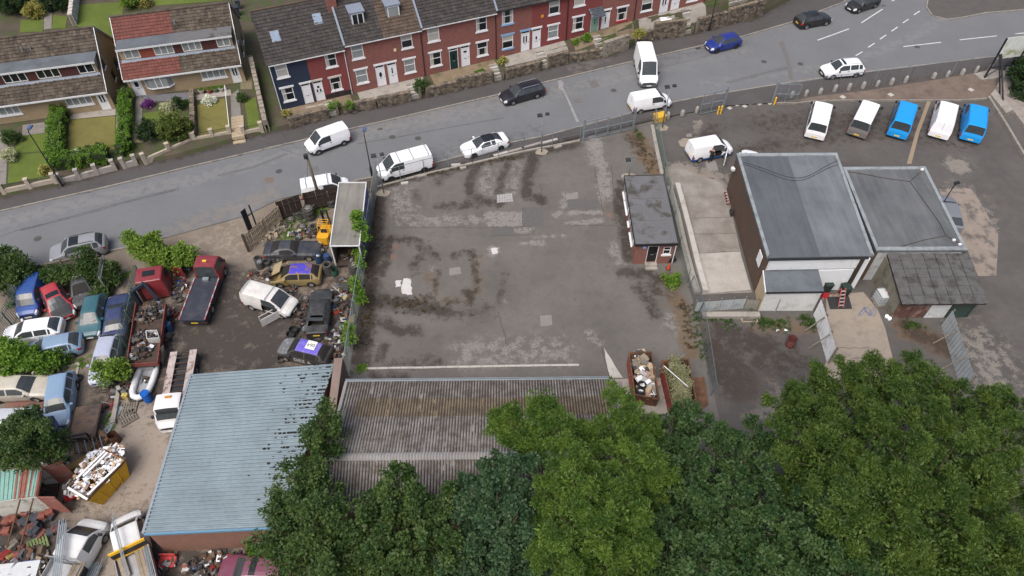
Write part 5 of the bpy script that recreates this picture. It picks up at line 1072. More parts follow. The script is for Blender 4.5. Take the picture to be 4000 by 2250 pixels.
car('suv',(.2,.31,.45),'pale blue off-roader with spare tyre lying beside it',('L3',602,800),('L3',642,528),scr,name='scrap_car',dirt=.2)
car('hatch_l',(.45,.47,.5),'silver hatchback cut by the left edge, rear window toward the red slab',('L3',10,992),('L3',196,985),scr,name='scrap_car')
car('hatch',(.006,.015,.25),'deep blue car buried under the tree',('L3',270,1150),('L3',400,1110),scr,name='scrap_car',dirt=.3)
car('svan',(.7,.68,.64),'dirty white van with roof bars and its door hanging open',('S5',942,648),('S5',705,578),scr,name='scrap_car',cat='van',rear_glass=False,bars=(.3,-1.9),door_open=-1,trim=trim_blk,rim='steel',dirt=.35)
car('coupe',(.016,.022,.032),'long dark blue coupe with missing windscreen',('S5',1165,142),('S5',1008,146),scr,name='scrap_car',no_glass=True,dirt=.35,rim='steel')
car('hatch',(.28,.2,.06),'wrecked gold hatchback with purple painted roof and raised bonnet',('S5',1142,392),('S5',1352,386),scr,name='scrap_car',no_glass=True,roofc=M('roof_purple',(.06,.05,.42),.6,.15,2,c2=(.2,.11,.09),lo=.52,hi=.56),open_bonnet=True,dirt=.45,rim='steel',plate=None,lights=False)
car('saloon',(.012,.015,.018),'black saloon with its boot lid raised',('S5',1428,735),('S5',1408,888),scr,name='scrap_car',open_boot=True,dirt=.4,rim='steel')
car('hatch',(.02,.02,.024),'black and purple banger racer with crushed front, number on its roof',('S5',1218,1168),('S5',1448,1222),scr,name='scrap_car',no_glass=True,roofc=M('roof_violet',(.13,.1,.48),.6,.12,2,c2=(.2,.18,.5),lo=.5,hi=.6),bonnet=M('crumpled_grey',(.14,.145,.15),.5,.6,7,c2=(.5,.5,.5),lo=.6,hi=.64),dirt=.4,rim='steel',plate=None,lights=False)
car('suv',(.16,.03,.07),'maroon estate with white sunroof at the bottom edge',('L4',2225,1080),('L4',2560,1095),scr,name='scrap_car',dirt=.25,sunroof=(.1,-.3))
# ================================================================ vegetation
bark = M('bark', (.09,.07,.05), .95, .3, 4)
L_ASH = leafmat('leaf_ash', (.026,.07,.01), (.125,.2,.028)); L_ASH2 = leafmat('leaf_ash_dark', (.022,.058,.01), (.1,.155,.025))
L_SYC = leafmat('leaf_sycamore', (.016,.05,.015), (.07,.122,.034)); L_SYC2 = leafmat('leaf_sycamore_olive', (.02,.054,.012), (.082,.13,.03)); L_BLUE = leafmat('leaf_maple_blue', (.017,.052,.022), (.07,.122,.05))
L_BRT = leafmat('leaf_bright', (.09,.17,.02), (.19,.28,.04)); L_HEDGE = leafmat('leaf_privet', (.065,.15,.012), (.15,.26,.03)); L_DARK = leafmat('leaf_dark', (.015,.04,.012), (.04,.075,.02))
L_YEL = leafmat('leaf_gold', (.22,.2,.04), (.36,.34,.1)); L_PALE = leafmat('leaf_variegated', (.3,.33,.18), (.5,.5,.33)); L_WHITE = leafmat('petals_white', (.6,.62,.55), (.75,.76,.7)); L_DRY = leafmat('leaf_cut', (.17,.18,.08), (.36,.36,.22)); L_PURP = leafmat('petals_purple',(.12,.02,.16),(.25,.08,.3))
def leaf_mesh(C, Rr, n, ll, lw, out=.8, seed=1, flat=.5):
    """diamond leaves round tuft centres C (k,3) with radii Rr (k,)"""
    g = np.random.default_rng(seed); k = len(C); N_l = k*n
    u = g.normal(size=(N_l,3)); u[:,2] += .35; u /= np.linalg.norm(u,axis=1)[:,None]
    rad = np.repeat(Rr,n)*g.random(N_l)**.45
    pos = np.repeat(C,n,axis=0)+u*rad[:,None]*np.array([1,1,.8])
    ax = u*out+g.normal(size=(N_l,3))*.45; ax[:,2] -= .12; ax /= np.linalg.norm(ax,axis=1)[:,None]
    up = np.array([0,0,1.])+g.normal(size=(N_l,3))*flat; sd = np.cross(ax,up); sd /= np.linalg.norm(sd,axis=1)[:,None]+1e-9
    s = g.uniform(.65,1.3,N_l)[:,None]; l = ll*s; w_ = lw*s
    V = np.empty((N_l,4,3)); V[:,0]=pos; V[:,1]=pos+ax*l*.5+sd*w_*.5; V[:,2]=pos+ax*l; V[:,3]=pos+ax*l*.5-sd*w_*.5
    me = bpy.data.meshes.new('leaves'); me.vertices.add(N_l*4); me.vertices.foreach_set('co',V.astype(np.float32).ravel())
    me.loops.add(N_l*4); me.loops.foreach_set('vertex_index',np.arange(N_l*4,dtype=np.int32)); me.polygons.add(N_l); me.polygons.foreach_set('loop_start',np.arange(0,N_l*4,4,dtype=np.int32))
    me.update(calc_edges=True); me.validate(); return me
def tufts(lobes, tr, dens, seed, inner=.55, clump=0):
    if clump:      # each lobe breaks into separate sprays of foliage with gaps between them
        g = np.random.default_rng(seed+7); L2 = []
        for (x,y,z,r) in lobes:
            k = max(6,int((1.75 if clump>=1 else 2.5)*r*r)); i = np.arange(k)+.5; ph = np.arccos(1-1.75*i/k); th = math.pi*(1+5**.5)*i+g.uniform(0,6.28)
            for a,b in zip(ph,th):
                q = r*g.uniform(.55,1.12); s = (g.uniform(.42,.72) if clump>=1 else g.uniform(.36,.68))*clump; L2.append((x+q*math.sin(a)*math.cos(b)+g.normal(0,.1),y+q*math.sin(a)*math.sin(b)+g.normal(0,.1),z+q*.9*math.cos(a)+g.normal(0,.3),s))
        lobes = L2; inner = .3
    g = np.random.default_rng(seed); C=[]; Rr=[]
    for (x,y,z,r) in lobes:
        n = max(4,int(dens*4*math.pi*r*r*.8)); d = g.normal(size=(n,3)); d[:,2] += .25; d /= np.linalg.norm(d,axis=1)[:,None]
        c = np.array([x,y,z])+d*(r*g.uniform(inner,1.08,n))[:,None]*np.array([1,1,.85]); C.append(c); Rr.append(tr*g.uniform(.6,1.35,n))
    C=np.concatenate(C); Rr=np.concatenate(Rr)
    ok = np.ones(len(C),bool)
    for (x,y,z,r) in lobes: ok &= np.linalg.norm((C-np.array([x,y,z]))/np.array([1,1,.85]),axis=1) > r*inner*.96
    ok &= C[:,2] > .15
    return C[ok],Rr[ok]
_sd = [100]
def tree(label, lobes, mat, base=None, ll=.25, lw=.13, tr=.5, dens=1.6, n=70, name='tree', cat='tree', out=.8, group=None, trunk=.16, flat=.5, ground=0., clump=0):
    _sd[0] += 1; lobes = [(k,x,y,z+(random.uniform(-1.3,1.1) if clump else 0),r*(.86 if clump else 1)) for k,x,y,z,r in lobes] if len(lobes[0])==5 else lobes
    L3 = [(*Q(k,x,y,z)[:2],z,r) for k,x,y,z,r in lobes] if len(lobes[0])==5 else lobes
    cx = sum(l[0] for l in L3)/len(L3); cy = sum(l[1] for l in L3)/len(L3)
    if base is None: base = (cx,cy)
    b = Vector((base[0],base[1],ground)); t = thing(name, label, cat, b, 0, group)
    loc = [(l[0]-b.x,l[1]-b.y,l[2]-b.z,l[3]) for l in L3]
    C,Rr = tufts(loc,tr,dens,_sd[0],clump=clump); obj('crown', leaf_mesh(C,Rr,n,ll,lw,out,_sd[0],flat), mat, t)
    if clump:      # leaves on the inner twigs
        g = np.random.default_rng(_sd[0]+3); I = [np.array([x,y,z-.5*r])+g.normal(size=(int(11*r*r),3))*r*np.array([.45,.45,.3]) for x,y,z,r in loc]; I = np.concatenate(I); obj('inner_foliage', leaf_mesh(I,np.full(len(I),.4),40,.22,.1,.6,_sd[0]+4), mat, t)
    zt = sum(l[2] for l in loc)/len(loc); zm = zt*.45; mc = Vector(((cx-b.x)*.6,(cy-b.y)*.6,zm))
    obj('trunk', MB().tube([(0,0,-.05),(mc.x*.4,mc.y*.4,zm*.5),tuple(mc)],[trunk,trunk*.85,trunk*.7],8), bark, t, True)
    for x,y,z,r in loc:
        e = Vector((x,y,z)); m = mc.lerp(e,.5)+Vector((random.uniform(-.2,.2),random.uniform(-.2,.2),.12*r)); mb = MB().tube([mc,m,e,e+(e-m)*.35],[trunk*.5,trunk*.32,trunk*.16,.012],5)
        for _ in range(4):
            d = Vector((random.gauss(0,1),random.gauss(0,1),random.gauss(.4,.6))).normalized(); mb.tube([m.lerp(e,random.uniform(.3,1)),e+d*r*.9],[trunk*.14,.01],4)
        obj('branch', mb, bark, t, True)
    return t
def Dl(*a): return [('D',)+q for q in a]
ASH = dict(ll=.19,lw=.046,tr=.2,dens=4.6,n=84,out=1.0,flat=.6,clump=1.)
SYC = dict(ll=.17,lw=.13,tr=.22,dens=4.2,n=40,out=.7,flat=.45,clump=.95)
tree('dark green sycamore between the blue roof and the corrugated shed',Dl((815,1075,6,1.4),(800,1130,6,1.4),(745,1215,6.5,1.7),(800,1230,7,1.7),(720,1300,6,1.8),(790,1320,7.5,1.9),(690,1370,5,1.4),(760,1410,6,2.),(830,1400,7,1.4),(835,1300,7.,1.3)),L_SYC2,ll=.19,lw=.12,tr=.28,dens=3.,n=34,clump=.95)
tree('broad round sycamore over the left of the shed roof',Dl((1010,1235,8,1.3),(955,1270,8,1.5),(1080,1275,8.5,1.6),(930,1335,8,1.8),(1020,1325,9,2.1),(1100,1345,9,1.7),(900,1400,8,1.9),(1000,1415,9,2.1),(1090,1425,8.5,1.9),(1010,1480,8.5,1.9),(900,1470,8,1.6)),L_SYC2,**SYC)
tree('blue-green maple in the middle of the shed roof edge',Dl((1230,1195,8.5,1.5),(1290,1205,8.5,1.3),(1250,1265,9,1.9),(1180,1275,8,1.4),(1290,1315,9,1.6),(1220,1355,8.5,1.9),(1170,1430,8,1.8),(1280,1420,8,1.7),(1150,1250,7.5,1.1),(1230,1480,8,1.8),(1330,1440,7.5,1.5),(1340,1380,7,1.4)),L_BLUE,**SYC)
tree('yellow-green ash standing tall over the shed roof',Dl((1275,1062,9,.9),(1300,1092,9,1.1),(1365,1035,10,1.2),(1410,1090,10,1.3),(1340,1125,9.5,1.0),(1445,1185,11,1.5),(1500,1110,10.5,1.3),(1560,1045,10,1.3),(1600,1080,10,1.1),(1610,1150,10.5,1.4),(1550,1180,11.5,1.6),(1625,1205,10.5,1.2),(1480,1262,11.5,1.7),(1570,1272,11.5,1.6),(1400,1250,10.5,1.3),(1370,1310,10,1.3),(1450,1340,11,1.7),(1550,1350,11,1.6),(1400,1400,10,1.4),(1490,1430,10.5,1.6),(1580,1430,10,1.4),(1500,1490,10,1.5)),L_ASH,**ASH)
tree('dark sycamore behind the two red skips',Dl((1690,1085,8,1.4),(1745,1065,7.5,1.2),(1680,1155,8.5,1.5),(1740,1155,8.5,1.6),(1700,1235,9,1.7),(1655,1315,9,1.5),(1730,1325,9,1.8),(1680,1400,9,1.7),(1760,1420,8.5,1.7),(1700,1480,8.5,1.7)),L_SYC,**SYC)
tree('dark mottled sycamore in the middle of the bottom wood',Dl((1830,1115,7,1.3),(1890,1105,7.5,1.4),(1800,1175,8,1.5),(1870,1185,8.5,1.7),(1820,1265,8.5,1.7),(1900,1265,9,1.8),(1850,1345,9,1.7),(1930,1345,8.5,1.6),(1840,1430,8.5,1.7),(1950,1425,8.5,1.8),(1890,1485,8.5,1.7)),L_SYC,**SYC)
tree('spreading ash in front of the pale concrete drive',Dl((1985,1025,8,1.5),(2040,990,9,1.7),(2110,962,9.5,1.6),(2010,1100,9,1.8),(2090,1060,11,2.1),(2180,1060,12,2.2),(2060,1170,11,2.),(2150,1160,12.5,2.4),(2000,1200,9,1.6),(2120,1240,11.5,2.),(2190,985,10.5,1.7)),L_ASH2,**ASH)
tree('big ash filling the lower right corner',Dl((2255,950,10,1.9),(2330,962,10,1.8),(2400,1000,10,1.9),(2480,1040,9.5,1.8),(2550,1030,9,1.5),(2290,1050,12,2.3),(2380,1090,12,2.3),(2470,1130,11.5,2.1),(2550,1110,10.5,2.1),(2260,1160,13,2.5),(2360,1180,13,2.4),(2450,1220,12,2.2),(2540,1220,11.5,2.2),(2230,1260,12,2.3),(2330,1290,12,2.3),(2420,1310,12,2.2),(2520,1310,11.5,2.2)),L_ASH2,**ASH)
tree('low dark sycamore at the bottom edge below the ash',Dl((2020,1295,9,1.8),(2100,1285,9.5,1.9),(2060,1375,9.5,2.),(2150,1370,9.5,1.9),(2020,1440,9,1.8),(2110,1445,9,2),(2190,1440,9,1.8)),L_SYC,**SYC)
tree('ash at the bottom right edge of the wood',Dl((2250,1370,11,2.2),(2350,1390,11.5,2.2),(2450,1400,11,2.2),(2550,1400,11,2.1),(2290,1460,10.5,2.1),(2400,1480,10.5,2.2),(2520,1480,10.5,2.2)),L_ASH2,**ASH)
# scrapyard greenery
BU = dict(ll=.2,lw=.13,tr=.34,dens=3.2,n=60,name='shrub',cat='shrub',trunk=.05)
tree('tall elder shrub at the left edge above the blue van',Dl((12,650,2.2,1.0),(45,672,2.2,1.1),(-15,690,2,1.2),(20,715,1.6,1.1),(70,690,1.5,.8)),L_SYC2,**BU)
tree('ivy and bramble over the roadside fence behind the red hatchback',Dl((120,690,1.2,.7),(150,695,1.2,.8),(185,690,1.3,.8),(222,682,1.3,.8),(235,700,1.,.6)),L_SYC2,**BU)
tree('leafy sapling in front of the silver off-roader',Dl((208,640,2.6,.6),(220,668,1.8,.8),(232,690,1.2,.7),(250,700,.9,.6)),L_SYC2,**BU)
tree('shrub growing through the open palisade leaf',Dl((275,678,1.1,.7),(285,705,.8,.6),(258,725,.7,.6),(250,745,.6,.6)),L_SYC2,**BU)
tree('bright green bush by the scrapyard entrance',Dl((328,598,2.6,.6),(345,618,2.2,.9),(368,625,2.,1.1),(400,640,1.7,1.0),(385,605,2.2,.7)),L_BRT,**BU)
tree('yellow-green bush beside the red lorry cab',Dl((435,648,1.6,.9),(462,636,1.6,.9),(478,650,1.3,.7),(420,655,1.3,.8)),L_BRT,**BU)
tree('buddleia clump below the pale blue hatchback',Dl((8,880,1.6,1.0),(40,895,1.6,1.0),(80,905,1.4,.9),(20,925,1.3,1.0),(115,915,1.1,.7),(140,905,.9,.6)),L_HEDGE,**BU)
tree('maple seedling beside the lilac silver hatchback',Dl((258,930,1.6,.6),(285,925,1.8,.7),(300,940,1.3,.6),(275,950,1.0,.6)),L_BRT,**BU)
tree('dense tree over the buried blue car',Dl((15,1080,4.5,1.3),(60,1105,5,1.6),(110,1110,4.6,1.4),(35,1120,5,1.5),(90,1128,4.8,1.4),(128,1125,3.5,.9),(0,1125,4,1.3),(60,1060,4.4,1.2)),L_SYC2,ll=.17,lw=.1,tr=.26,dens=3.,n=36,clump=.85)
tree('weeds along the workshop south wall',Dl((640,1395,.6,.5),(655,1410,.6,.5),(680,1400,.5,.5),(700,1385,.6,.5),(645,1425,.5,.5)),L_HEDGE,**BU)
tree('sapling hanging over the scrapyard trailer roof',Dl((900,545,3.2,0.50),(905,575,3.0,0.58),(915,600,2.6,0.43)),L_HEDGE,**BU)
tree('sapling on the yard fence below the trailer',Dl((905,632,1.8,0.36),(908,660,1.6,0.36)),L_HEDGE,**BU)
tree('sapling on the yard fence by the black saloon',Dl((893,712,1.9,0.43),(898,735,1.8,0.43),(905,750,1.5,0.36)),L_HEDGE,**BU)
tree('sapling on the yard fence by the racer',Dl((880,825,1.7,0.36),(878,850,1.5,0.36)),L_HEDGE,**BU)
tree('small green bush beside the site office',Dl((1690,697,.6,.5),(1695,710,.5,.4)),L_HEDGE,**BU)
# gardens
grass = groundmat('lawn_green', (.1,.135,.026), (.06,.1,.018), (.2,.16,.07), (.2,.155,.065), .28, crack=False); grass_dry = groundmat('lawn_dry', (.16,.145,.045), (.1,.115,.03), (.22,.17,.08), (.2,.16,.07), .22, crack=False)
path_m = M('path_slab', (.2,.185,.165), .92, .15, 2, c2=(.13,.12,.1), world=True)
def draped(name, pts, mat, dz=.03): return terrain(name, [Qh(*p) for p in pts], mat, dz)
draped('lawn',[('S',700,1210),('S',1160,1168),('L1',1630,300),('L1',950,390)],grass_dry)
draped('lawn',[('L1',330,110),('L1',700,70),('L1',690,325),('L1',170,370)],grass); draped('lawn',[('L1',140,385),('L1',690,345),('L1',700,700),('L1',110,790)],grass)
draped('lawn',[('S',1440,1140),('S',1700,1110),('S',1720,1250),('S',1440,1230)],grass); draped('lawn',[('S',1985,1060),('S',2260,990),('S',2320,1320),('S',2000,1395)],grass_dry); draped('lawn',[('S',2460,1010),('S',2576,980),('A',170,1270),('A',60,1330)],grass)
draped('lawn',[('S',790,50),('S',1250,20),('S',1200,420),('S',770,260)],grass); draped('lawn',[('S',210,200),('S',440,200),('S',430,320),('S',200,325)],grass); draped('lawn',[('S',540,150),('S',680,170),('S',660,290),('S',520,290)],grass); draped('lawn',[('S',1540,0),('S',2200,-60),('S',2250,10),('S',1560,60)],grass)
draped('driveway',[('S',1200,860),('S',1300,900),('L1',1730,200),('L1',1640,0)],path_m,.035); draped('path',[('S',450,0),('S',530,0),('S',520,290),('S',440,300)],path_m,.035)
draped('path',[('S',1370,980),('S',1440,960),('L1',2010,0),('L1',1910,0)],path_m,.035); draped('path',[('S',2320,960),('S',2400,900),('S',2430,1180),('S',2330,1180)],path_m,.035); draped('patio',[('S',700,1130),('S',1165,1095),('S',1165,1160),('S',705,1205)],concrete,.035); draped('path',[('S',230,1260),('S',540,1220),('S',520,1330),('S',225,1368)],path_m,.035); draped('path',[('L1',0,60),('L1',120,40),('L1',90,800),('L1',0,800)],path_m,.035); draped('path',[('S',2430,560),('S',2540,560),('S',2540,900),('S',2420,900)],M('path_mossy',(.17,.15,.09),.95,.2,1.5),.035); draped('patio',[('S',1960,960),('S',2320,900),('S',2330,960),('S',1980,1010)],concrete,.035); draped('patio',[('S',1420,960),('S',1930,930),('S',1930,1010),('S',1440,1030)],M('patio_dark',(.13,.13,.14),.92,.15,2),.035)
def hedge(label, pts, wd, ht, mat=None):
    pts = [Qh(*p) for p in pts]; b = pts[0].copy(); t = thing('hedge', label, 'hedge', b); C=[]; Rr=[]; core = MB()
    for a,c in zip(pts[:-1],pts[1:]):
        L = (c-a).length; d=(c-a).normalized(); n_=Vector((-d.y,d.x,0)); k=int(L*26)
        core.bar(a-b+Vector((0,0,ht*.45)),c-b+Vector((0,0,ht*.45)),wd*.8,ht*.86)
        for _ in range(k):
            s = random.uniform(-.1,L+.1); q = random.random()
            if q < .45: off=Vector((random.uniform(-wd/2,wd/2)*n_.x,0,0))*0+n_*random.uniform(-wd/2,wd/2)+Vector((0,0,ht+random.gauss(0,.05)))
            else: off=n_*(wd/2+random.gauss(0,.05))*random.choice((-1,1))+Vector((0,0,random.uniform(.1,ht)))
            p = a+d*s+off-b; C.append(p[:]); Rr.append(random.uniform(.13,.24))
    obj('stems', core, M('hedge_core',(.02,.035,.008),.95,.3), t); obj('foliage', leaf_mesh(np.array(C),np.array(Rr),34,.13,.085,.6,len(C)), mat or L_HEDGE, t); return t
hedge('clipped privet hedge bending round the dry lawn',[('S',640,1160),('L1',850,60),('L1',820,560),('L1',1560,450)],1.3,1.35)
hedge('narrow clipped privet hedge beside the driveway',[('S',1300,1010),('L1',1815,60),('L1',1810,330),('L1',1720,400)],1.0,1.35)
def bush(label, k, x, y, r, mat, ll=.15, lw=.1, n=55, z=None, name='garden_shrub', sq=1., seed=0):
    p = Qh(k,x,y); L = [(p.x,p.y,p.z+r*.75*sq,r),(p.x+r*.45,p.y+.1,p.z+r*.5,r*.7),(p.x-r*.45,p.y-.1,p.z+r*.5,r*.7),(p.x+.05,p.y-r*.3,p.z+r*1.1*sq,r*.55)]
    return tree(label, L, mat, (p.x,p.y), ll=ll, lw=lw, tr=.26, dens=3.6, n=n, name=name, cat='shrub', trunk=.04, ground=p.z)
bush('dark round evergreen beside the garden steps','S',1520,1380,1.15,L_DARK); bush('large glossy laurel in the semi garden','S',1790,1360,1.5,leafmat('leaf_laurel',(.05,.085,.015),(.15,.18,.04)),.2,.12); bush('pale variegated shrub by the bay window','S',1715,1120,.7,L_PALE); bush('upright dark conifer in the front garden','S',1815,1090,.55,L_DARK,sq=1.5); bush('white hydrangea in bloom below the terrace pots','S',2110,1035,.5,L_WHITE,.14,.12); bush('green shrub next to the dark conifer','S',1890,1090,.5,L_SYC2)
bush('round green shrub at the left lamp','L1',205,190,.75,L_SYC2); bush('cream flowering shrub on the left lawn','L1',165,450,.65,L_PALE); bush('white rose bush inside the hedge','L1',1115,390,.45,L_WHITE,.1,.08); bush('dark garden shrub inside the hedge','L1',1295,365,.45,L_DARK); bush('small dark shrub at the lawn corner','L1',1430,320,.45,L_DARK); bush('golden conifer at the hedge end','L1',660,640,.4,L_YEL,sq=1.6)
bush('big dark shrub in the back garden by the path','S',190,110,1.8,L_DARK); bush('golden shrub in the back garden','S',370,160,1.0,L_YEL); bush('dark back garden shrub beside the wall','S',600,80,1.5,L_DARK); bush('bright shrub behind the red roof','S',1330,70,1.1,L_BRT); bush('orange tinged shrub behind the red roof','S',1470,60,.7,L_YEL); bush('low pink planting by the front steps','S',1500,1070,.45,L_PURP); bush('plants in the corner of the front garden','S',2440,1010,.45,L_SYC2)
for k,x,y,r,m,l in (('A',920,1100,.5,L_HEDGE,'box ball in the painted red house garden'),('A',1070,1080,.45,L_HEDGE,'leafy clump in the painted red house garden'),('A',1800,900,.7,L_SYC2,'ferny clump beside the oval-light doors'),('A',430,1170,.3,L_YEL,'yellow flowers on the navy house wall'),('A',2380,760,.4,L_HEDGE,'weeds in front of the third pair'),('B',160,640,.4,L_YEL,'golden plant left of the blue lintels'),('B',800,540,.5,L_SYC2,'shrub right of the blue lintel house'),('B',1000,400,.5,L_HEDGE,'potted shrub by the sage door'),('B',1530,375,.6,L_YEL,'golden bush under the tall wall'),('B',2150,190,.5,L_YEL,'golden plants by the upper lamp'),('B',900,440,.3,L_HEDGE,'spiky plant left of the sage door')): bush(l,k,x,y,r,m)
# weeds and scraps of grass growing on the lot and dirt (uncountable)
def weeds(name, label, areas, mat, hgt=.16):
    C=[];Rr=[]
    for k,pts,wd,n in areas:
        P_=[Q(k,*p) for p in pts]
        for _ in range(n):
            i=random.randrange(len(P_)-1) if len(P_)>1 else 0; p=P_[i].lerp(P_[min(i+1,len(P_)-1)],random.random()); C.append((p.x+random.gauss(0,wd),p.y+random.gauss(0,wd),.05)); Rr.append(random.uniform(.05,.15))
    o = obj(name, leaf_mesh(np.array(C),np.array(Rr),22,hgt,.05,.9,77), mat); tag(o,label,'weeds',None,'stuff'); return o
weeds('grass_weeds','rough grass along the car park fence and store room',[('R5',[(280,480),(460,520),(540,500)],.3,36),('R5',[(700,500),(800,530),(960,540)],.35,90),('R5',[(1060,470),(1130,540)],.25,54),('R5',[(1850,530),(1960,540)],.25,30),('R5',[(215,400),(260,600),(300,800)],.2,36),('B',[(1500,1300),(1560,1400)],.2,15)],L_SYC2)
weeds('scrap_weeds','weeds sprouting through the scrapyard dirt',[('S6',[(900,920),(1100,1020),(1240,900)],.4,66),('S6',[(950,1150),(1000,1180)],.3,24),('S6',[(1380,900),(1500,780)],.3,30),('L2',[(1300,870),(1450,820)],.3,36),('L2',[(1700,680)],.2,12),('L3',[(720,400),(1000,410)],.3,36),('L3',[(1250,1000),(1230,1200)],.3,30),('L2',[(130,1100),(200,1050)],.2,18),('L3',[(700,1100),(760,1000)],.2,24),('Y2',[(170,590),(200,560)],.2,21)],L_HEDGE)
weeds('yard_moss_tufts','dry moss and weed tufts along the yard edges',[('Y1',[(130,640),(110,900),(70,1300)],.35,96),('Y2',[(230,100),(200,450)],.35,72),('Y1',[(170,530),(700,410),(1200,310)],.25,72),('Y1',[(2120,170),(2220,430)],.35,54),('Y2',[(2330,150),(2400,450)],.3,66),('Y2',[(300,140),(700,180)],.5,54)],leafmat('leaf_dead',(.05,.035,.02),(.12,.09,.045)),.1)
# ================================================================ street furniture, fences, yard things
def zray(k, x, y, Y):
    a, b, s = ZOOM[k]; v = b+y/s; y_ = (v-1125)/FPX
    return CAM_H+(-math.sin(PITCH)-y_*math.cos(PITCH))*Y/(math.cos(PITCH)-y_*math.sin(PITCH))
def V3(*a): return Vector(a)
def lamp_post(label, base, h, arm=None, head=None, r=.09, mat=None, name='street_lamp'):
    t = thing(name,label,'street lamp',base); mat = mat or black_metal
    obj('column', MB().lathe([(0,h),(r*.45,h),(r*.55,h*.5),(r*.7,1.2),(r*1.2,1.15),(r*1.25,0)],10), mat, t, True, 30)
    d = arm or V3(0,.3,0); obj('arm', MB().bar(V3(0,0,h-.05),V3(d.x,d.y,h+.02),.06), mat, t)
    hd = obj('lantern', MB().obox((d.x*1.6,d.y*1.6,h+.05),(.3,.55,.13),math.atan2(-d.x,d.y)), M('lantern_blue',(.06,.1,.2),.5,.2), t); obj('lens', MB().obox((d.x*1.6,d.y*1.6,h-.03),(.22,.42,.03),math.atan2(-d.x,d.y)), glass_pale, hd); return t
b = Q('L1',888,822,.1); lamp_post('black street lamp at the rendered garden wall',b,zray('L1',390,45,b.y)-.1)
b = Q('Y1',104,460,.1); lamp_post('black street lamp at the corner of the yard',b,zray('Y1',47,135,b.y)-.1)
b = Q('B',2240,310,.1); lamp_post('black street lamp on the upper pavement by the tall wall',b,6.3)
def flood(label, base, h, nl=2, ring=True):
    t = thing('floodlight_post',label,'floodlight',base); obj('post', MB().tube([(0,0,-.02),(0,0,h)],[.06,.045],8), galv_dull, t, True)
    obj('cross_arm', MB().bar((-.35,0,h-.05),(.45,.15,h-.02),.05), galv_dull, t)
    for x,y,s in ((-.3,-.05,1),(.42,.15,.8))[:nl]: l = obj('lamp', MB().obox((x,y,h+.08),(.45*s,.35*s,.16),.2,.3), dark_plastic, t); obj('lens', MB().obox((x,y-.05,h+.0),(.36*s,.26*s,.03),.2,.3), glass_pale, l)
    if ring: obj('footing', MB().prism([(math.cos(a)*(.65+random.uniform(-.12,.12)),math.sin(a)*(.5+random.uniform(-.1,.1))) for a in np.linspace(0,6.0,12)],-.01,.06), M('footing_tan',(.3,.26,.2),.95,.25,3,c2=(.16,.13,.1)), t)
for k,x,y,x2,y2,l,n in (('Y1',192,590,150,310,'floodlight post at the top left corner of the yard',2),('Y1',1382,280,1385,5,'tall floodlight post inside the yard front',2),('Y1',2040,465,2050,340,'small lamp post behind the site office',1),('B',1770,1290,1855,880,'floodlight post beside the yellow grit bin',2)):
    b = Q(k,x,y,.01); flood(l,b,zray(k,x2,y2,b.y),n)
# telegraph pole with stay
b = Q('S6',1388,518,2.3); b = V3(b.x,b.y+.35,0); hp = zray('S6',1170,15,b.y); t = thing('telegraph_pole','leaning wooden telegraph pole behind the dark board fence','telegraph pole',b)
obj('pole', MB().tube([(0,0,-.05),(-.02,0,hp*.5),(-.1,0,hp)],[.16,.14,.11],9), M('pole_wood',(.13,.105,.08),.9,.25,4), t, True); obj('pole_cap', MB().obox((-.15,-.05,hp-.15),(.3,.3,.4)), dark_plastic, t)
obj('pole_step', MB().bar((-.2,0,hp*.6),(.2,0,hp*.62),.03).bar((-.2,0,hp*.7),(.2,0,hp*.72),.03), galv, t)
g1 = Q('S6',1290,640,0)-b; obj('stay_wire', MB().tube([(-.1,0,hp-.4),(g1.x,g1.y,.1)],.012,4), black_metal, t)
top = b+V3(-.1,0,hp-.3)
for i,(e,l) in enumerate(((Q('S',2350,700,3.8),'phone wire from the pole to the red and brown roofed pair'),(Q('S',1060,640,4.0),'phone wire from the pole to the left-hand chalet pair'),(T0+TE*7.6+V3(0,0,6.1),'phone wire from the pole to the navy house end'))):
    pts = [top.lerp(e,s)-V3(0,0,1.2*math.sin(math.pi*s)) for s in np.linspace(0,1,14)]; tag(obj('phone_wire', MB().tube([p-top for p in pts],.011,4), black_metal, loc=top),l,'wire','overhead wires')
# ---- fences
PALE = {}
def palisade(label, a, b, h=2.3, mat=None, sp=.19):
    mat = mat or M('palisade_green',(.12,.17,.15),.6,.2,3,metal=.2); a = V3(a.x,a.y,0); b = V3(b.x,b.y,0); L = (b-a).length; t = thing('palisade_fence',label,'fence',a,ang(a,b))
    key = (h,mat.name)
    if key not in PALE:
        m = MB().add([(-.035,0,.05),(.035,0,.05),(.035,0,h-.12),(0,0,h),(-.035,0,h-.12),(0,-.035,.05),(0,-.035,h-.08)],[(0,5,6,4),(5,1,2,6),(4,6,3),(6,2,3),(1,0,4,3,2)]).mesh('pale'); m.materials.append(mat); PALE[key]=m
    for i in range(int(L/sp)): o = obj('pale',PALE[key],None,t); o.location = (i*sp+.06,-.04,0); o.rotation_euler=(0,random.uniform(-.012,.012),0)
    for z in (.4,h-.5): obj('rail', MB().bar((0,0,z),(L,0,z),.04,.05), mat, t)
    n = max(1,round(L/2.7))
    for i in range(n+1): obj('post', MB().box(L*i/n-.05,.01,0,L*i/n+.05,.1,h-.1), mat, t)
    return t
galv_pal = M('palisade_grey',(.3,.33,.33),.5,.15,3,metal=.3)
palisade('long green palisade fence between the stored cars and the red lorry cab',Q('L2',1797,525,2.3),Q('L3',1262,365,2.3))
palisade('green palisade fence on the left edge of the scrapyard',Q('L2',165,800,2.3),Q('L2',-190,1560,2.3))
palisade('short grey palisade leaf in the weeds',Q('L2',1365,400,2.2),Q('L2',1312,690,2.2),2.2,galv_pal)
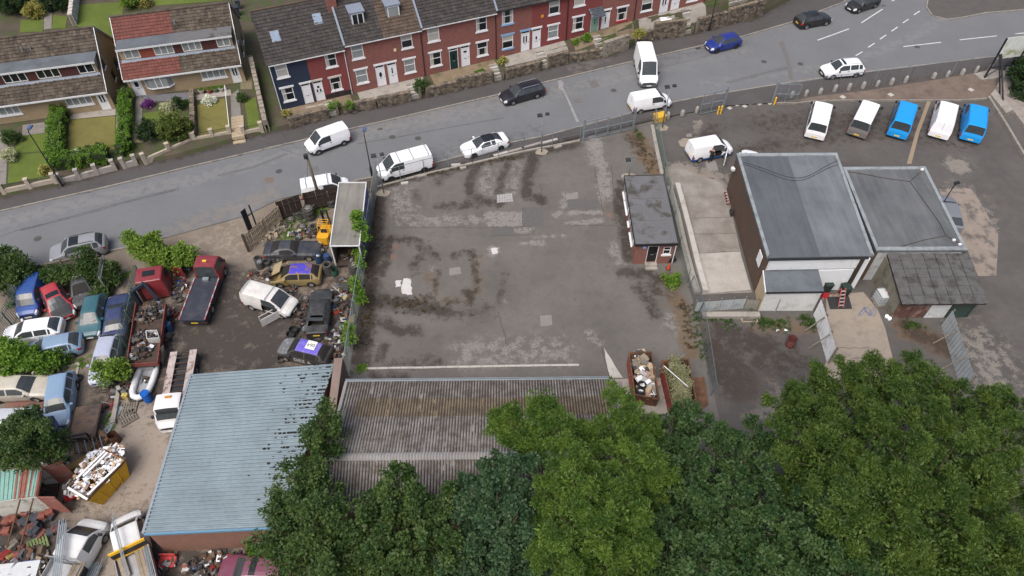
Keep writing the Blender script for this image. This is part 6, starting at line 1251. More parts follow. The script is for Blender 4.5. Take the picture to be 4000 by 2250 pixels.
palisade('grey palisade at the far left edge behind the elder',Q('L2',0,720,2.2),Q('L2',130,800,2.2),2.2,galv_pal)
def slatfence(label, a, b, h, mat, sw=.13, gap=.03, rails=(.35,1.5), pmat=None, cap=False, tilt=0., name='board_fence'):
    a = V3(a.x,a.y,0); b = V3(b.x,b.y,0); L=(b-a).length; t = thing(name,label,'fence',a,ang(a,b)); n = int(L/(sw+gap)); me = MB().box(-sw/2,-.012,.05,sw/2,.012,h).mesh('board'); me.materials.append(mat)
    for i in range(n): o = obj('board',me,None,t); o.location=((i+.5)*(sw+gap),random.uniform(-.008,.008),random.uniform(-.03,.03)); o.rotation_euler=(random.uniform(-.02,.02),random.uniform(-.012,.012),0)
    for z in rails: obj('rail', MB().bar((0,-.05,z),(L,-.05,z),.06,.08), pmat or mat, t)
    k = max(1,round(L/2.4))
    for i in range(k+1): obj('post', MB().box(L*i/k-.05,-.11,0,L*i/k+.05,-.02,h+.05), pmat or mat, t)
    if cap: obj('cap_rail', MB().bar((0,0,h+.02),(L,0,h+.02),.1,.05), pmat or mat, t)
    return t
z=2.3
slatfence('dark stained board fence, end nearest the road',Q('S6',820,685,z),Q('S6',1200,562,z),z,timber_dark,.5,.015,(.4,1.7))
slatfence('dark stained board fence below the telegraph pole',Q('S6',1205,560,z),Q('S6',1715,452,z),z,timber_dark,.5,.015,(.4,1.7))
slatfence('pale slatted fence leaning along the scrapyard entrance',Q('S6',365,1160,1.9),Q('S6',842,745,1.9),1.9,timber_pale,.13,.05,(.4,1.0,1.6))
slatfence('short timber fence between the trailer and the yard',Q('S6',1880,395,1.8),Q('S6',2180,338,1.8),1.8,timber_grey)
bp = Q('S6',445,1385,0); tag(obj('gate_post', MB().box(-.09,-.09,0,.09,.09,2.1), rust_dark, loc=bp),'rusty gate post at the end of the pale slatted fence','post')
ap = Q('S6',440,1110,0); bp2 = Q('S6',545,1020,0); slatfence('black board sign fixed on the end of the pale fence',ap,bp2,2.5,M('black_board',(.02,.02,.022),.7,.2),.5,.0,(1.6,))
slatfence('grey timber fence along the road behind the ivy',Q('L2',430,545,1.6),Q('L2',1160,395,1.6),1.6,timber_grey,.15,.02)
slatfence('dark timber back garden fence with a white wall beside it',Qh('S',690,250),Qh('S',730,-40),1.7,timber_dark,.15,.0)
def meshfence(label, pts, h=2.2, sp=3., mat=None, dense=.11, name='mesh_fence', lean=0.):
    mat = mat or galv_dull; pts=[V3(p.x,p.y,0) for p in pts]; t = thing(name,label,'fence',pts[0]); o_=pts[0]
    for a,b in zip(pts[:-1],pts[1:]):
        L=(b-a).length; d=(b-a).normalized(); n=max(1,round(L/sp))
        for i in range(n+1): p=a-o_+d*L*i/n; obj('post', MB().tube([p,p+V3(lean,0,h)],.035,6), mat, t)
        for i in range(n):
            w_=MB(); p=a-o_+d*L*i/n; q=a-o_+d*L*(i+1)/n
            k=int(L/n/dense)
            for j in range(k): x=p.lerp(q,(j+.5)/k); w_.bar(x+V3(0,0,.05),x+V3(lean,0,h-.05),.007)
            for j in range(int(h/dense/1.3)): z_=.08+j*dense*1.3; w_.bar(p+V3(lean*z_/h,0,z_),q+V3(lean*z_/h,0,z_),.007)
            o=obj('mesh_panel',w_,mat,t); o['kind']='stuff'
        obj('top_rail', MB().bar(a-o_+V3(lean,0,h),b-o_+V3(lean,0,h),.04), mat, t)
    return t
meshfence('grey steel mesh fence down the left side of the yard',[Q('N',1478,716),Q('N',1435,1000),Q('N',1395,1250),Q('N',1362,1475)],2.4)
meshfence('low wire fence along the front of the yard',[Q('Y1',140,545),Q('Y1',500,448),Q('Y1',860,365),Q('Y1',1250,275),Q('Y1',1670,195)],1.8,2.4,dense=.6)
meshfence('green wire fence between the yard and the concrete drive',[Q('Y1',2228,60),Q('Y1',2300,460),Q('O',655,1000),Q('O',745,1330)],1.8,3.2,M('fence_green',(.12,.17,.15),.7,.2),.14)
meshfence('sagging wire fence beside the lower car park',[Q('O',760,1380),Q('R5',250,450),Q('R5',300,760),Q('R5',345,1080)],1.5,2.4,M('fence_green2',(.1,.13,.13),.7,.2),.12,lean=.2)
meshfence('thin wire fence along the car park pavement',[Q('C',420,880),Q('C',930,790),Q('C',1560,715),Q('C',2300,605)],1.9,5.,mat=galv,dense=.8)
# yard front: loose concrete blocks along the plinth
for i,(k,x,y,l,a) in enumerate((('Y1',790,405,.6,.3),('Y1',735,383,.9,.1),('Y1',1310,235,2.2,.42),('Y1',1440,205,1.8,.4),('Y1',1190,270,1.6,.4),('Y1',350,520,.7,.2),('Y1',1505,245,.8,.4),('Y1',1075,300,1.5,.4),('Y1',480,462,.9,.3))):
    p=Q(k,x,y); tag(obj('kerb_block', MB().add(*[(lambda m:(m.v,m.f))(MB().obox((0,0,.1),(l,.28,.2)))][0]), concrete_lt if i%2 else concrete, loc=p, rz=a),'loose broken concrete block lying along the yard front','block','blocks along the yard front')
kb = strip('plinth', [Q('Y1',140,545),Q('Y1',500,448),Q('Y1',860,365),Q('Y1',1250,275),Q('Y1',1670,195)], .2, 0, concrete, .13); kb['kind']='structure'
# concrete upstands beside the drive
for lab,k,pts,wd,h in (('weathered concrete upstand between the office and the drive','O',((560,360),(640,640),(720,1000),(800,1300),(850,1449)),.55,.35),('pale concrete kerb along the drive','O',((640,340),(690,520),(770,830),(850,1160),(930,1449)),.45,.5),('concrete retaining edge below the green fence','Y1',((2215,90),(2255,300),(2290,460)),.35,.3)):
    P_=[Q(k,*p) for p in pts]; o=strip('concrete_upstand',[p-P_[0] for p in P_],wd,0,concrete_lt if 'pale' in lab else concrete,h); o.location=P_[0]; tag(o,lab,'kerb')
# ---- gates
def gate(label, a, b, h=2.0, mat=galv):
    a=V3(a.x,a.y,0); b=V3(b.x,b.y,0); L=(b-a).length; t=thing('steel_gate',label,'gate',a,ang(a,b)); f=MB()
    for z in (.15,h*.5,h): f.bar((0.05,0,z),(L-.05,0,z),.06)
    for x in (.05,L*.5,L-.05): f.bar((x,0,.15),(x,0,h),.06)
    obj('gate_frame',f,mat,t); w_=MB()
    for j in range(int(L/.11)): w_.bar((.1+j*.11,0,.15),(.1+j*.11,0,h),.007)
    for j in range(int(h/.15)): w_.bar((.1,0,.2+j*.15),(L-.1,0,.2+j*.15),.007)
    o=obj('mesh_panel',w_,mat,t); o['kind']='stuff'; obj('gate_post', MB().box(-.12,-.08,0,-.0,.08,h+.35), mat, t); obj('latch', MB().box(L-.2,-.08,h*.5-.06,L-.05,.08,h*.5+.1), galv_dull, t); return t
g0,g1,g2=Q('B',975,1415),Q('B',1215,1365),Q('B',1470,1305)
gate('left leaf of the grey yard gate',g0,g1,2.3); gate('right leaf of the grey yard gate',g2,g1,2.3)
gate('open grey mesh gate leaf beside the yellow bollards',Q('B',2370,1110),Q('B',2140,1160),2.6); gate('grey mesh gate leaf by the single yellow bollard',Q('C',370,905),Q('C',580,910),2.4)
tag(obj('brace', MB().bar((0,0,.05),Q('B',1690,1095,2.4)-Q('B',1800,1225),.06).bar((0,0,0),(0,0,2.2),.06), galv, loc=Q('B',1765,1275)),'galvanised braced post beside the yellow grit bin','post')
# bollards
bol=MB().lathe([(0,.78),(.1,.76),(.19,.66),(.23,.45),(.25,.2),(.24,0)],12).mesh('bollard',True); bol.materials.append(M('bollard_stone',(.28,.27,.25),.9,.2,3,c2=(.2,.2,.17)))
for k,x,y in (('B',1825,1190),('B',1970,1165),('B',2115,1130),('C',540,850),('C',665,836),('C',790,818),('C',917,798),('C',1040,784),('C',1162,770),('C',1288,752),('C',1410,738),('C',1535,718),('C',1780,683),('C',1900,668),('C',2030,652),('C',2150,632),('C',2270,612)):
    o=obj('stone_bollard',bol,None,loc=Q(k,x,y,.08)); tag(o,'rounded stone bollard in the row along the car park pavement','bollard','stone bollards along the car park'); o.scale=(1,.8,random.uniform(.9,1.1)); o.rotation_euler=(0,0,random.uniform(0,3))
yel=M('safety_yellow',(.75,.42,.02),.5,.1)
for k,x,y,l in (('B',2325,1148,'left yellow bollard of the pair by the open gate'),('B',2355,1142,'right yellow bollard of the pair by the open gate'),('C',388,918,'lone yellow bollard at the far gate leaf')):
    tag(obj('yellow_bollard', MB().lathe([(0,.98),(.07,.97),(.085,.9),(.085,0)],10), yel, loc=Q(k,x,y), smooth=True),l,'bollard')
gb=thing('grit_bin','yellow grit bin outside the yard corner','bin',Q('B',1738,1212),R(20)); gb.scale=(.9,.8,.85); obj('tub', MB().prism([(-.6,-.4),(.6,-.4),(.6,.4),(-.6,.4)],0,.75), yel, gb); obj('lid', MB().add([(-.66,-.46,.75),(.66,-.46,.75),(.66,.46,.75),(-.66,.46,.75),(-.66,.1,1.0),(.66,.1,1.0),(-.66,.46,.95),(.66,.46,.95)],[(0,1,5,4),(4,5,7,6),(2,3,6,7),(0,4,6,3),(1,2,7,5),(0,3,2,1)]), M('grit_lid',(.62,.36,.03),.55,.1), gb)
for i,(x,y) in enumerate(((0,948),(132,932),(258,910),(350,905),(62,918),(180,905),(280,895))): tag(obj('post_base', MB().obox((0,0,.02),(.4,.4,.05),.5).obox((0,0,.05),(.15,.15,.03),.5), concrete_lt, loc=Q('C',x,y,.0)),'small square concrete pad left in the car park entrance','pad','pads across the car park entrance')
# ---- billboard
sb=thing('billboard','back of a tall weathered billboard on black steel struts','billboard',Q('C',2220,697)); o_=Q('C',2220,697)
zb0,zb1=zray('C',2310,520,o_.y),zray('C',2425,335,o_.y); e2=V3(6.0,1.2,0)
for i in range(5): 
    a_=e2*(i/5); b_=e2*((i+1)/5); obj('panel', MB().prism([(a_.x,a_.y),(b_.x-.03,b_.y),(b_.x-.03,b_.y+.06),(a_.x,a_.y+.06)],zb0,zb1), M('board_back',(.6,.62,.58),.8,.12,1,c2=(.3,.3,.12),lo=.5,hi=.65), sb)
obj('strut', MB().bar((0,0,0),(0,0,zb1),.14).bar((3,.6,0),(3,.6,zb1),.14).bar((6,1.2,0),(6,1.2,zb1),.14), black_metal, sb)
for bx_,by_,tx in ((2365,862,.2),(2395,945,.4),(2540,920,3.2)): obj('back_stay', MB().bar(Q('C',bx_,by_)-o_,V3(tx,tx*.2,zb0+.6),.12), black_metal, sb)
obj('cross_brace', MB().bar((0,0,zb0*.6),(3,.6,zb0*.6),.08).bar((0,0,.4),(3,.6,zb0),.06), black_metal, sb)
for lab,pts,h in (('concrete footing slab under the billboard struts',((2130,660),(2200,715),(2330,700),(2420,640),(2300,620)),.25),('concrete ramp beside the end of the parked row',((2265,850),(2310,820),(2470,990),(2400,1020)),.45)):
    P_=[Q('C',*p) for p in pts]; tag(obj('concrete_footing', MB().prism([p-P_[0] for p in P_],0,h), concrete, loc=P_[0]),lab,'footing')
P_=[Q('C',*p) for p in ((2265,860),(2480,1000),(2700,1300),(2700,700),(2420,600),(2330,760))]; struct('raised_ground', MB().prism(P_,-.02,.3), M('raised_slab',(.26,.23,.2),.92,.2,1,c2=(.15,.13,.11),world=True))
kb=strip('kerb',[Q('C',2255,862),Q('C',2400,1090),Q('C',2576,1390)],.25,0,kerb_m,.35); kb['kind']='structure'
tree('dark ivy bush behind the billboard',[(*Q('C',2560,620,1.5)[:2],1.5,1.5),(*Q('C',2590,520,1.5)[:2],1.8,1.6),(*Q('C',2600,740,1.5)[:2],1.2,1.4),(*Q('C',2640,640,2)[:2],2.4,1.8)],L_DARK,name='shrub',cat='shrub',ll=.2,lw=.13,tr=.3,dens=3,n=60,trunk=.06)
# ---- semi front walls with piers and railings
rendr=M('rendered_wall',(.42,.36,.28),.9,.12,1.5,c2=(.28,.25,.2),lo=.5,hi=.75); rendg=M('rendered_wall_grey',(.34,.31,.27),.9,.15,1.5,c2=(.18,.16,.13),lo=.5,hi=.75)
def front_wall(label, a, b, h, mat, piers, rail=True):
    a=V3(a.x,a.y,.1); b=V3(b.x,b.y,.1); L=(b-a).length; t=thing('front_garden_wall',label,'wall',a,ang(a,b)); obj('wall', MB().box(0,0,-.1,L,.22,h), mat, t)
    for i in range(piers): x=L*i/(piers-1); obj('pier', MB().box(x-.17,-.04,-.1,x+.17,.28,h+.55).box(x-.2,-.07,h+.55,x+.2,.31,h+.62), mat, t)
    if rail:
        r_=MB(); r_.bar((0,.11,h+.4),(L,.11,h+.4),.03); 
        for i in range(int(L/.12)): r_.bar((i*.12,.11,h),(i*.12,.11,h+.45),.014)
        obj('railing', r_, black_metal, t)
    return t
front_wall('cream rendered garden wall with black railings at the left edge',Q('L1',85,962,.1),Q('L1',815,810,.1),.75,rendr,3)
front_wall('grey rendered garden wall below the clipped hedge',Q('L1',880,800,.1),Q('L1',1640,602,.1),.6,rendg,4,False)
front_wall('short rendered garden wall between the two gates',Q('L1',1770,575,.1),Q('L1',1940,530,.1),.6,rendg,2,False)
front_wall('rendered garden wall below the laurel',Q('L1',2080,520,.1),Q('S',1960,1449,.1),.7,rendr,3,False)
front_wall('cream garden wall with railings below the right dry lawn',Q('S',1975,1449,.1),Q('S',2330,1385,.1),.75,rendr,3)
front_wall('cream garden wall with railings next to the alley',Q('A',20,1385,.1),Q('A',200,1345,.1),.75,rendr,2)
front_wall('rendered wall continuing off the left edge',Q('L1',-420,1060,.1),Q('L1',-40,990,.1),.7,rendr,3)
for k,x,y,n,l in (('S',2390,1190,8,'sandstone garden steps beside the white handrail'),('S',1390,1270,6,'concrete garden steps by the dark evergreen')):
    p=Qh(k,x,y); t=thing('garden_steps',l,'steps',p,R(14))
    for q in range(n): pz=gz(p.x+.0,p.y-q*.45)-p.z; obj('step', MB().box(-.6,-.2-q*.45,pz-.25,.6,.25-q*.45,pz+.1), M('sandstone',(.36,.29,.2),.9,.15), t)
p0,p1=Qh('S',2285,930),Qh('S',2330,1330); tag(obj('handrail', MB().bar((0,0,.9),p1-p0+V3(0,0,.9),.05).bar((0,0,0),(0,0,.9),.05).bar(p1-p0,p1-p0+V3(0,0,.9),.05), white_upvc, loc=p0),'white handrail beside the sandstone steps','handrail')
stonewall(Qh('S',2560,700),Qh('A',255,1335),1.5,'tall mossy stone wall running along the alley',stone_lt); stonewall(Qh('S',1945,950),Qh('S',1960,1400),.6,'low stone wall between the two right-hand front gardens',stone_blk)
stonewall(Qh('S',755,260),Qh('S',790,-40),1.3,'white washed stone wall in the back gardens',M('whitewash',(.5,.47,.42),.9,.2,2,c2=(.25,.22,.18),island=.2))
pot=M('pot_stone',(.35,.33,.28),.9,.15); potr=M('pot_red',(.22,.06,.05),.8,.15)
for x,y,m,l in ((2035,940,pot,'round pale stone planter outside the right chalet'),(2115,935,potr,'red planter outside the right chalet'),(2175,925,M('pot_green',(.1,.14,.08),.8,.15),'green planter outside the right chalet'),(2235,918,pot,'pale pot next to the red chairs')):
    p=Qh('S',x,y); t=thing('planter',l,'planter',p); obj('pot', MB().lathe([(0,0),(.2,0),(.28,.4),(.32,.42),(.26,.44),(.24,.36),(0,.36)],12), m, t, True, 40); obj('plant', leaf_mesh(np.array([[0,0,.5],[.1,.1,.5],[-.1,0,.52]]),np.array([.2,.15,.15]),60,.12,.06,.8,int(x)), L_HEDGE, t)
for k,x,y,m,l in (('S',2395,150,M('bin_black',(.03,.035,.04),.6,.15),'dark wheelie bin behind the right chalet gable'),('S',2405,80,M('bin_black2',(.05,.06,.07),.6,.15),'second wheelie bin behind the right chalet gable'),('S',1255,730,M('bin_blue',(.03,.1,.3),.5,.15),'blue wheelie bin between the chalet pairs')):
    p=Qh(k,x,y); t=thing('wheelie_bin',l,'bin',p,.3); obj('body', MB().add([(-.22,-.25,0),(.22,-.25,0),(.22,.25,0),(-.22,.25,0),(-.28,-.32,1.0),(.28,-.32,1.0),(.28,.32,1.0),(-.28,.32,1.0)],[(0,3,2,1),(4,5,6,7),(0,1,5,4),(1,2,6,5),(2,3,7,6),(3,0,4,7)]), m, t); obj('lid', MB().box(-.3,-.35,1.003,.3,.36,1.08), m, t)
# ---- skips
def skip(label, rim, zt, mat, inset=.3, rz=0):
    r4=[Q(*p,zt) for p in rim]; c=sum(r4,Vector())/4; o_=V3(c.x,c.y,0); t=thing('skip',label,'skip',o_); q=[V3(p.x-o_.x,p.y-o_.y,0) for p in r4]; 
    up=[p+V3(0,0,zt) for p in q]; ui=[p*.96+V3(0,0,zt) for p in q]; lo=[]; 
    e=(q[1]-q[0]).length>(q[2]-q[1]).length; la=((q[1]-q[0]) if e else (q[3]-q[0])).normalized()
    for p in q: lo.append(p-la*(p.dot(la))*inset+V3(0,0,.0))
    li=[p*.95+V3(0,0,.08) for p in lo]; fs=[]
    for i in range(4): j=(i+1)%4; fs+= [(i,j,4+j,4+i),(4+i,4+j,8+j,8+i),(8+i,8+j,12+j,12+i)]
    obj('shell', MB().add(lo+up+ui+li,fs+[(12,13,14,15),(3,2,1,0)]), mat if mat is yskip else rust, t)
    if mat is not yskip: obj('side_panel', MB().prism([lo[0]+V3(-.05,0,0),lo[0]+V3(-.012,0,0),lo[3]+V3(-.012,0,0),lo[3]+V3(-.05,0,0)],.1,zt+.04), mat, t)
    b_=MB()
    for i in range(4): b_.bar(up[i],up[(i+1)%4],.1,.12)
    obj('rim', b_, rust, t)
    rb=MB()
    for i in range(4):
        for s in (.25,.5,.75): rb.bar(lo[i].lerp(lo[(i+1)%4],s),up[i].lerp(up[(i+1)%4],s),.09,.06)
    obj('rib', rb, mat, t); return t,q,o_
redskip=M('skip_red',(.3,.05,.045),.65,.2,2,c2=(.16,.07,.045),lo=.52,hi=.68); yskip=M('skip_yellow',(.55,.33,.02),.6,.15,2,c2=(.25,.14,.03),lo=.56,hi=.7)
s1=skip('red skip loaded with boards, tyres and white scrap',(('Y2',1972,476),('Y2',2122,470),('Y2',2172,785),('Y2',2010,752)),1.35,redskip,.1); s2=skip('red skip heaped with garden cuttings',(('Y2',2192,528),('Y2',2368,516),('Y2',2425,828),('Y2',2262,832)),1.35,redskip,.1); s3=skip('yellow builders skip overflowing with rubble and white waste',(('L4',955,20),('L4',1148,108),('L4',792,482),('L4',622,362)),1.6,yskip,.28)
def heap(name, label, spots, mats, seed, parent=None, kind='stuff', cat='scrap', size=(.15,.6), flat=.3, mix=(.35,.35,.2,.1)):
    """uncountable loose junk: plates, blocks, bars and rounds in several materials. spots: (x,y,z,rx,ry,n,height)"""
    rd=random.Random(seed); mb=MB(); mi=[]
    for (x,y,z,rx,ry,n,hh) in spots:
        for _ in range(n):
            a=rd.uniform(0,6.28); q=rd.random()**.6; px,py=x+math.cos(a)*rx*q,y+math.sin(a)*ry*q; pz=z+hh*(1-q)*rd.uniform(.3,1)+.03; s=rd.uniform(*size); f0=len(mb.f); k=rd.random()
            e=(rd.uniform(0,6.28),rd.gauss(0,flat),rd.gauss(0,flat))
            if k<mix[0]: mb.obox((px,py,pz+.02),(s,s*rd.uniform(.4,1),rd.uniform(.015,.04)),*e)
            elif k<mix[0]+mix[1]: mb.obox((px,py,pz+s*.15),(s*.7,s*rd.uniform(.3,.6),s*rd.uniform(.2,.5)),*e)
            elif k<mix[0]+mix[1]+mix[2]: d=V3(math.cos(e[0]),math.sin(e[0]),rd.gauss(0,.2))*s*1.6; mb.tube([V3(px,py,pz+.04)-d*.5,V3(px,py,pz+.04)+d*.5],rd.uniform(.015,.04),5)
            else: mb.lathe([(0,.0),(s*.3,.0),(s*.34,.06),(s*.3,.13),(0,.13)],9,(px,py,pz+.02),Matrix.Rotation(e[1]*2,3,'X'))
            mi += [rd.randrange(len(mats))]*(len(mb.f)-f0)
    me=mb.mesh(name)
    for m in mats: me.materials.append(m)
    me.polygons.foreach_set('material_index',mi); o=bpy.data.objects.new(name,me); col.objects.link(o); o.parent=parent
    if parent is None: tag(o,label,cat,None,'stuff')
    else: o['kind']='stuff'
    return o
scrap_m=[M('scrap_dark',(.035,.033,.032),.7,.4),M('scrap_grey',(.16,.16,.16),.55,.3,metal=.4),rust,rust_dark,M('scrap_black',(.018,.018,.02),.5,.3),M('scrap_brown',(.12,.085,.055),.9,.3),M('scrap_silver',(.4,.4,.41),.4,.2,metal=.5),rust_dark,MATS['scrap_dark']]
junk_m=scrap_m*2+[M('junk_white',(.45,.45,.43),.6,.2),M('junk_blue',(.03,.07,.2),.5,.2),M('junk_red',(.25,.035,.03),.5,.2),M('junk_yellow',(.3,.24,.08),.6,.2),timber_grey]
waste=[M('waste_white',(.78,.79,.8),.5,.08),MATS['waste_white'],MATS['waste_white'],M('waste_brick',(.33,.2,.15),.9,.2),M('waste_card',(.42,.31,.2),.9,.15),M('waste_dark',(.05,.05,.055),.7,.3),M('waste_grey',(.35,.34,.33),.8,.2)]
def spot(k,x,y,rx,ry,n,h,z=0.): p=Q(k,x,y,z); return (p.x,p.y,z,rx,ry,n,h)
heap('skip_rubbish','loose boards, boxes and white offcuts filling the left red skip',[spot('Y2',2065,570,.75,1.6,60,.3,.95),spot('Y2',2090,690,.7,1.2,34,.2,.85)],[waste[0]]+waste[3:]+[timber_pale,timber_pale,timber_grey,MATS['waste_dark']],5,size=(.3,.9),flat=.2)
heap('skip_waste','rubble, plastic and white waste heaped in the yellow skip',[spot('L4',950,120,1.3,1.0,110,.3,1.4),spot('L4',860,240,1.2,1.0,100,.25,1.4),spot('L4',760,350,1.2,.9,100,.22,1.35),spot('L4',1030,70,.9,.8,60,.25,1.4)],waste,6,size=(.12,.5),flat=.35)
wp=MB(); 
for a_,b_ in (((960,25),(700,280)),((985,40),(760,260)),((620,362),(800,470)),((1100,140),(800,430))): wp.bar(Q('L4',*a_,1.9),Q('L4',*b_,1.85),.14,.06)
tag(obj('gutter_lengths',wp,white_upvc),'lengths of white plastic fascia lying on the yellow skip','fascia boards')
cut=[(spot('Y2',2280+dx,560+dy,.1,.1,1,.1,1.4)) for dx,dy in ((0,0),(40,60),(-10,80),(30,150),(60,200),(20,230),(70,110))]
o=obj('cuttings', leaf_mesh(np.array([[c[0]+random.gauss(0,.2),c[1]+random.gauss(0,.4),1.2+random.uniform(0,.4)] for c in cut for _ in range(22)]),np.full(154,.28),55,.14,.06,.7,9), L_DRY); tag(o,'dry hedge cuttings heaped in the right red skip','cuttings',None,'stuff')
tag(obj('white_pole', MB().tube([(0,0,0),Q('Y2',2365,700,1.95)-Q('Y2',2205,560,2.0)],.03,6), white_upvc, loc=Q('Y2',2205,560,2.0)),'white plastic pole lying across the hedge cuttings','pole')
tag(obj('steel_plate', MB().prism([Q('Y2',2385,650,.4)-Q('Y2',2385,650),Q('Y2',2470,640,.4)-Q('Y2',2385,650),Q('Y2',2500,820,.1)-Q('Y2',2385,650),Q('Y2',2440,865,.1)-Q('Y2',2385,650)],[.55,.5,.1,.1],[.58,.53,.13,.13]), rust, loc=Q('Y2',2385,650)),'rusty steel plate propped beside the right red skip','plate')
txt_m=M('lettering_black',(.02,.02,.02),.6,.1); txt_w=M('lettering_white',(.7,.7,.7),.6,.1)
def lettering(s, size, mat, parent, loc, rot, name='lettering'):
    cu=bpy.data.curves.new(name,'FONT'); cu.body=s; cu.size=size; cu.align_x='CENTER'; cu.align_y='CENTER'; cu.extrude=.004; tmp=bpy.data.objects.new('tmp',cu); col.objects.link(tmp)
    dg=bpy.context.evaluated_depsgraph_get(); me=bpy.data.meshes.new_from_object(tmp.evaluated_get(dg)); bpy.data.objects.remove(tmp); me.materials.append(mat); o=bpy.data.objects.new(name,me); col.objects.link(o); o.parent=parent; o.location=loc; o.rotation_euler=rot; return o
# tyres and wheels
def tyre(label, p, group=None, r=.33, rim=None, tilt=(0,0), z=0., wd=.22, name='tyre', m=None):
    t=thing(name,label,'tyre' if not rim else 'wheel',V3(p.x,p.y,z),0,group); me=MB().lathe([(r*.62,-wd/2),(r*.9,-wd/2),(r,-wd*.34),(r,wd*.34),(r*.9,wd/2),(r*.62,wd/2),(r*.6,wd*.3),(r*.6,-wd*.3),(r*.62,-wd/2)],16).mesh('tread',True,40); me.materials.append(m or rubber_dusty)
    o=obj('tread',me,None,t); o.location=(0,0,wd/2+.005); 
    if rim:
        mb=MB(); mb.lathe([(r*.6,wd*.3),(r*.62,wd*.45),(r*.56,wd*.2)],16)
        for k in range(6): a=k*math.pi/3; mb.obox((math.cos(a)*r*.32,math.sin(a)*r*.32,wd*.3),(r*.5,r*.16,.02),a)
        mb.lathe([(0,wd*.34),(r*.16,wd*.34),(r*.16,0)],10); q=obj('rim',mb,rim,t); q.location=(0,0,wd/2+.005); h=obj('hub',MB().lathe([(0,0),(r*.58,0)],12),interior,t); h.location=(0,0,wd*.4)
    t.rotation_euler=(tilt[0],tilt[1],0); 
    if tilt!=(0,0): t.location.z = z+r*abs(math.sin(max(abs(tilt[0]),abs(tilt[1]))))-.02
    return t
def stack(k,x,y,n,label,group,r=.38,rim=None,wd=.24,ztop=None):
    p=Q(k,x,y)
    for i in range(n): tyre(label,V3(p.x+random.gauss(0,.02),p.y+random.gauss(0,.02),0),group,r,rim if i==n-1 else None,z=i*wd,wd=wd)
stack('S6',1310,920,5,'worn tyre in the tall stack against the dark fence','tall tyre stack',.5,steel_rim,.26); stack('S6',1330,800,3,'worn tyre in the back stack against the dark fence','back tyre stack',.5,steel_rim,.26); stack('S6',1215,850,2,'tyre in the low pile beside the tall tyre stack','low tyre pile',.42); stack('S6',1125,870,2,'tyre in the leftmost pile by the dark fence','left tyre pile',.42)
for x,y,l,rm in ((1030,950,'large pale-rimmed truck wheel lying in the weeds',steel_rim),(1195,1050,'small pale-rimmed wheel lying near the coupe',steel_rim),(1170,905,'loose tyre beside the tyre stack',None),(1225,945,'loose tyre in front of the tyre stack',None),(940,1040,'black tyre lying on the timber pile',None),(1155,1190,'silver alloy wheel behind the coupe',alloy),(1640,520,'silver wheel leaning by the trailer corner',alloy),(1325,1090,'silver alloy wheel beside the forklift',alloy)): tyre(l,Q('S6',x,y),None,.4,rm)
stack('S6',1620,740,3,'tyre in the stack topped by an alloy wheel beside the trailer','trailer tyre stack',.36,alloy); stack('S6',1385,1110,3,'tyre in the stack behind the forklift','forklift tyre stack',.4); 
stack('S5',840,380,3,'tyre in the left stack before the gold wreck','left alloy wheel stack',.34,alloy); stack('S5',912,350,2,'tyre in the dark stack before the gold wreck','dark wheel stack',.34,black_metal); stack('S5',980,305,2,'tyre in the stack below the coupe sill','coupe wheel stack',.38,alloy); stack('S5',1065,310,2,'tyre in the right stack below the coupe','right coupe wheel stack',.34,alloy); stack('S5',1545,445,5,'tyre in the stack beside the open trailer','open trailer tyre stack',.4); stack('S5',1810,430,4,'tyre in the stack at the mesh fence','mesh fence tyre stack',.45,steel_rim)
for k,x,y,l,rm in (('S5',810,300,'dark alloy wheel lying left of the coupe',black_metal),('S5',965,400,'steel wheel lying beside the gold wreck bonnet',steel_rim),('S5',60,690,'wheel lying left of the recovery truck bed',steel_rim),('S5',1300,710,'wheel leaning at the black saloon',steel_rim),('S5',1060,1275,'tyre beside the racer front',None),('S5',1050,1330,'lower tyre beside the racer front',None),('S5',1430,1115,'alloy wheel leaning on the racer roof side',alloy),('S5',1465,1090,'second alloy wheel behind the racer',alloy),('L3',890,580,'tyre lying beside the pale blue off-roader',None),('L3',350,920,'small wheel on the red slab',steel_rim),('L3',1440,530,'big tyre by the boat transom',None),('L3',1470,600,'tyre leaning beside the boat',None),('L3',1520,810,'tyre under the blue drum',None),('L3',1595,800,'wheel beside the blue drum',alloy),('L3',1905,100,'wheel beside the loaded tipper',steel_rim),('L2',2360,960,'large black tyre behind the red lorry cab',None),('L2',2420,1010,'second black tyre behind the red lorry cab',None),('L3',660,360,'tyre in the grass below the pale blue hatchback',None),('L3',660,510,'tyre behind the pale blue off-roader',None),('L4',1765,1060,'tyre among the plants below the workshop',None)): tyre(l,Q(k,x,y),None,.36,rm)
tyre('chrome hubbed tyre leaning on the brown brick wall',Q('R4',492,575),None,.33,alloy,(0,R(75)),m=rubber)
for x,y,l in ((2060,690,'upper tyre lying in the left red skip'),(2050,725,'lower tyre lying in the left red skip')): tyre(l,Q('Y2',x,y,1.3),None,.33,None,z=1.2,m=rubber)
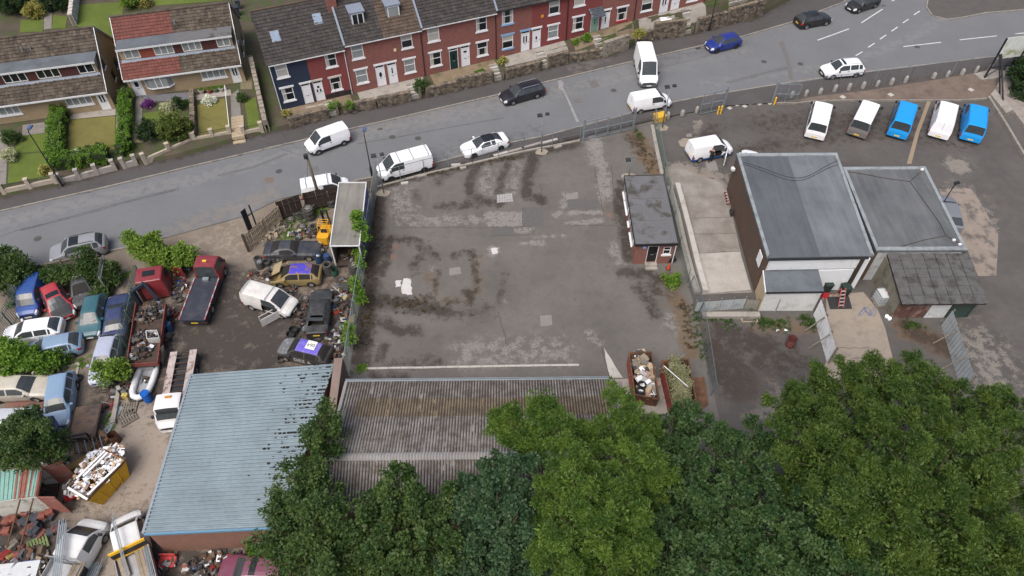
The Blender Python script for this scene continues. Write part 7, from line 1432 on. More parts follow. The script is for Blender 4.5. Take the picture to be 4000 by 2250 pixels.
# drums and barrels
def drum(label,k,x,y,mat,h=.88,r=.29,open_=False,lying=False):
    t=thing('drum',label,'drum',Q(k,x,y)); pr=[(0,0),(r,0),(r,h*.3),(r*1.04,h*.32),(r,h*.34),(r,h*.64),(r*1.04,h*.66),(r,h*.68),(r,h),(r*1.03,h+.015),(r*.96,h+.015)]
    pr += [(r*.94,h*.2),(0,h*.2)] if open_ else [(r*.95,h-.02),(0,h-.02)]
    obj('shell', MB().lathe(pr,16), mat, t, True, 40); 
    if not open_: obj('bung', MB().lathe([(0,h+.02),(.04,h+.02),(.04,h-.03)],8,(r*.5,0,0)), black_metal, t)
    return t
blue_pl=M('drum_blue',(.005,.1,.42),.45,.12); blue_dk=M('drum_blue_dark',(.02,.055,.14),.6,.25)
drum('bright blue plastic drum by the boat bow','L3',1690,820,blue_pl,.95,.31); drum('dark blue steel drum beside the loaded tipper','L2',2300,1420,blue_dk); drum('rusty oil drum beside the log','L3',1325,1280,rust,.9,.33,True); drum('open blue drum near the coupe','S5',1445,325,blue_dk,.8,.28,True); drum('blue drum in front of the open trailer','S5',1535,320,blue_dk,.8,.28); drum('green drum beside the tyre stack','S5',1605,455,M('drum_green',(.03,.08,.05),.6,.2),.7,.28,True); drum('rust red fire drum standing in the empty car park','R5',960,690,M('drum_maroon',(.14,.045,.04),.8,.3,3,c2=(.06,.035,.03)),.9,.36,True); drum('black open drum above the racer','S5',1185,1050,M('drum_black',(.03,.03,.03),.7,.3),.45,.34,True); drum('second black open drum above the racer','S5',1155,1090,MATS['drum_black'],.35,.34,True); drum('dark drum inside the palisade by the tipper','L2',1765,1400,MATS['drum_black'],.9,.28)
# ---- lorries
T['pickup']=dict(L=5.9,W=1.95,H=1.95,zn=.9,zh=1.2,xc=2.3,xrf=1.55,xrr=.2,xrb=.1,zd=.95,zb=1.12,wr=.8,wb=(2.05,-1.6),r=.34,bp=.75,van=1)
T['truck']=dict(L=6.5,W=2.0,H=2.2,zn=1.0,zh=1.45,xc=2.9,xrf=2.45,xrr=1.2,xrb=1.1,zd=.92,zb=1.3,wr=.86,wb=(2.25,-1.75),r=.38,bp=1.35,van=1)
tk=car('truck',(.2,.006,.014),'red recovery truck with long dark flat bed',('S5',285,272),('S5',252,362),None,name='recovery_truck',cat='truck',rear_glass=True,plate='y',dirt=.25,rim='steel')
bd=obj('flat_bed', MB().box(-3.4,-1.0,.95,.95,1.0,1.08), M('bed_steel',(.045,.05,.065),.5,.3,1.2,c2=(.09,.085,.09),metal=.3), tk)
for sd in (-1,1):
    for i in range(10): obj('bed_rail', MB().box(-3.35+i*.43,sd*1.0-.04,1.085,-2.95+i*.43,sd*1.0+.04,1.15), M('rail_red',(.4,.12,.13),.6,.3) if i%2==0 else M('rail_pale',(.4,.33,.33),.6,.3), bd)
obj('winch', MB().box(.6,-.25,1.085,.9,.25,1.3), galv_dull, bd); obj('light_bar', MB().box(1.7,-.12,2.24,1.85,.2,2.33), plate_y, tk)
lw=car('truck',(.74,.74,.74),'white flatbed lorry with grubby windscreen nosing past the workshop',('L3',1880,885),('L3',1902,770),None,name='flatbed_lorry',cat='lorry',rear_glass=False,plate='y',dirt=.2,rim='steel')
obj('amber_light', MB().box(1.5,-.15,2.24,1.65,.25,2.34), M('amber',(.5,.22,.03),.4,.1), lw); fb=MB()
for sd in (-1,1): fb.box(-3.3,sd*.72-.26,.95,.95,sd*.72+.26,1.05)
obj('bed_frame', fb, M('bed_flaking',(.42,.36,.33),.8,.25,2,c2=(.15,.09,.07),lo=.48,hi=.6), lw)
for i in range(9): obj('cross_member', MB().box(-3.25+i*.5,-.455,.93,-3.17+i*.5,.455,1.01), rust_dark, lw)
p1_=car('pickup',(.72,.72,.7),'white scaffold pick-up with poles over its cab, at the lower left',('L4',665,842),('L4',612,935),None,name='pickup_truck',cat='pickup',rear_glass=False,dirt=.25,rim='steel')
p2_=car('pickup',(.72,.72,.7),'white pick-up with black and yellow striped headboard',('L4',1128,745),('L4',1155,862),None,name='pickup_truck',cat='pickup',rear_glass=False,dirt=.25,rim='steel')
alu=M('bed_alloy',(.4,.4,.4),.5,.15,metal=.4)
for pk in (p1_,p2_):
    obj('load_bed', MB().box(-3.0,-1.0,.98,.0,1.0,1.08), alu, pk); 
    for sd in (-1,1): obj('drop_side', MB().box(-3.0,sd*1.0-.02,1.085,.0,sd*1.0+.02,1.45), alu, pk)
hb=obj('headboard', MB().box(-.05,-1.05,1.09,.05,1.05,2.15), black_metal, p2_)
for z_ in (2.0,1.25): obj('stripe', MB().box(-.08,-1.05,z_,-.052,1.05,z_+.12).box(-.05,-1.05,z_+.15,.05,1.05,z_+.2), yel, hb)
fr=MB()
for i in range(12): fr.bar((0,-.95+i*.172,1.09),(0,-.95+i*.172,2.1),.03)
fr.bar((0,-1,2.1),(0,1,2.1),.05); obj('ladder_rack', fr, galv, p1_)
def poles(label,a,b,n,sp,zz,mat=galv,r=.026,name='scaffold_pole'):
    d=(b-a).normalized(); n_=V3(-d.y,d.x,0)
    for i in range(n): e=random.uniform(-.25,.25); o=obj(name, MB().tube([(0,0,0),b-a+d*e],r,6), mat, loc=a+n_*(i-(n-1)/2)*sp+V3(0,0,(i%2)*.04)); tag(o,label,'pole' if mat is galv else 'plank',label)
poles('scaffold tube in the bundle lying over the pick-up cab',Q('L4',515,1200,2.3),Q('L4',578,670,2.45),9,.06,0)
poles('scaffold tube over the striped headboard',Q('L4',1175,1190,2.3),Q('L4',1030,630,2.5),3,.07,0); poles('scaffold tube stacked on the ground between the pick-ups',Q('L4',815,1190,.3),Q('L4',880,1040,.3),14,.065,0)
for lab,a_,b_,n in (('scaffold plank on the striped pick-up bed',('L4',1140,1190,1.3),('L4',1080,990,1.3),2),('scaffold board on the right of the striped pick-up bed',('L4',1330,1190,1.3),('L4',1260,920,1.3),3),('scaffold board on the left pick-up bed',('L4',640,1190,1.3),('L4',720,1030,1.3),3)):
    a=Q(*a_); b=Q(*b_); d=(b-a).normalized(); n_=V3(-d.y,d.x,0)
    for i in range(n): tag(obj('scaffold_board', MB().bar((0,0,0),b-a,.22,.05), timber_pale, loc=a+n_*(i-n/2)*.24),lab,'plank',lab)
poles('scaffold tube along the right side of the striped pick-up',Q('L4',1390,1190,1.35),Q('L4',1330,900,1.35),5,.06,0)
# red lorry cab without its chassis
c4=[Q('L2',1905,590,2.3),Q('L2',2190,560,2.3),Q('L2',2080,690,2.3),Q('L2',1810,735,2.3)]; o_=(c4[0]+c4[1]+c4[2]+c4[3])/4; a_=ang(c4[3],c4[0]); rc=thing('lorry_cab','red sleeper lorry cab dumped on the ground behind the palisade','lorry cab',V3(o_.x,o_.y,0),ang(c4[3],c4[2]))
redp=paint((.2,.007,.014),dirt=.2); 
cb=MB().add([(-1.15,-.95,.15),(1.15,-.95,.15),(1.15,1.0,.15),(-1.15,1.0,.15),(-1.15,-.95,1.2),(1.15,-.95,1.2),(1.15,1.0,1.2),(-1.15,1.0,1.2),(-1.0,-.85,2.25),(1.0,-.85,2.25),(1.0,.7,2.3),(-1.0,.7,2.3)],[(0,1,5,4),(1,2,6,5),(2,3,7,6),(3,0,4,7),(4,5,9,8),(5,6,10,9),(6,7,11,10),(7,4,8,11),(8,9,10,11),(3,2,1,0)]); me=cb.mesh('cab'); bm=bmesh.new(); bm.from_mesh(me); bmesh.ops.bevel(bm,geom=bm.edges[:]+bm.verts[:],offset=.12,segments=3,affect='EDGES',profile=.6); bm.to_mesh(me); bm.free(); me.polygons.foreach_set('use_smooth',[True]*len(me.polygons)); me.set_sharp_from_angle(angle=R(40))
obj('cab_shell',me,redp,rc); obj('roof_hatch', MB().box(-.45,-.3,2.285,.45,.25,2.34), glass_dark, rc); obj('side_window', MB().obox((1.11,.35,1.72),(.02,.7,.6),0,0,-.14), interior, rc); obj('windscreen', MB().obox((0,.89,1.75),(1.7,.02,.7),0,.28), interior, rc); obj('open_door', MB().obox((1.75,1.0,.9),(1.1,.07,1.1),-.5), redp, rc); obj('exhaust_stack', MB().tube([(-.9,-1.0,.2),(-.9,-1.0,2.2)],.07,8), dark_plastic, rc)
# tipper body loaded with scrap
t4=[Q('L3',1500,20,1.1),Q('L3',1850,0,1.1),Q('L3',1800,420,1.1),Q('L3',1450,440,1.1)]; t4[0]=Q('L2',1850,1080,1.1); t4[1]=Q('L2',2250,1080,1.1); o_=sum(t4,Vector())/4; tp=thing('tipper_trailer','rusty red tipper bed piled with engines behind the boat','trailer',V3(o_.x,o_.y,0)); tq=[p-V3(o_.x,o_.y,1.1) for p in t4]
obj('floor', MB().prism(tq,.9,1.05), rust_dark, tp)
for i in (1,2,3): a,b=tq[i],tq[(i+1)%4]; obj('side', MB().bar(a+V3(0,0,1.25),b+V3(0,0,1.25),.06,.4), M('tipper_red',(.2,.05,.04),.7,.25,3,c2=(.1,.05,.035)), tp)
for s in (.25,.75):
    for e in (0,1): pp=tq[0].lerp(tq[3],s) if e==0 else tq[1].lerp(tq[2],s); w_=wheel(tp,0,0,.42,'steel',.26); w_.location=(pp.x*.8,pp.y*.8,.42); w_.rotation_euler=(0,0,R(90))
obj('leaning_board', MB().add([Q('L3',1850,190,1.4)-V3(o_.x,o_.y,0),Q('L3',1760,280,1.4)-V3(o_.x,o_.y,0),Q('L3',1850,430,.1)-V3(o_.x,o_.y,0),Q('L3',1890,300,.1)-V3(o_.x,o_.y,0)]+[Q('L3',1850,190,1.35)-V3(o_.x,o_.y,0),Q('L3',1760,280,1.35)-V3(o_.x,o_.y,0),Q('L3',1850,430,.05)-V3(o_.x,o_.y,0),Q('L3',1890,300,.05)-V3(o_.x,o_.y,0)],[(0,1,2,3),(7,6,5,4),(0,4,5,1),(1,5,6,2),(2,6,7,3),(3,7,4,0)]), timber_grey, tp)
heap('tipper_scrap','engines and gearboxes heaped on the tipper bed',[spot('L2',1980,1230,.9,.9,60,.7,1.05),spot('L2',2090,1180,.8,.8,50,.6,1.05),spot('L3',1590,120,.6,.8,40,.5,1.05),spot('L3',1600,280,.9,.9,60,.5,1.05),spot('L2',2080,1100,.8,.5,30,.4,1.05)],scrap_m,21,size=(.2,.55),mix=(.12,.5,.18,.2))
bx4=[Q('L3',1650,30,1.7),Q('L3',1770,25,1.7),Q('L3',1800,110,1.7),Q('L3',1660,120,1.7)]; o_=sum(bx4,Vector())/4; cr=thing('parts_crate','white plastic crate full of greasy parts on the tipper','crate',V3(o_.x,o_.y,1.06)); q=[p-V3(o_.x,o_.y,1.7) for p in bx4]
for i in range(4): obj('side', MB().bar(q[i]+V3(0,0,.32),q[(i+1)%4]+V3(0,0,.32),.05,.6), M('crate_white',(.5,.5,.48),.6,.15,2,c2=(.25,.24,.22)), cr)
heap('crate_parts','',[(0,0,.25,.5,.35,30,.35)],scrap_m,22,cr,size=(.12,.3))
# knuckle crane on the palisade side
tag(obj('loader_crane', MB().bar((0,0,0),(0,0,1.9),.3).bar((0,0,1.8),(.9,.5,2.2),.25).bar((.9,.5,2.2),(1.5,.1,.8),.22).bar((1.5,.1,.8),(1.6,.1,.5),.3), M('crane_blue',(.03,.04,.055),.5,.2), loc=Q('L2',1900,1080)),'folded dark blue lorry crane behind the palisade','crane')
# boat
bt=thing('inflatable_boat','white inflatable boat with grey floor propped on end','boat',Q('L3',1645,640),R(-88)); whit=M('boat_white',(.66,.67,.67),.5,.08,2)
path=[(-1.45,.62,.32),(-.9,.64,.3),(0,.64,.3),(.8,.58,.32),(1.25,.36,.38),(1.42,0,.42),(1.25,-.36,.38),(.8,-.58,.32),(0,-.64,.3),(-.9,-.64,.3),(-1.45,-.62,.32)]
obj('tube', MB().tube(path,[.12,.22,.23,.23,.23,.23,.23,.23,.23,.22,.12],12), whit, bt, True, 50); obj('floor', MB().prism([(-1.1,-.5),(.7,-.5),(1.15,0),(.7,.5),(-1.1,.5)],.1,.16), M('boat_floor',(.3,.31,.32),.7,.15,2,c2=(.15,.15,.15)), bt); obj('transom', MB().box(-1.15,-.5,.1,-1.08,.5,.62), MATS['boat_floor'], bt)
for x,y in ((-.4,.86),(-.4,-.86),(.5,.82),(.5,-.82)): obj('handle', MB().obox((x,y,.36),(.18,.03,.05)), galv_dull, bt)
heap('boat_motor','',[(-.3,0,.16,.35,.25,10,.3)],scrap_m,31,bt,size=(.15,.35))
# rusty flat trailer, pallets, log, sheets
f4=[Q('L3',850,900,.7),Q('L3',1155,860,.7),Q('L3',1075,1240,.7),Q('L3',770,1250,.7)]; o_=sum(f4,Vector())/4; ft=thing('flat_trailer','rusty flat deck lying below the pale blue off-roader','trailer',V3(o_.x,o_.y,0)); q=[p-V3(o_.x,o_.y,.7) for p in f4]
obj('deck', MB().prism(q,.55,.68), M('deck_rust',(.14,.095,.07),.9,.25,1.2,c2=(.055,.045,.045),lo=.45,hi=.65), ft); obj('edge_rail', MB().bar(q[1]+V3(0,0,.72),q[2]+V3(0,0,.72),.12,.2).bar(q[0]+V3(0,0,.72),q[3]+V3(0,0,.72),.06,.08), rust_dark, ft); obj('leg', MB().box(q[0].x*.8-.06,q[0].y*.8-.06,0,q[0].x*.8+.06,q[0].y*.8+.06,.55).box(q[1].x*.8-.06,q[1].y*.8-.06,0,q[1].x*.8+.06,q[1].y*.8+.06,.55).box(q[2].x*.8-.06,q[2].y*.8-.06,0,q[2].x*.8+.06,q[2].y*.8+.06,.55).box(q[3].x*.8-.06,q[3].y*.8-.06,0,q[3].x*.8+.06,q[3].y*.8+.06,.55), rust_dark, ft)
fz=MB(); A=Q('L3',700,1250,1.2); B=Q('L3',975,1195,1.2)
tag(obj('headboard_frame', MB().bar((0,0,1.2),B-A+V3(0,0,1.2),.12).bar((0,0,0),(0,0,1.2),.1).bar(V3(B.x-A.x,B.y-A.y,0),B-A+V3(0,0,1.2),.1).bar((0,0,.5),V3(B.x-A.x,B.y-A.y,.5),.08), black_metal, loc=V3(A.x,A.y,0)),'black steel headboard frame below the rusty deck','frame')
rk=thing('pipe_rack','rack of rusty tubes beside the yellow skip','rack',Q('L3',1000,1370))
for i in range(8): obj('rack_tube', MB().tube([(-1.3+i*.3,.7,.3+.05*i),(-.5+i*.3,-.6,.3+.05*i)],.045,6), galv_dull if i%2 else rust, rk)
obj('rack_rail', MB().bar((-1.4,.55,.25),(1.2,.55,.65),.08).bar((-.7,-.5,.25),(1.8,-.5,.65),.08), rust_dark, rk)
def pallet(label,p,rz,mat=timber_grey,z=0.,tilt=(0,0)):
    t=thing('pallet',label,'pallet',V3(p.x,p.y,z),rz); t.rotation_euler=(tilt[0],tilt[1],rz)
    for i in range(7): obj('slat', MB().box(-.6+i*.178,-.5,.11,-.48+i*.178,.5,.13), mat, t)
    for y in (-.45,0,.45): obj('bearer', MB().box(-.6,y-.05,0,.6,y+.05,.11), mat, t)
    return t
pallet('weathered pallet with broken boards by the white lorry',Q('L3',1460,920),.1); pallet('broken pallet lying askew below the first',Q('L3',1450,1030),.7); pallet('pallet on the dirt beside the recovery truck entrance',Q('S6',780,1130),.5); pallet('green tinged pallet beside the scaffold pick-up',Q('L4',360,890),.6,M('pallet_green',(.14,.18,.07),.85,.2),.1); pallet('pallet under the water tank',Q('R5',1660,360),.15)
heap('timber_pile','broken timbers piled inside the pale slatted fence',[spot('S6',780,1110,1.0,.7,40,.35),spot('S6',680,1220,.8,.6,25,.3),spot('S6',900,1070,.7,.5,22,.3)],[timber_pale,timber_grey,timber_grey],41,size=(.3,.9),mix=(.3,.15,.55,0))
tag(obj('roof_sheets', MB().add(*(lambda m:(m.v,m.f))(MB().prism([(-.25,-1.3),(.25,-1.3),(.3,1.3),(-.2,1.3)],0,.15))), galv, loc=Q('L3',1265,1080), rz=-.12),'long pale sheets stacked beside the lorry path','sheets')
tag(obj('low_wall', MB().prism([Q('L3',1340,730)-Q('L3',1300,1000),Q('L3',1375,780)-Q('L3',1300,1000),Q('L3',1320,1100)-Q('L3',1300,1000),Q('L3',1270,1100)-Q('L3',1300,1000)],0,.35), concrete, loc=Q('L3',1300,1000)),'low concrete wall beside the weathered pallets','wall')
tag(obj('log', MB().tube([(-.5,.3,.25),(.5,-.3,.25)],[.27,.24],10), M('log_bark',(.2,.12,.07),.9,.25), loc=Q('L3',1195,1250)),'thick sawn log beside the rusty drum','log')
tag(obj('edging_stones', MB().bar((0,0,.04),Q('L3',900,400)-Q('L3',720,450),.16,.08).bar(Q('L3',900,400)-Q('L3',720,450)+V3(0,0,.04),Q('L3',870,530)-Q('L3',720,450)+V3(0,0,.04),.16,.08).bar((0,0,.04),Q('L3',710,510)-Q('L3',720,450)+V3(0,0,.04),.16,.08), concrete_lt, loc=Q('L3',720,450)),'L-shaped pale stone edging on the dirt','edging')
for k,x,y,m,l in (('L3',1430,790,M('jerry_yellow',(.5,.4,.12),.6,.15),'yellow jerrycan by the tyres'),('L2',2470,700,M('jerry_white',(.6,.6,.55),.6,.1),'white container beside the red cab door'),('L2',2230,1140,M('tub_white',(.5,.49,.44),.6,.15),'dirty white tub on the tipper edge')):
    tag(obj('jerrycan', MB().box(-.2,-.14,0,.2,.14,.4).box(-.06,-.05,.4,.06,.05,.47), m, loc=Q(k,x,y)),l,'container')
# trailer box
z_=2.9; t4=[Q('S6',1718,413,z_),Q('S6',2104,411,z_),Q('S6',2006,1308,z_),Q('S6',1590,1312,z_)]; o_=V3(t4[3].x,t4[3].y,0); bt_=thing('box_trailer','open-ended box trailer with stained grey roof beside the yard fence','trailer',o_); q=[p-V3(o_.x,o_.y,z_) for p in t4]
obj('roof', MB().prism(q,z_-.06,z_), streak('trailer_roof',(.12,.113,.1),(.25,.238,.208),R(50),(1.5,.2,1)), bt_)
tw=M('trailer_wall',(.3,.27,.22),.8,.2,1.5,c2=(.12,.1,.08))
for a,b in ((q[0],q[1]),(q[1],q[2]),(q[3],q[0])): obj('wall', MB().bar(a.lerp(b,.01)*.995+V3(0,0,1.7),a.lerp(b,.99)*.995+V3(0,0,1.7),.06,2.28), tw if b is not q[2] else M('trailer_blue',(.06,.09,.2),.6,.2,2,c2=(.5,.5,.5),lo=.55,hi=.6), bt_)
for a,b in ((q[0],q[1]),(q[1],q[2]),(q[2],q[3]),(q[3],q[0])): obj('roof_trim', MB().bar(a+V3(0,0,z_+.02),b+V3(0,0,z_+.02),.08,.08), soffit, bt_)
obj('floor', MB().prism([p*.98 for p in q],.5,.62), rust_dark, bt_); obj('door_post', MB().bar(q[3]+V3(.05,.05,.5),q[3]+V3(.05,.05,z_-.1),.1).bar(q[2]+V3(-.05,.05,.5),q[2]+V3(-.05,.05,z_-.1),.1), soffit, bt_); obj('leg', MB().box(.4,.6,0,.6,.8,.5).box(q[2].x-.6,.6,0,q[2].x-.4,.8,.5).box(q[0].x+.4,q[0].y-1,0,q[0].x+.6,q[0].y-.8,.5).box(q[1].x-.6,q[1].y-1,0,q[1].x-.4,q[1].y-.8,.5), black_metal, bt_)
heap('trailer_junk','junk on the floor of the open trailer',[(o_.x+1.4,o_.y+.9,.62,1.0,.7,30,.5)],scrap_m,51,size=(.2,.5))
# forklift
fk=thing('forklift','yellow forklift with black mast between the tyres and the trailer','forklift',Q('S6',1545,1185),R(88)); fk.scale=(.9,.9,.9); yl_=M('forklift_yellow',(.62,.32,.02),.5,.15,2,c2=(.3,.17,.03),lo=.58,hi=.7)
obj('chassis', MB().prism([(-.9,-.5),(-.6,-.58),(.9,-.55),(.9,.55),(-.6,.58),(-.9,.5)],.25,.85), yl_, fk); obj('counterweight', MB().prism([(-1.25,-.4),(-1.1,-.55),(-.5,-.55),(-.5,.55),(-1.1,.55),(-1.25,.4)],.25,1.15), yl_, fk); obj('seat', MB().box(-.4,-.25,.86,.1,.25,1.05).box(-.45,-.25,1.05,-.33,.25,1.5), dark_plastic, fk)
gd=MB()
for x,y in ((.55,.45),(.55,-.45),(-.6,.45),(-.6,-.45)): gd.bar((x,y,.85),(x*.8,y,2.05),.06)
for i in range(4): gd.bar((-.5+i*.3,-.45,2.06),(-.5+i*.3,.45,2.06),.05)
gd.bar((.45,-.45,2.05),(-.5,-.45,2.05),.05).bar((.45,.45,2.05),(-.5,.45,2.05),.05); obj('overhead_guard', gd, yl_, fk)
ms=MB()
for y in (-.3,.3): ms.bar((1.0,y,.1),(1.0,y,2.7),.1,.12).bar((1.1,y*.7,.1),(1.1,y*.7,2.5),.08,.1)
for z0 in (.4,1.4,2.6): ms.bar((1.0,-.35,z0),(1.0,.35,z0),.08)
obj('mast', ms, black_metal, fk); cg=MB()
for i in range(7): cg.bar((1.2,-.5+i*.166,.5),(1.2,-.5+i*.166,1.5),.04)
for z0 in (.5,1.0,1.5): cg.bar((1.2,-.5,z0),(1.2,.5,z0),.06)
obj('load_guard', cg, galv_dull, fk)
for y in (-.3,.3): obj('fork', MB().box(1.2,y-.06,.1,2.2,y+.06,.15), black_metal, fk)
for x in (.6,-.7):
    for y in (-.55,.55): wheel(fk,x,y,.3,'steel',.22)
# container with striped roof, tile stacks
z_=2.5; c4=[Q('L4',-160,228,z_),Q('L4',382,172,z_),Q('L4',330,440,z_),Q('L4',-160,500,z_)]; o_=V3(c4[3].x,c4[3].y,0); ct=thing('shipping_container','rust streaked green container with its doors open','container',o_); q=[p-V3(o_.x,o_.y,z_) for p in c4]; n=26
mats_=[M('cont_green',(.2,.38,.33),.7,.2,3,c2=(.3,.2,.16),lo=.55,hi=.7),M('cont_red',(.26,.1,.075),.8,.25,3,c2=(.2,.25,.22),lo=.55,hi=.7)]
for i in range(n):
    a,b,c,d=(q[0].lerp(q[1],i/n),q[0].lerp(q[1],(i+.97)/n),q[3].lerp(q[2],(i+.97)/n),q[3].lerp(q[2],i/n)); h=.035 if i%2 else 0; obj('roof_rib', MB().prism([a,b,c,d],z_-.06,z_+h), mats_[0] if random.random()<.62 else mats_[1], ct)
cw=M('cont_wall',(.5,.5,.44),.8,.15,2,c2=(.25,.15,.1),lo=.55,hi=.7)
for a,b in ((q[3],q[2]),(q[0],q[1])): obj('side_wall', MB().bar(a+V3(0,0,1.22),b+V3(0,0,1.22),.06,2.4), cw, ct)
obj('floor', MB().prism(q,.02,.14), rust_dark, ct); obj('lintel', MB().bar(q[1]+V3(0,0,z_-.12),q[2]+V3(0,0,z_-.12),.1,.2), mats_[1], ct)
dvv=(q[1]-q[2]).normalized(); out=V3(dvv.y,-dvv.x,0)
for b_,s_ in ((q[2],-1),(q[1],1)): e=b_+(out*1.05+dvv*s_*.25); obj('door_leaf', MB().bar(b_+V3(0,0,1.22),e+V3(0,0,1.22),.06,2.3), mats_[1], ct)
heap('container_junk','dark junk inside the open container',[spot('L4',400,340,.6,.8,25,.7)],scrap_m+[MATS['junk_blue']],61,size=(.2,.5))
tl=[M('stack_red',(.24,.085,.06),.85,.2,4,island=.2),M('stack_grey',(.06,.065,.08),.8,.2,4,island=.2)]
sm=[]
for m in tl:
    b_=MB(); [b_.box(-.22,-.2+i*.036,0,.22,-.2+i*.036+.03,.33+(i%3)*.008) for i in range(12)]; me=b_.mesh('tiles'); me.materials.append(m); sm.append(me)
rd=random.Random(3)
for i in range(52):
    if i<28: x,y=rd.uniform(0,420),rd.uniform(590,790); k=0 if rd.random()<.72 else 1
    else: x,y=rd.uniform(230,560),rd.uniform(590,820); k=1 if rd.random()<.8 else 0
    p=Q('L4',x,y); o=obj('tile_stack',sm[k],None,loc=V3(p.x,p.y,rd.choice((0,0,.34)) if i<40 else 0),rz=rd.uniform(-.6,.9)); tag(o,('stack of red' if k==0 else 'stack of dark grey')+' roof tiles in front of the container','tile stack','red tile stacks' if k==0 else 'grey tile stacks')
for x0,y0,x1,y1,l in ((185,470,40,990,'left rusty pole leaning on the container'),(305,460,160,1000,'right rusty pole leaning on the container')): a=Q('L4',x0,y0,2.55); b=Q('L4',x1,y1,.05); tag(obj('leaning_pole', MB().tube([a-b,V3(0,0,0)],.05,7), rust, loc=b),l,'pole')
p=Q('L4',700,450); wb=thing('wheelbarrow','red wheelbarrow tucked under the end of the yellow skip','wheelbarrow',p,.6); obj('tray', MB().add([(-.3,-.25,.25),(.3,-.25,.25),(.3,.25,.25),(-.3,.25,.25),(-.5,-.4,.65),(.5,-.4,.65),(.5,.4,.65),(-.5,.4,.65)],[(0,3,2,1),(0,1,5,4),(1,2,6,5),(2,3,7,6),(3,0,4,7)]), M('barrow_red',(.5,.05,.05),.5,.1), wb); obj('handles', MB().bar((-.2,-.3,.3),(1.0,-.3,.6),.04).bar((-.2,.3,.3),(1.0,.3,.6),.04), black_metal, wb); w_=wheel(wb,0,0,.2,'steel',.08); w_.location=(-.6,0,.2)
# loose scrap on the ground
heap('scrap_heap','heap of engine parts, seats and panels along the mesh fence',[spot('S5',1700,640,.8,1.6,55,.6),spot('S5',1640,800,.8,1.2,50,.5),spot('S5',1700,930,.8,1.2,45,.5)],junk_m,71,size=(.2,.8),mix=(.3,.25,.4,.05))
heap('scrap_heap','tangle of black panels and frames right of the racer',[spot('S5',1620,1130,.9,1.0,50,.5),spot('S5',1580,1260,1.0,.8,50,.5),spot('S5',1480,1080,.6,.5,25,.4)],scrap_m+[MATS['junk_white'],timber_grey],72,size=(.2,.8),mix=(.35,.2,.4,.05))
heap('engine_parts','oily engine parts left of the black saloon',[spot('S5',1250,880,.7,1.2,55,.4),spot('S5',1170,590,.7,.7,40,.6),spot('S5',1300,1000,.6,.8,35,.3)],scrap_m[:5],73,size=(.15,.5),mix=(.15,.45,.25,.15))
heap('scrap_heap','jumble of plastic and metal behind the coupe',[spot('S6',1150,1130,1.0,.5,45,.3),spot('S6',1300,1160,.9,.5,40,.3),spot('S6',1480,1380,.5,.6,25,.4),spot('S5',1450,180,.6,1.0,30,.4)],junk_m,74,size=(.15,.5))
heap('scrap_heap','jumble of wheels and machinery between the red cab and the recovery truck',[spot('L2',2350,700,.8,1.0,45,.5),spot('L2',2420,850,.8,.9,45,.5),spot('L2',2300,1250,.6,.8,30,.4),spot('L3',1870,150,.5,.8,25,.3),spot('L2',2100,640,.7,.5,25,.4)],junk_m,75,size=(.15,.55))
heap('scrap_heap','iron bits and frames beside the boat',[spot('L3',1420,620,.8,.8,45,.4),spot('L3',1300,720,.8,.6,30,.3),spot('L3',1270,850,.7,.5,22,.25)],scrap_m+[MATS['junk_red']],76,size=(.2,.6),mix=(.25,.2,.5,.05))
heap('scrap_heap','litter of timber, wire and sheets at the lower left corner',[spot('L4',100,1020,1.6,.9,90,.5),spot('L4',300,1010,1.2,.7,60,.4),spot('L4',330,1130,1.3,.7,60,.4),spot('L4',80,1130,1.3,.6,50,.4)],junk_m+[timber_pale,timber_pale,timber_grey],77,size=(.2,1.0),mix=(.3,.15,.5,.05))
heap('scrap_heap','junk and plastic in the weeds below the workshop wall',[spot('L4',1540,1050,.6,.6,30,.3),spot('L4',1850,1100,1.2,.7,70,.4),spot('L4',1980,1010,.9,.5,40,.3),spot('L4',2250,960,.8,.3,20,.3)],junk_m,78,size=(.15,.55))
heap('scrap_heap','rubble and posts under the dense tree on the left',[spot('L3',1150,1400,.8,.6,35,.4),spot('L4',560,170,.5,.8,25,.3),spot('L4',450,60,.8,.6,30,.4)],junk_m,79,size=(.15,.6))
heap('scrap_heap','frames and arms in front of the gold wreck',[spot('S5',910,480,.6,.4,25,.4),spot('S5',760,480,.8,.4,20,.4),spot('S5',30,620,.6,.6,22,.4),spot('S5',60,420,.6,.7,25,.4)],scrap_m+[timber_pale,MATS['junk_red'],MATS['junk_white']],80,size=(.15,.7),mix=(.2,.3,.45,.05))
tag(obj('chassis_beam', MB().bar((0,0,.3),Q('L4',870,95,.3)-Q('L4',550,270,.3)+V3(0,0,.3),.5,.45), M('beam_ochre',(.32,.2,.07),.8,.2,2,c2=(.16,.12,.08)), loc=V3(*Q('L4',550,270)[:2],0)),'ochre steel beam lying behind the yellow skip','beam')
tag(obj('red_toolbox', MB().box(-.5,-.35,0,.5,.35,.25).box(-.5,.3,.25,.5,.36,.6), M('tray_red',(.5,.06,.06),.6,.15), loc=Q('L4',1540,1050)),'red tray of bottles below the workshop wall','tray')
tag(obj('sheet_stack', MB().prism([(-1.6,-.5),(1.6,-.5),(1.6,.5),(-1.6,.5)],.2,.5), M('sheet_white',(.55,.57,.57),.5,.12,metal=.2), loc=Q('L4',140,1150), rz=.12),'stack of pale corrugated sheets at the bottom left edge','sheets')
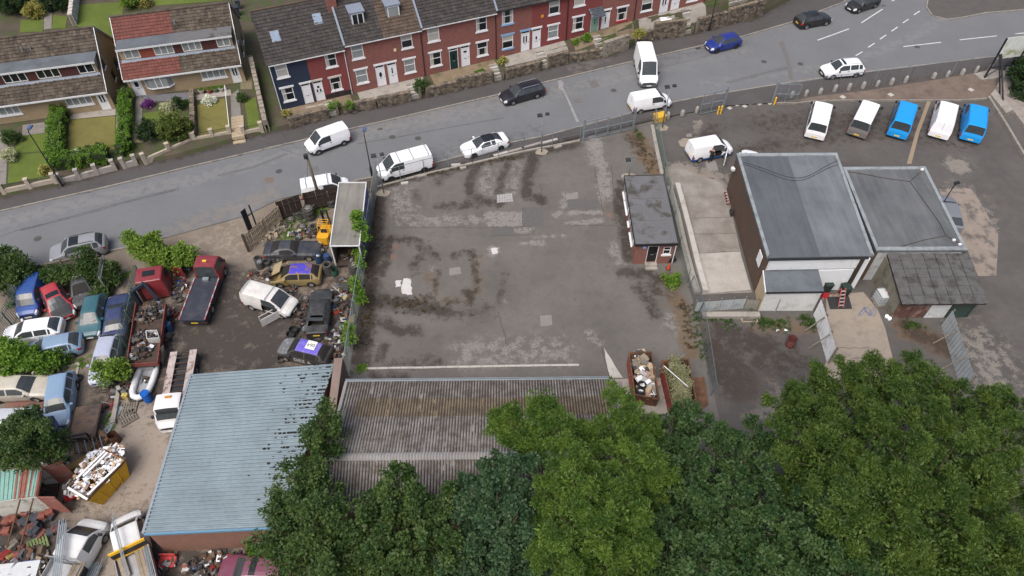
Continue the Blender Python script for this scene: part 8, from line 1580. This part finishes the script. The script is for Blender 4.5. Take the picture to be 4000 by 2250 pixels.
# lid and bonnet pieces of wrecks
p=Q('S5',1040,385,1.1); tag(obj('loose_bonnet', MB().add([(-.7,-.55,.0),(.1,-.6,.55),(.1,.6,.6),(-.7,.55,.05),(-.7,-.55,-.03),(.1,-.6,.52),(.1,.6,.57),(-.7,.55,.02)],[(0,1,2,3),(7,6,5,4),(0,4,5,1),(1,5,6,2),(2,6,7,3),(3,7,4,0)]), paint((.42,.33,.17),dirt=.5), loc=V3(p.x,p.y,.75)),'raised gold bonnet of the wrecked hatchback','bonnet')
p=Q('S5',1400,905,1.5); tag(obj('boot_lid', MB().add([(-.62,-.25,.12),(.62,-.25,.12),(.6,.15,0),(-.6,.15,0),(-.62,-.25,.08),(.62,-.25,.08),(.6,.15,-.04),(-.6,.15,-.04)],[(0,1,2,3),(7,6,5,4),(0,4,5,1),(1,5,6,2),(2,6,7,3),(3,7,4,0)]), paint((.03,.035,.04),dirt=.3), loc=V3(p.x,p.y,1.42)),'raised boot lid of the black saloon','boot lid')
# writing on the racers
for o in list(bpy.data.objects):
    l=o.get('label','')
    if l.startswith('black and purple banger'):
        obj('roof_plate', MB().box(-1.05,-.5,1.535,-.3,.25,1.56), plate_w, o); lettering('064',.42,txt_m,o,(-.68,-.12,1.565),(0,0,R(180)-o.rotation_euler.z+R(-8))); lettering('DEZ A',.5,txt_w,o,(-.2,.89,.62),(R(90),0,R(180)))
    if l.startswith('black banger with crumpled'):
        obj('roof_plate', MB().box(-.9,-.45,1.535,-.4,.3,1.56), plate_w, o); lettering('459',.3,txt_m,o,(-.65,-.1,1.565),(0,0,R(90))); lettering('ISABELLA',.3,txt_w,o,(-1.25,0,1.535),(0,0,R(90)))
    if l.startswith('maroon estate'):
        for i,s in enumerate(('P688 WEB','M311 SPM')): pl_=obj('roof_plate', MB().box(-1.35-.22*i,-.6,1.55,-1.2-.22*i,.2,1.57), plate_w, o); lettering(s,.14,txt_m,o,(-1.275-.22*i,-.2,1.575),(0,0,R(90)))
# ---- right-hand bits
pn=M('fence_sheet',(.45,.49,.5),.6,.15,1.2,c2=(.3,.31,.29),lo=.5,hi=.7,metal=.2)
def sheetfence(label,a,b,h,mat,n,props=()):
    a=V3(a.x,a.y,0); b=V3(b.x,b.y,0); L=(b-a).length; t=thing('sheet_fence',label,'fence',a,ang(a,b))
    for i in range(n):
        mb=MB(); k=8; x0=L*i/n; dx=(L/n-.02)/k
        for j in range(k+1): mb.v += [(x0+j*dx,.025*(j%2),.02),(x0+j*dx,.025*(j%2),h+random.uniform(-.004,.004))]
        for j in range(k): mb.f.append((2*j,2*j+2,2*j+3,2*j+1))
        obj('sheet',mb,mat,t)
    for z in (.3,h*.8): obj('rail', MB().bar((0,.06,z),(L,.06,z),.06), timber_grey, t)
    for i in range(n+1): obj('post', MB().box(L*i/n-.05,.09,0,L*i/n+.05,.18,h+.1), timber_grey, t)
    for s in props: obj('prop', MB().bar((L*s,-.05,h*.9),(L*s+.1,-1.1,.05),.08), timber_grey, t)
    return t
h=2.0
sheetfence('tall white sheet fence running from the store room toward the wood',Q('R5',1205,335,h),Q('R5',1318,712,h),h,M('fence_white',(.78,.79,.79),.55,.1,1.2,c2=(.45,.46,.45)),3,(.35,.7)); sheetfence('grey sheet fence beside the right edge of the outbuilding',Q('R5',2222,420,h),Q('R5',2390,930,h),h,pn,4,(.3,.7)); sheetfence('low pale sheet fence closing the end of the concrete drive',Q('R4',245,1250,1.3),Q('R4',630,1222,1.3),1.3,pn,4); sheetfence('open braced gate frame beside the low pale fence',Q('R4',632,1225,1.25),Q('R4',735,1232,1.25),1.2,M('gate_grey',(.25,.24,.2),.8,.2),1)
tag(obj('concrete_step', MB().box(-2.3,-.25,0,2.3,.25,.35), concrete, loc=Q('R5',500,470)),'long concrete step under the low pale fence','step'); tag(obj('timber_frame', MB().bar((-.6,-.3,.05),(.6,-.3,.05),.09).bar((-.6,.3,.05),(.6,.3,.05),.09).bar((-.6,-.3,.05),(-.6,.3,.05),.09).bar((.6,-.3,.05),(.6,.3,.05),.09).box(-.5,.35,.1,.6,.5,.2), timber_pale, loc=Q('R5',645,490)),'new timber frame lying by the braced gate','frame')
ib=thing('water_tank','white caged water tank on a pallet by the lean-to','tank',Q('R5',1668,352,.0),.12); obj('bottle', MB().box(-.55,-.5,.15,.55,.5,1.1).lathe([(0,1.16),(.1,1.16),(.12,1.1)],10), M('tank_white',(.52,.54,.55),.5,.08,1.5), ib); cg=MB()
for i in range(7):
    x=-.6+i*.2; cg.bar((x,-.55,.14),(x,-.55,1.14),.025).bar((x,.55,.14),(x,.55,1.14),.025).bar((x,-.55,1.14),(x,.55,1.14),.025) if i in (0,3,6) else cg.bar((x,-.55,.14),(x,-.55,1.14),.025)
for z0 in (.2,.5,.8,1.14): cg.bar((-.6,-.55,z0),(.6,-.55,z0),.025).bar((-.6,.55,z0),(.6,.55,z0),.025).bar((-.6,-.55,z0),(-.6,.55,z0),.025).bar((.6,-.55,z0),(.6,.55,z0),.025)
obj('cage', cg, galv, ib); obj('cap', MB().lathe([(0,1.2),(.09,1.2),(.1,1.12)],10,(.12,.05,0)), M('cap_red',(.5,.04,.04),.5,.1), ib)
for k,x,y,l,rz in (('R4',1372,1190,'dark green wheelie bin at the roller shutter',.2),('R4',1232,1160,'dark bin tucked beside the store room',.1)):
    t=thing('wheelie_bin',l,'bin',Q(k,x,y),rz); m=M('bin_dkgreen',(.02,.035,.03),.6,.15); obj('body', MB().add([(-.25,-.28,0),(.25,-.28,0),(.25,.28,0),(-.25,.28,0),(-.32,-.36,1.0),(.32,-.36,1.0),(.32,.36,1.0),(-.32,.36,1.0)],[(0,3,2,1),(4,5,6,7),(0,1,5,4),(1,2,6,5),(2,3,7,6),(3,0,4,7)]), m, t); obj('lid', MB().box(-.34,-.4,1.003,.34,.4,1.08), m, t)
ld=thing('step_ladder','red step ladder standing on the black mat','ladder',Q('R4',1345,1270),.1); fr=MB()
for sd in (-.22,.22): fr.bar((sd,-.3,0),(sd*.8,.45,1.5),.05).bar((sd,.95,0),(sd*.8,.5,1.5),.04)
obj('stile', fr, M('ladder_red',(.5,.1,.07),.5,.15), ld)
for i in range(5): obj('tread', MB().box(-.2,-.28+i*.14,.2+i*.28,.2,-.16+i*.14,.23+i*.28), alu, ld)
for i in range(5): t=thing('flower_pot','pot of pink flowers in the row along the brown brick wall','flower pot',Q('R4',458+i*5,410+i*21),0,'flower pots along the brick wall'); obj('pot', MB().lathe([(0,0),(.08,0),(.11,.22),(.09,.22),(0,.2)],10), M('pot_maroon',(.14,.05,.05),.8,.1), t); obj('flowers', leaf_mesh(np.array([[0,0,.27],[.03,.03,.28]]),np.array([.07,.06]),24,.06,.045,.8,200+i), leafmat('petals_pink',(.55,.35,.35),(.7,.55,.55)), t)
for x,y,l in ((1704,1372,'white paint bucket at the lean-to corner'),(1725,1388,'second paint bucket at the lean-to corner')): tag(obj('bucket', MB().lathe([(0,0),(.12,0),(.15,.3),(.13,.3),(.12,.1),(0,.1)],12), waste[0], loc=Q('R4',x,y), smooth=True),l,'bucket')
tag(obj('red_wedge', MB().prism([(-.25,-.3),(.25,-.3),(.25,.3),(-.25,.3)],[0]*4,[.7,.7,.1,.1]), M('wedge_red',(.5,.04,.05),.5,.1), loc=Q('R4',1222,1200)),'red plastic wedge beside the store room','wedge')
hs=MB(); hp_=[Q('R5',1500+40*math.sin(i*.9)+i*6,430+35*math.cos(i*1.3),.03) for i in range(22)]; hs.tube([p-hp_[0]+V3(0,0,.03) for p in hp_],.014,5); tag(obj('hose',hs,M('hose_blue',(.05,.12,.35),.5,.1),loc=V3(hp_[0].x,hp_[0].y,0)),'tangle of blue hose on the concrete','hose')
cn=thing('traffic_cone','orange traffic cone at the corner of the site office','cone',Q('O',553,1185)); obj('base', MB().box(-.2,-.2,0,.2,.2,.04), black_metal, cn); obj('cone', MB().lathe([(.15,.04),(.03,.7),(0,.7)],12), M('cone_orange',(.6,.07,.03),.5,.1), cn, True, 40)
tag(obj('garden_hose_reel', MB().tube([(0,0,.1),(.1,0,.6),(.4,.1,.8),(.6,.1,.3)],.08,7).obox((.3,.05,.4),(.5,.2,.3),.2), black_metal, loc=Q('O',555,1130)),'black machine leaning on the office wall','machine')
for x,y,l in ((867,577,'scrap of white paper on the car park'),(930,575,'smaller scrap of paper on the car park')): tag(obj('paper', MB().add([(-.15,-.1,.02),(.15,-.08,.05),(.1,.12,.02),(-.1,.1,.06)],[(0,1,2),(0,2,3)]), waste[0], loc=Q('R5',x,y)),l,'litter')
# ---- the man beside the open van
ps=thing('person','man in black shirt and black trousers standing beside the open white van','person',Q('R4',342,168),R(-20))
J=dict(p=(0,0,.93),sp=(0,.01,1.15),ch=(0,.02,1.36),nk=(0,.0,1.5),hd=(0,.04,1.62),ht=(0,.05,1.72),ls=(-.18,0,1.43),le=(-.26,.06,1.16),lh=(-.24,.2,.95),rs=(.18,0,1.43),re=(.25,-.04,1.15),rh=(.25,.08,.92),lp=(-.1,0,.88),lk=(-.11,.06,.48),la=(-.1,-.12,.08),lt=(-.1,.06,.04),rp=(.1,0,.88),rk=(.12,.12,.5),ra=(.13,.2,.08),rt=(.14,.38,.04))
rad=dict(p=.14,sp=.13,ch=.15,nk=.06,hd=.1,ht=.085,ls=.075,le=.05,lh=.035,rs=.075,re=.05,rh=.035,lp=.09,lk=.065,la=.045,lt=.04,rp=.09,rk=.065,ra=.045,rt=.04)
E_l=[('p','sp'),('sp','ch'),('ch','nk'),('nk','hd'),('hd','ht'),('ch','ls'),('ls','le'),('le','lh'),('ch','rs'),('rs','re'),('re','rh'),('p','lp'),('lp','lk'),('lk','la'),('la','lt'),('p','rp'),('rp','rk'),('rk','ra'),('ra','rt')]
keys=list(J); me=bpy.data.meshes.new('body'); me.from_pydata([J[k] for k in keys],[(keys.index(a),keys.index(b)) for a,b in E_l],[]); bo=bpy.data.objects.new('body',me); col.objects.link(bo)
bo.modifiers.new('skin','SKIN'); bo.modifiers.new('sub','SUBSURF').levels=2; 
for k,v in zip(keys,me.skin_vertices[0].data): v.radius=(rad[k],rad[k]); v.use_root=(k=='p')
bo.modifiers['sub'].render_levels=2; dg=bpy.context.evaluated_depsgraph_get(); mm=bpy.data.meshes.new_from_object(bo.evaluated_get(dg)); bpy.data.objects.remove(bo)
skin=M('skin',(.45,.26,.19),.6,.1); shirt=M('shirt_black',(.018,.018,.02),.9,.2); trous=M('trousers_black',(.014,.014,.017),.9,.2); hair=M('hair_dark',(.03,.022,.018),.8,.2)
for m in (shirt,trous,skin,hair): mm.materials.append(m)
for p_ in mm.polygons:
    c=p_.center; arm=abs(c.x)>.16 and c.z<1.24 and c.z>.85; p_.use_smooth=True
    p_.material_index = 3 if c.z>1.66 else 2 if (c.z>1.47 or arm) else 0 if c.z>.95 else 1
obj('body',mm,None,ps)
fg=MB()
for h_,sg in ((J['lh'],-1),(J['rh'],1)):
    for f in range(4): fg.tube([(h_[0]+(f-1.5)*.018,h_[1]+.02,h_[2]-.02),(h_[0]+(f-1.5)*.019,h_[1]+.04,h_[2]-.07),(h_[0]+(f-1.5)*.019,h_[1]+.05,h_[2]-.1+.01*abs(f-1.5))],[.01,.009,.007],5)
    fg.tube([(h_[0]-sg*.03,h_[1]+.02,h_[2]),(h_[0]-sg*.05,h_[1]+.05,h_[2]-.05)],[.011,.008],5)
obj('fingers',fg,skin,ps); obj('nose', MB().obox((0,.155,1.63),(.025,.04,.04),0,.4), skin, ps)
for sd in (-1,1): obj('shoe', MB().obox((sd*.115,.02 if sd<0 else .32,.04),(.09,.26,.08)), shirt, ps); obj('ear', MB().obox((sd*.1,.04,1.63),(.02,.04,.06)), skin, ps)
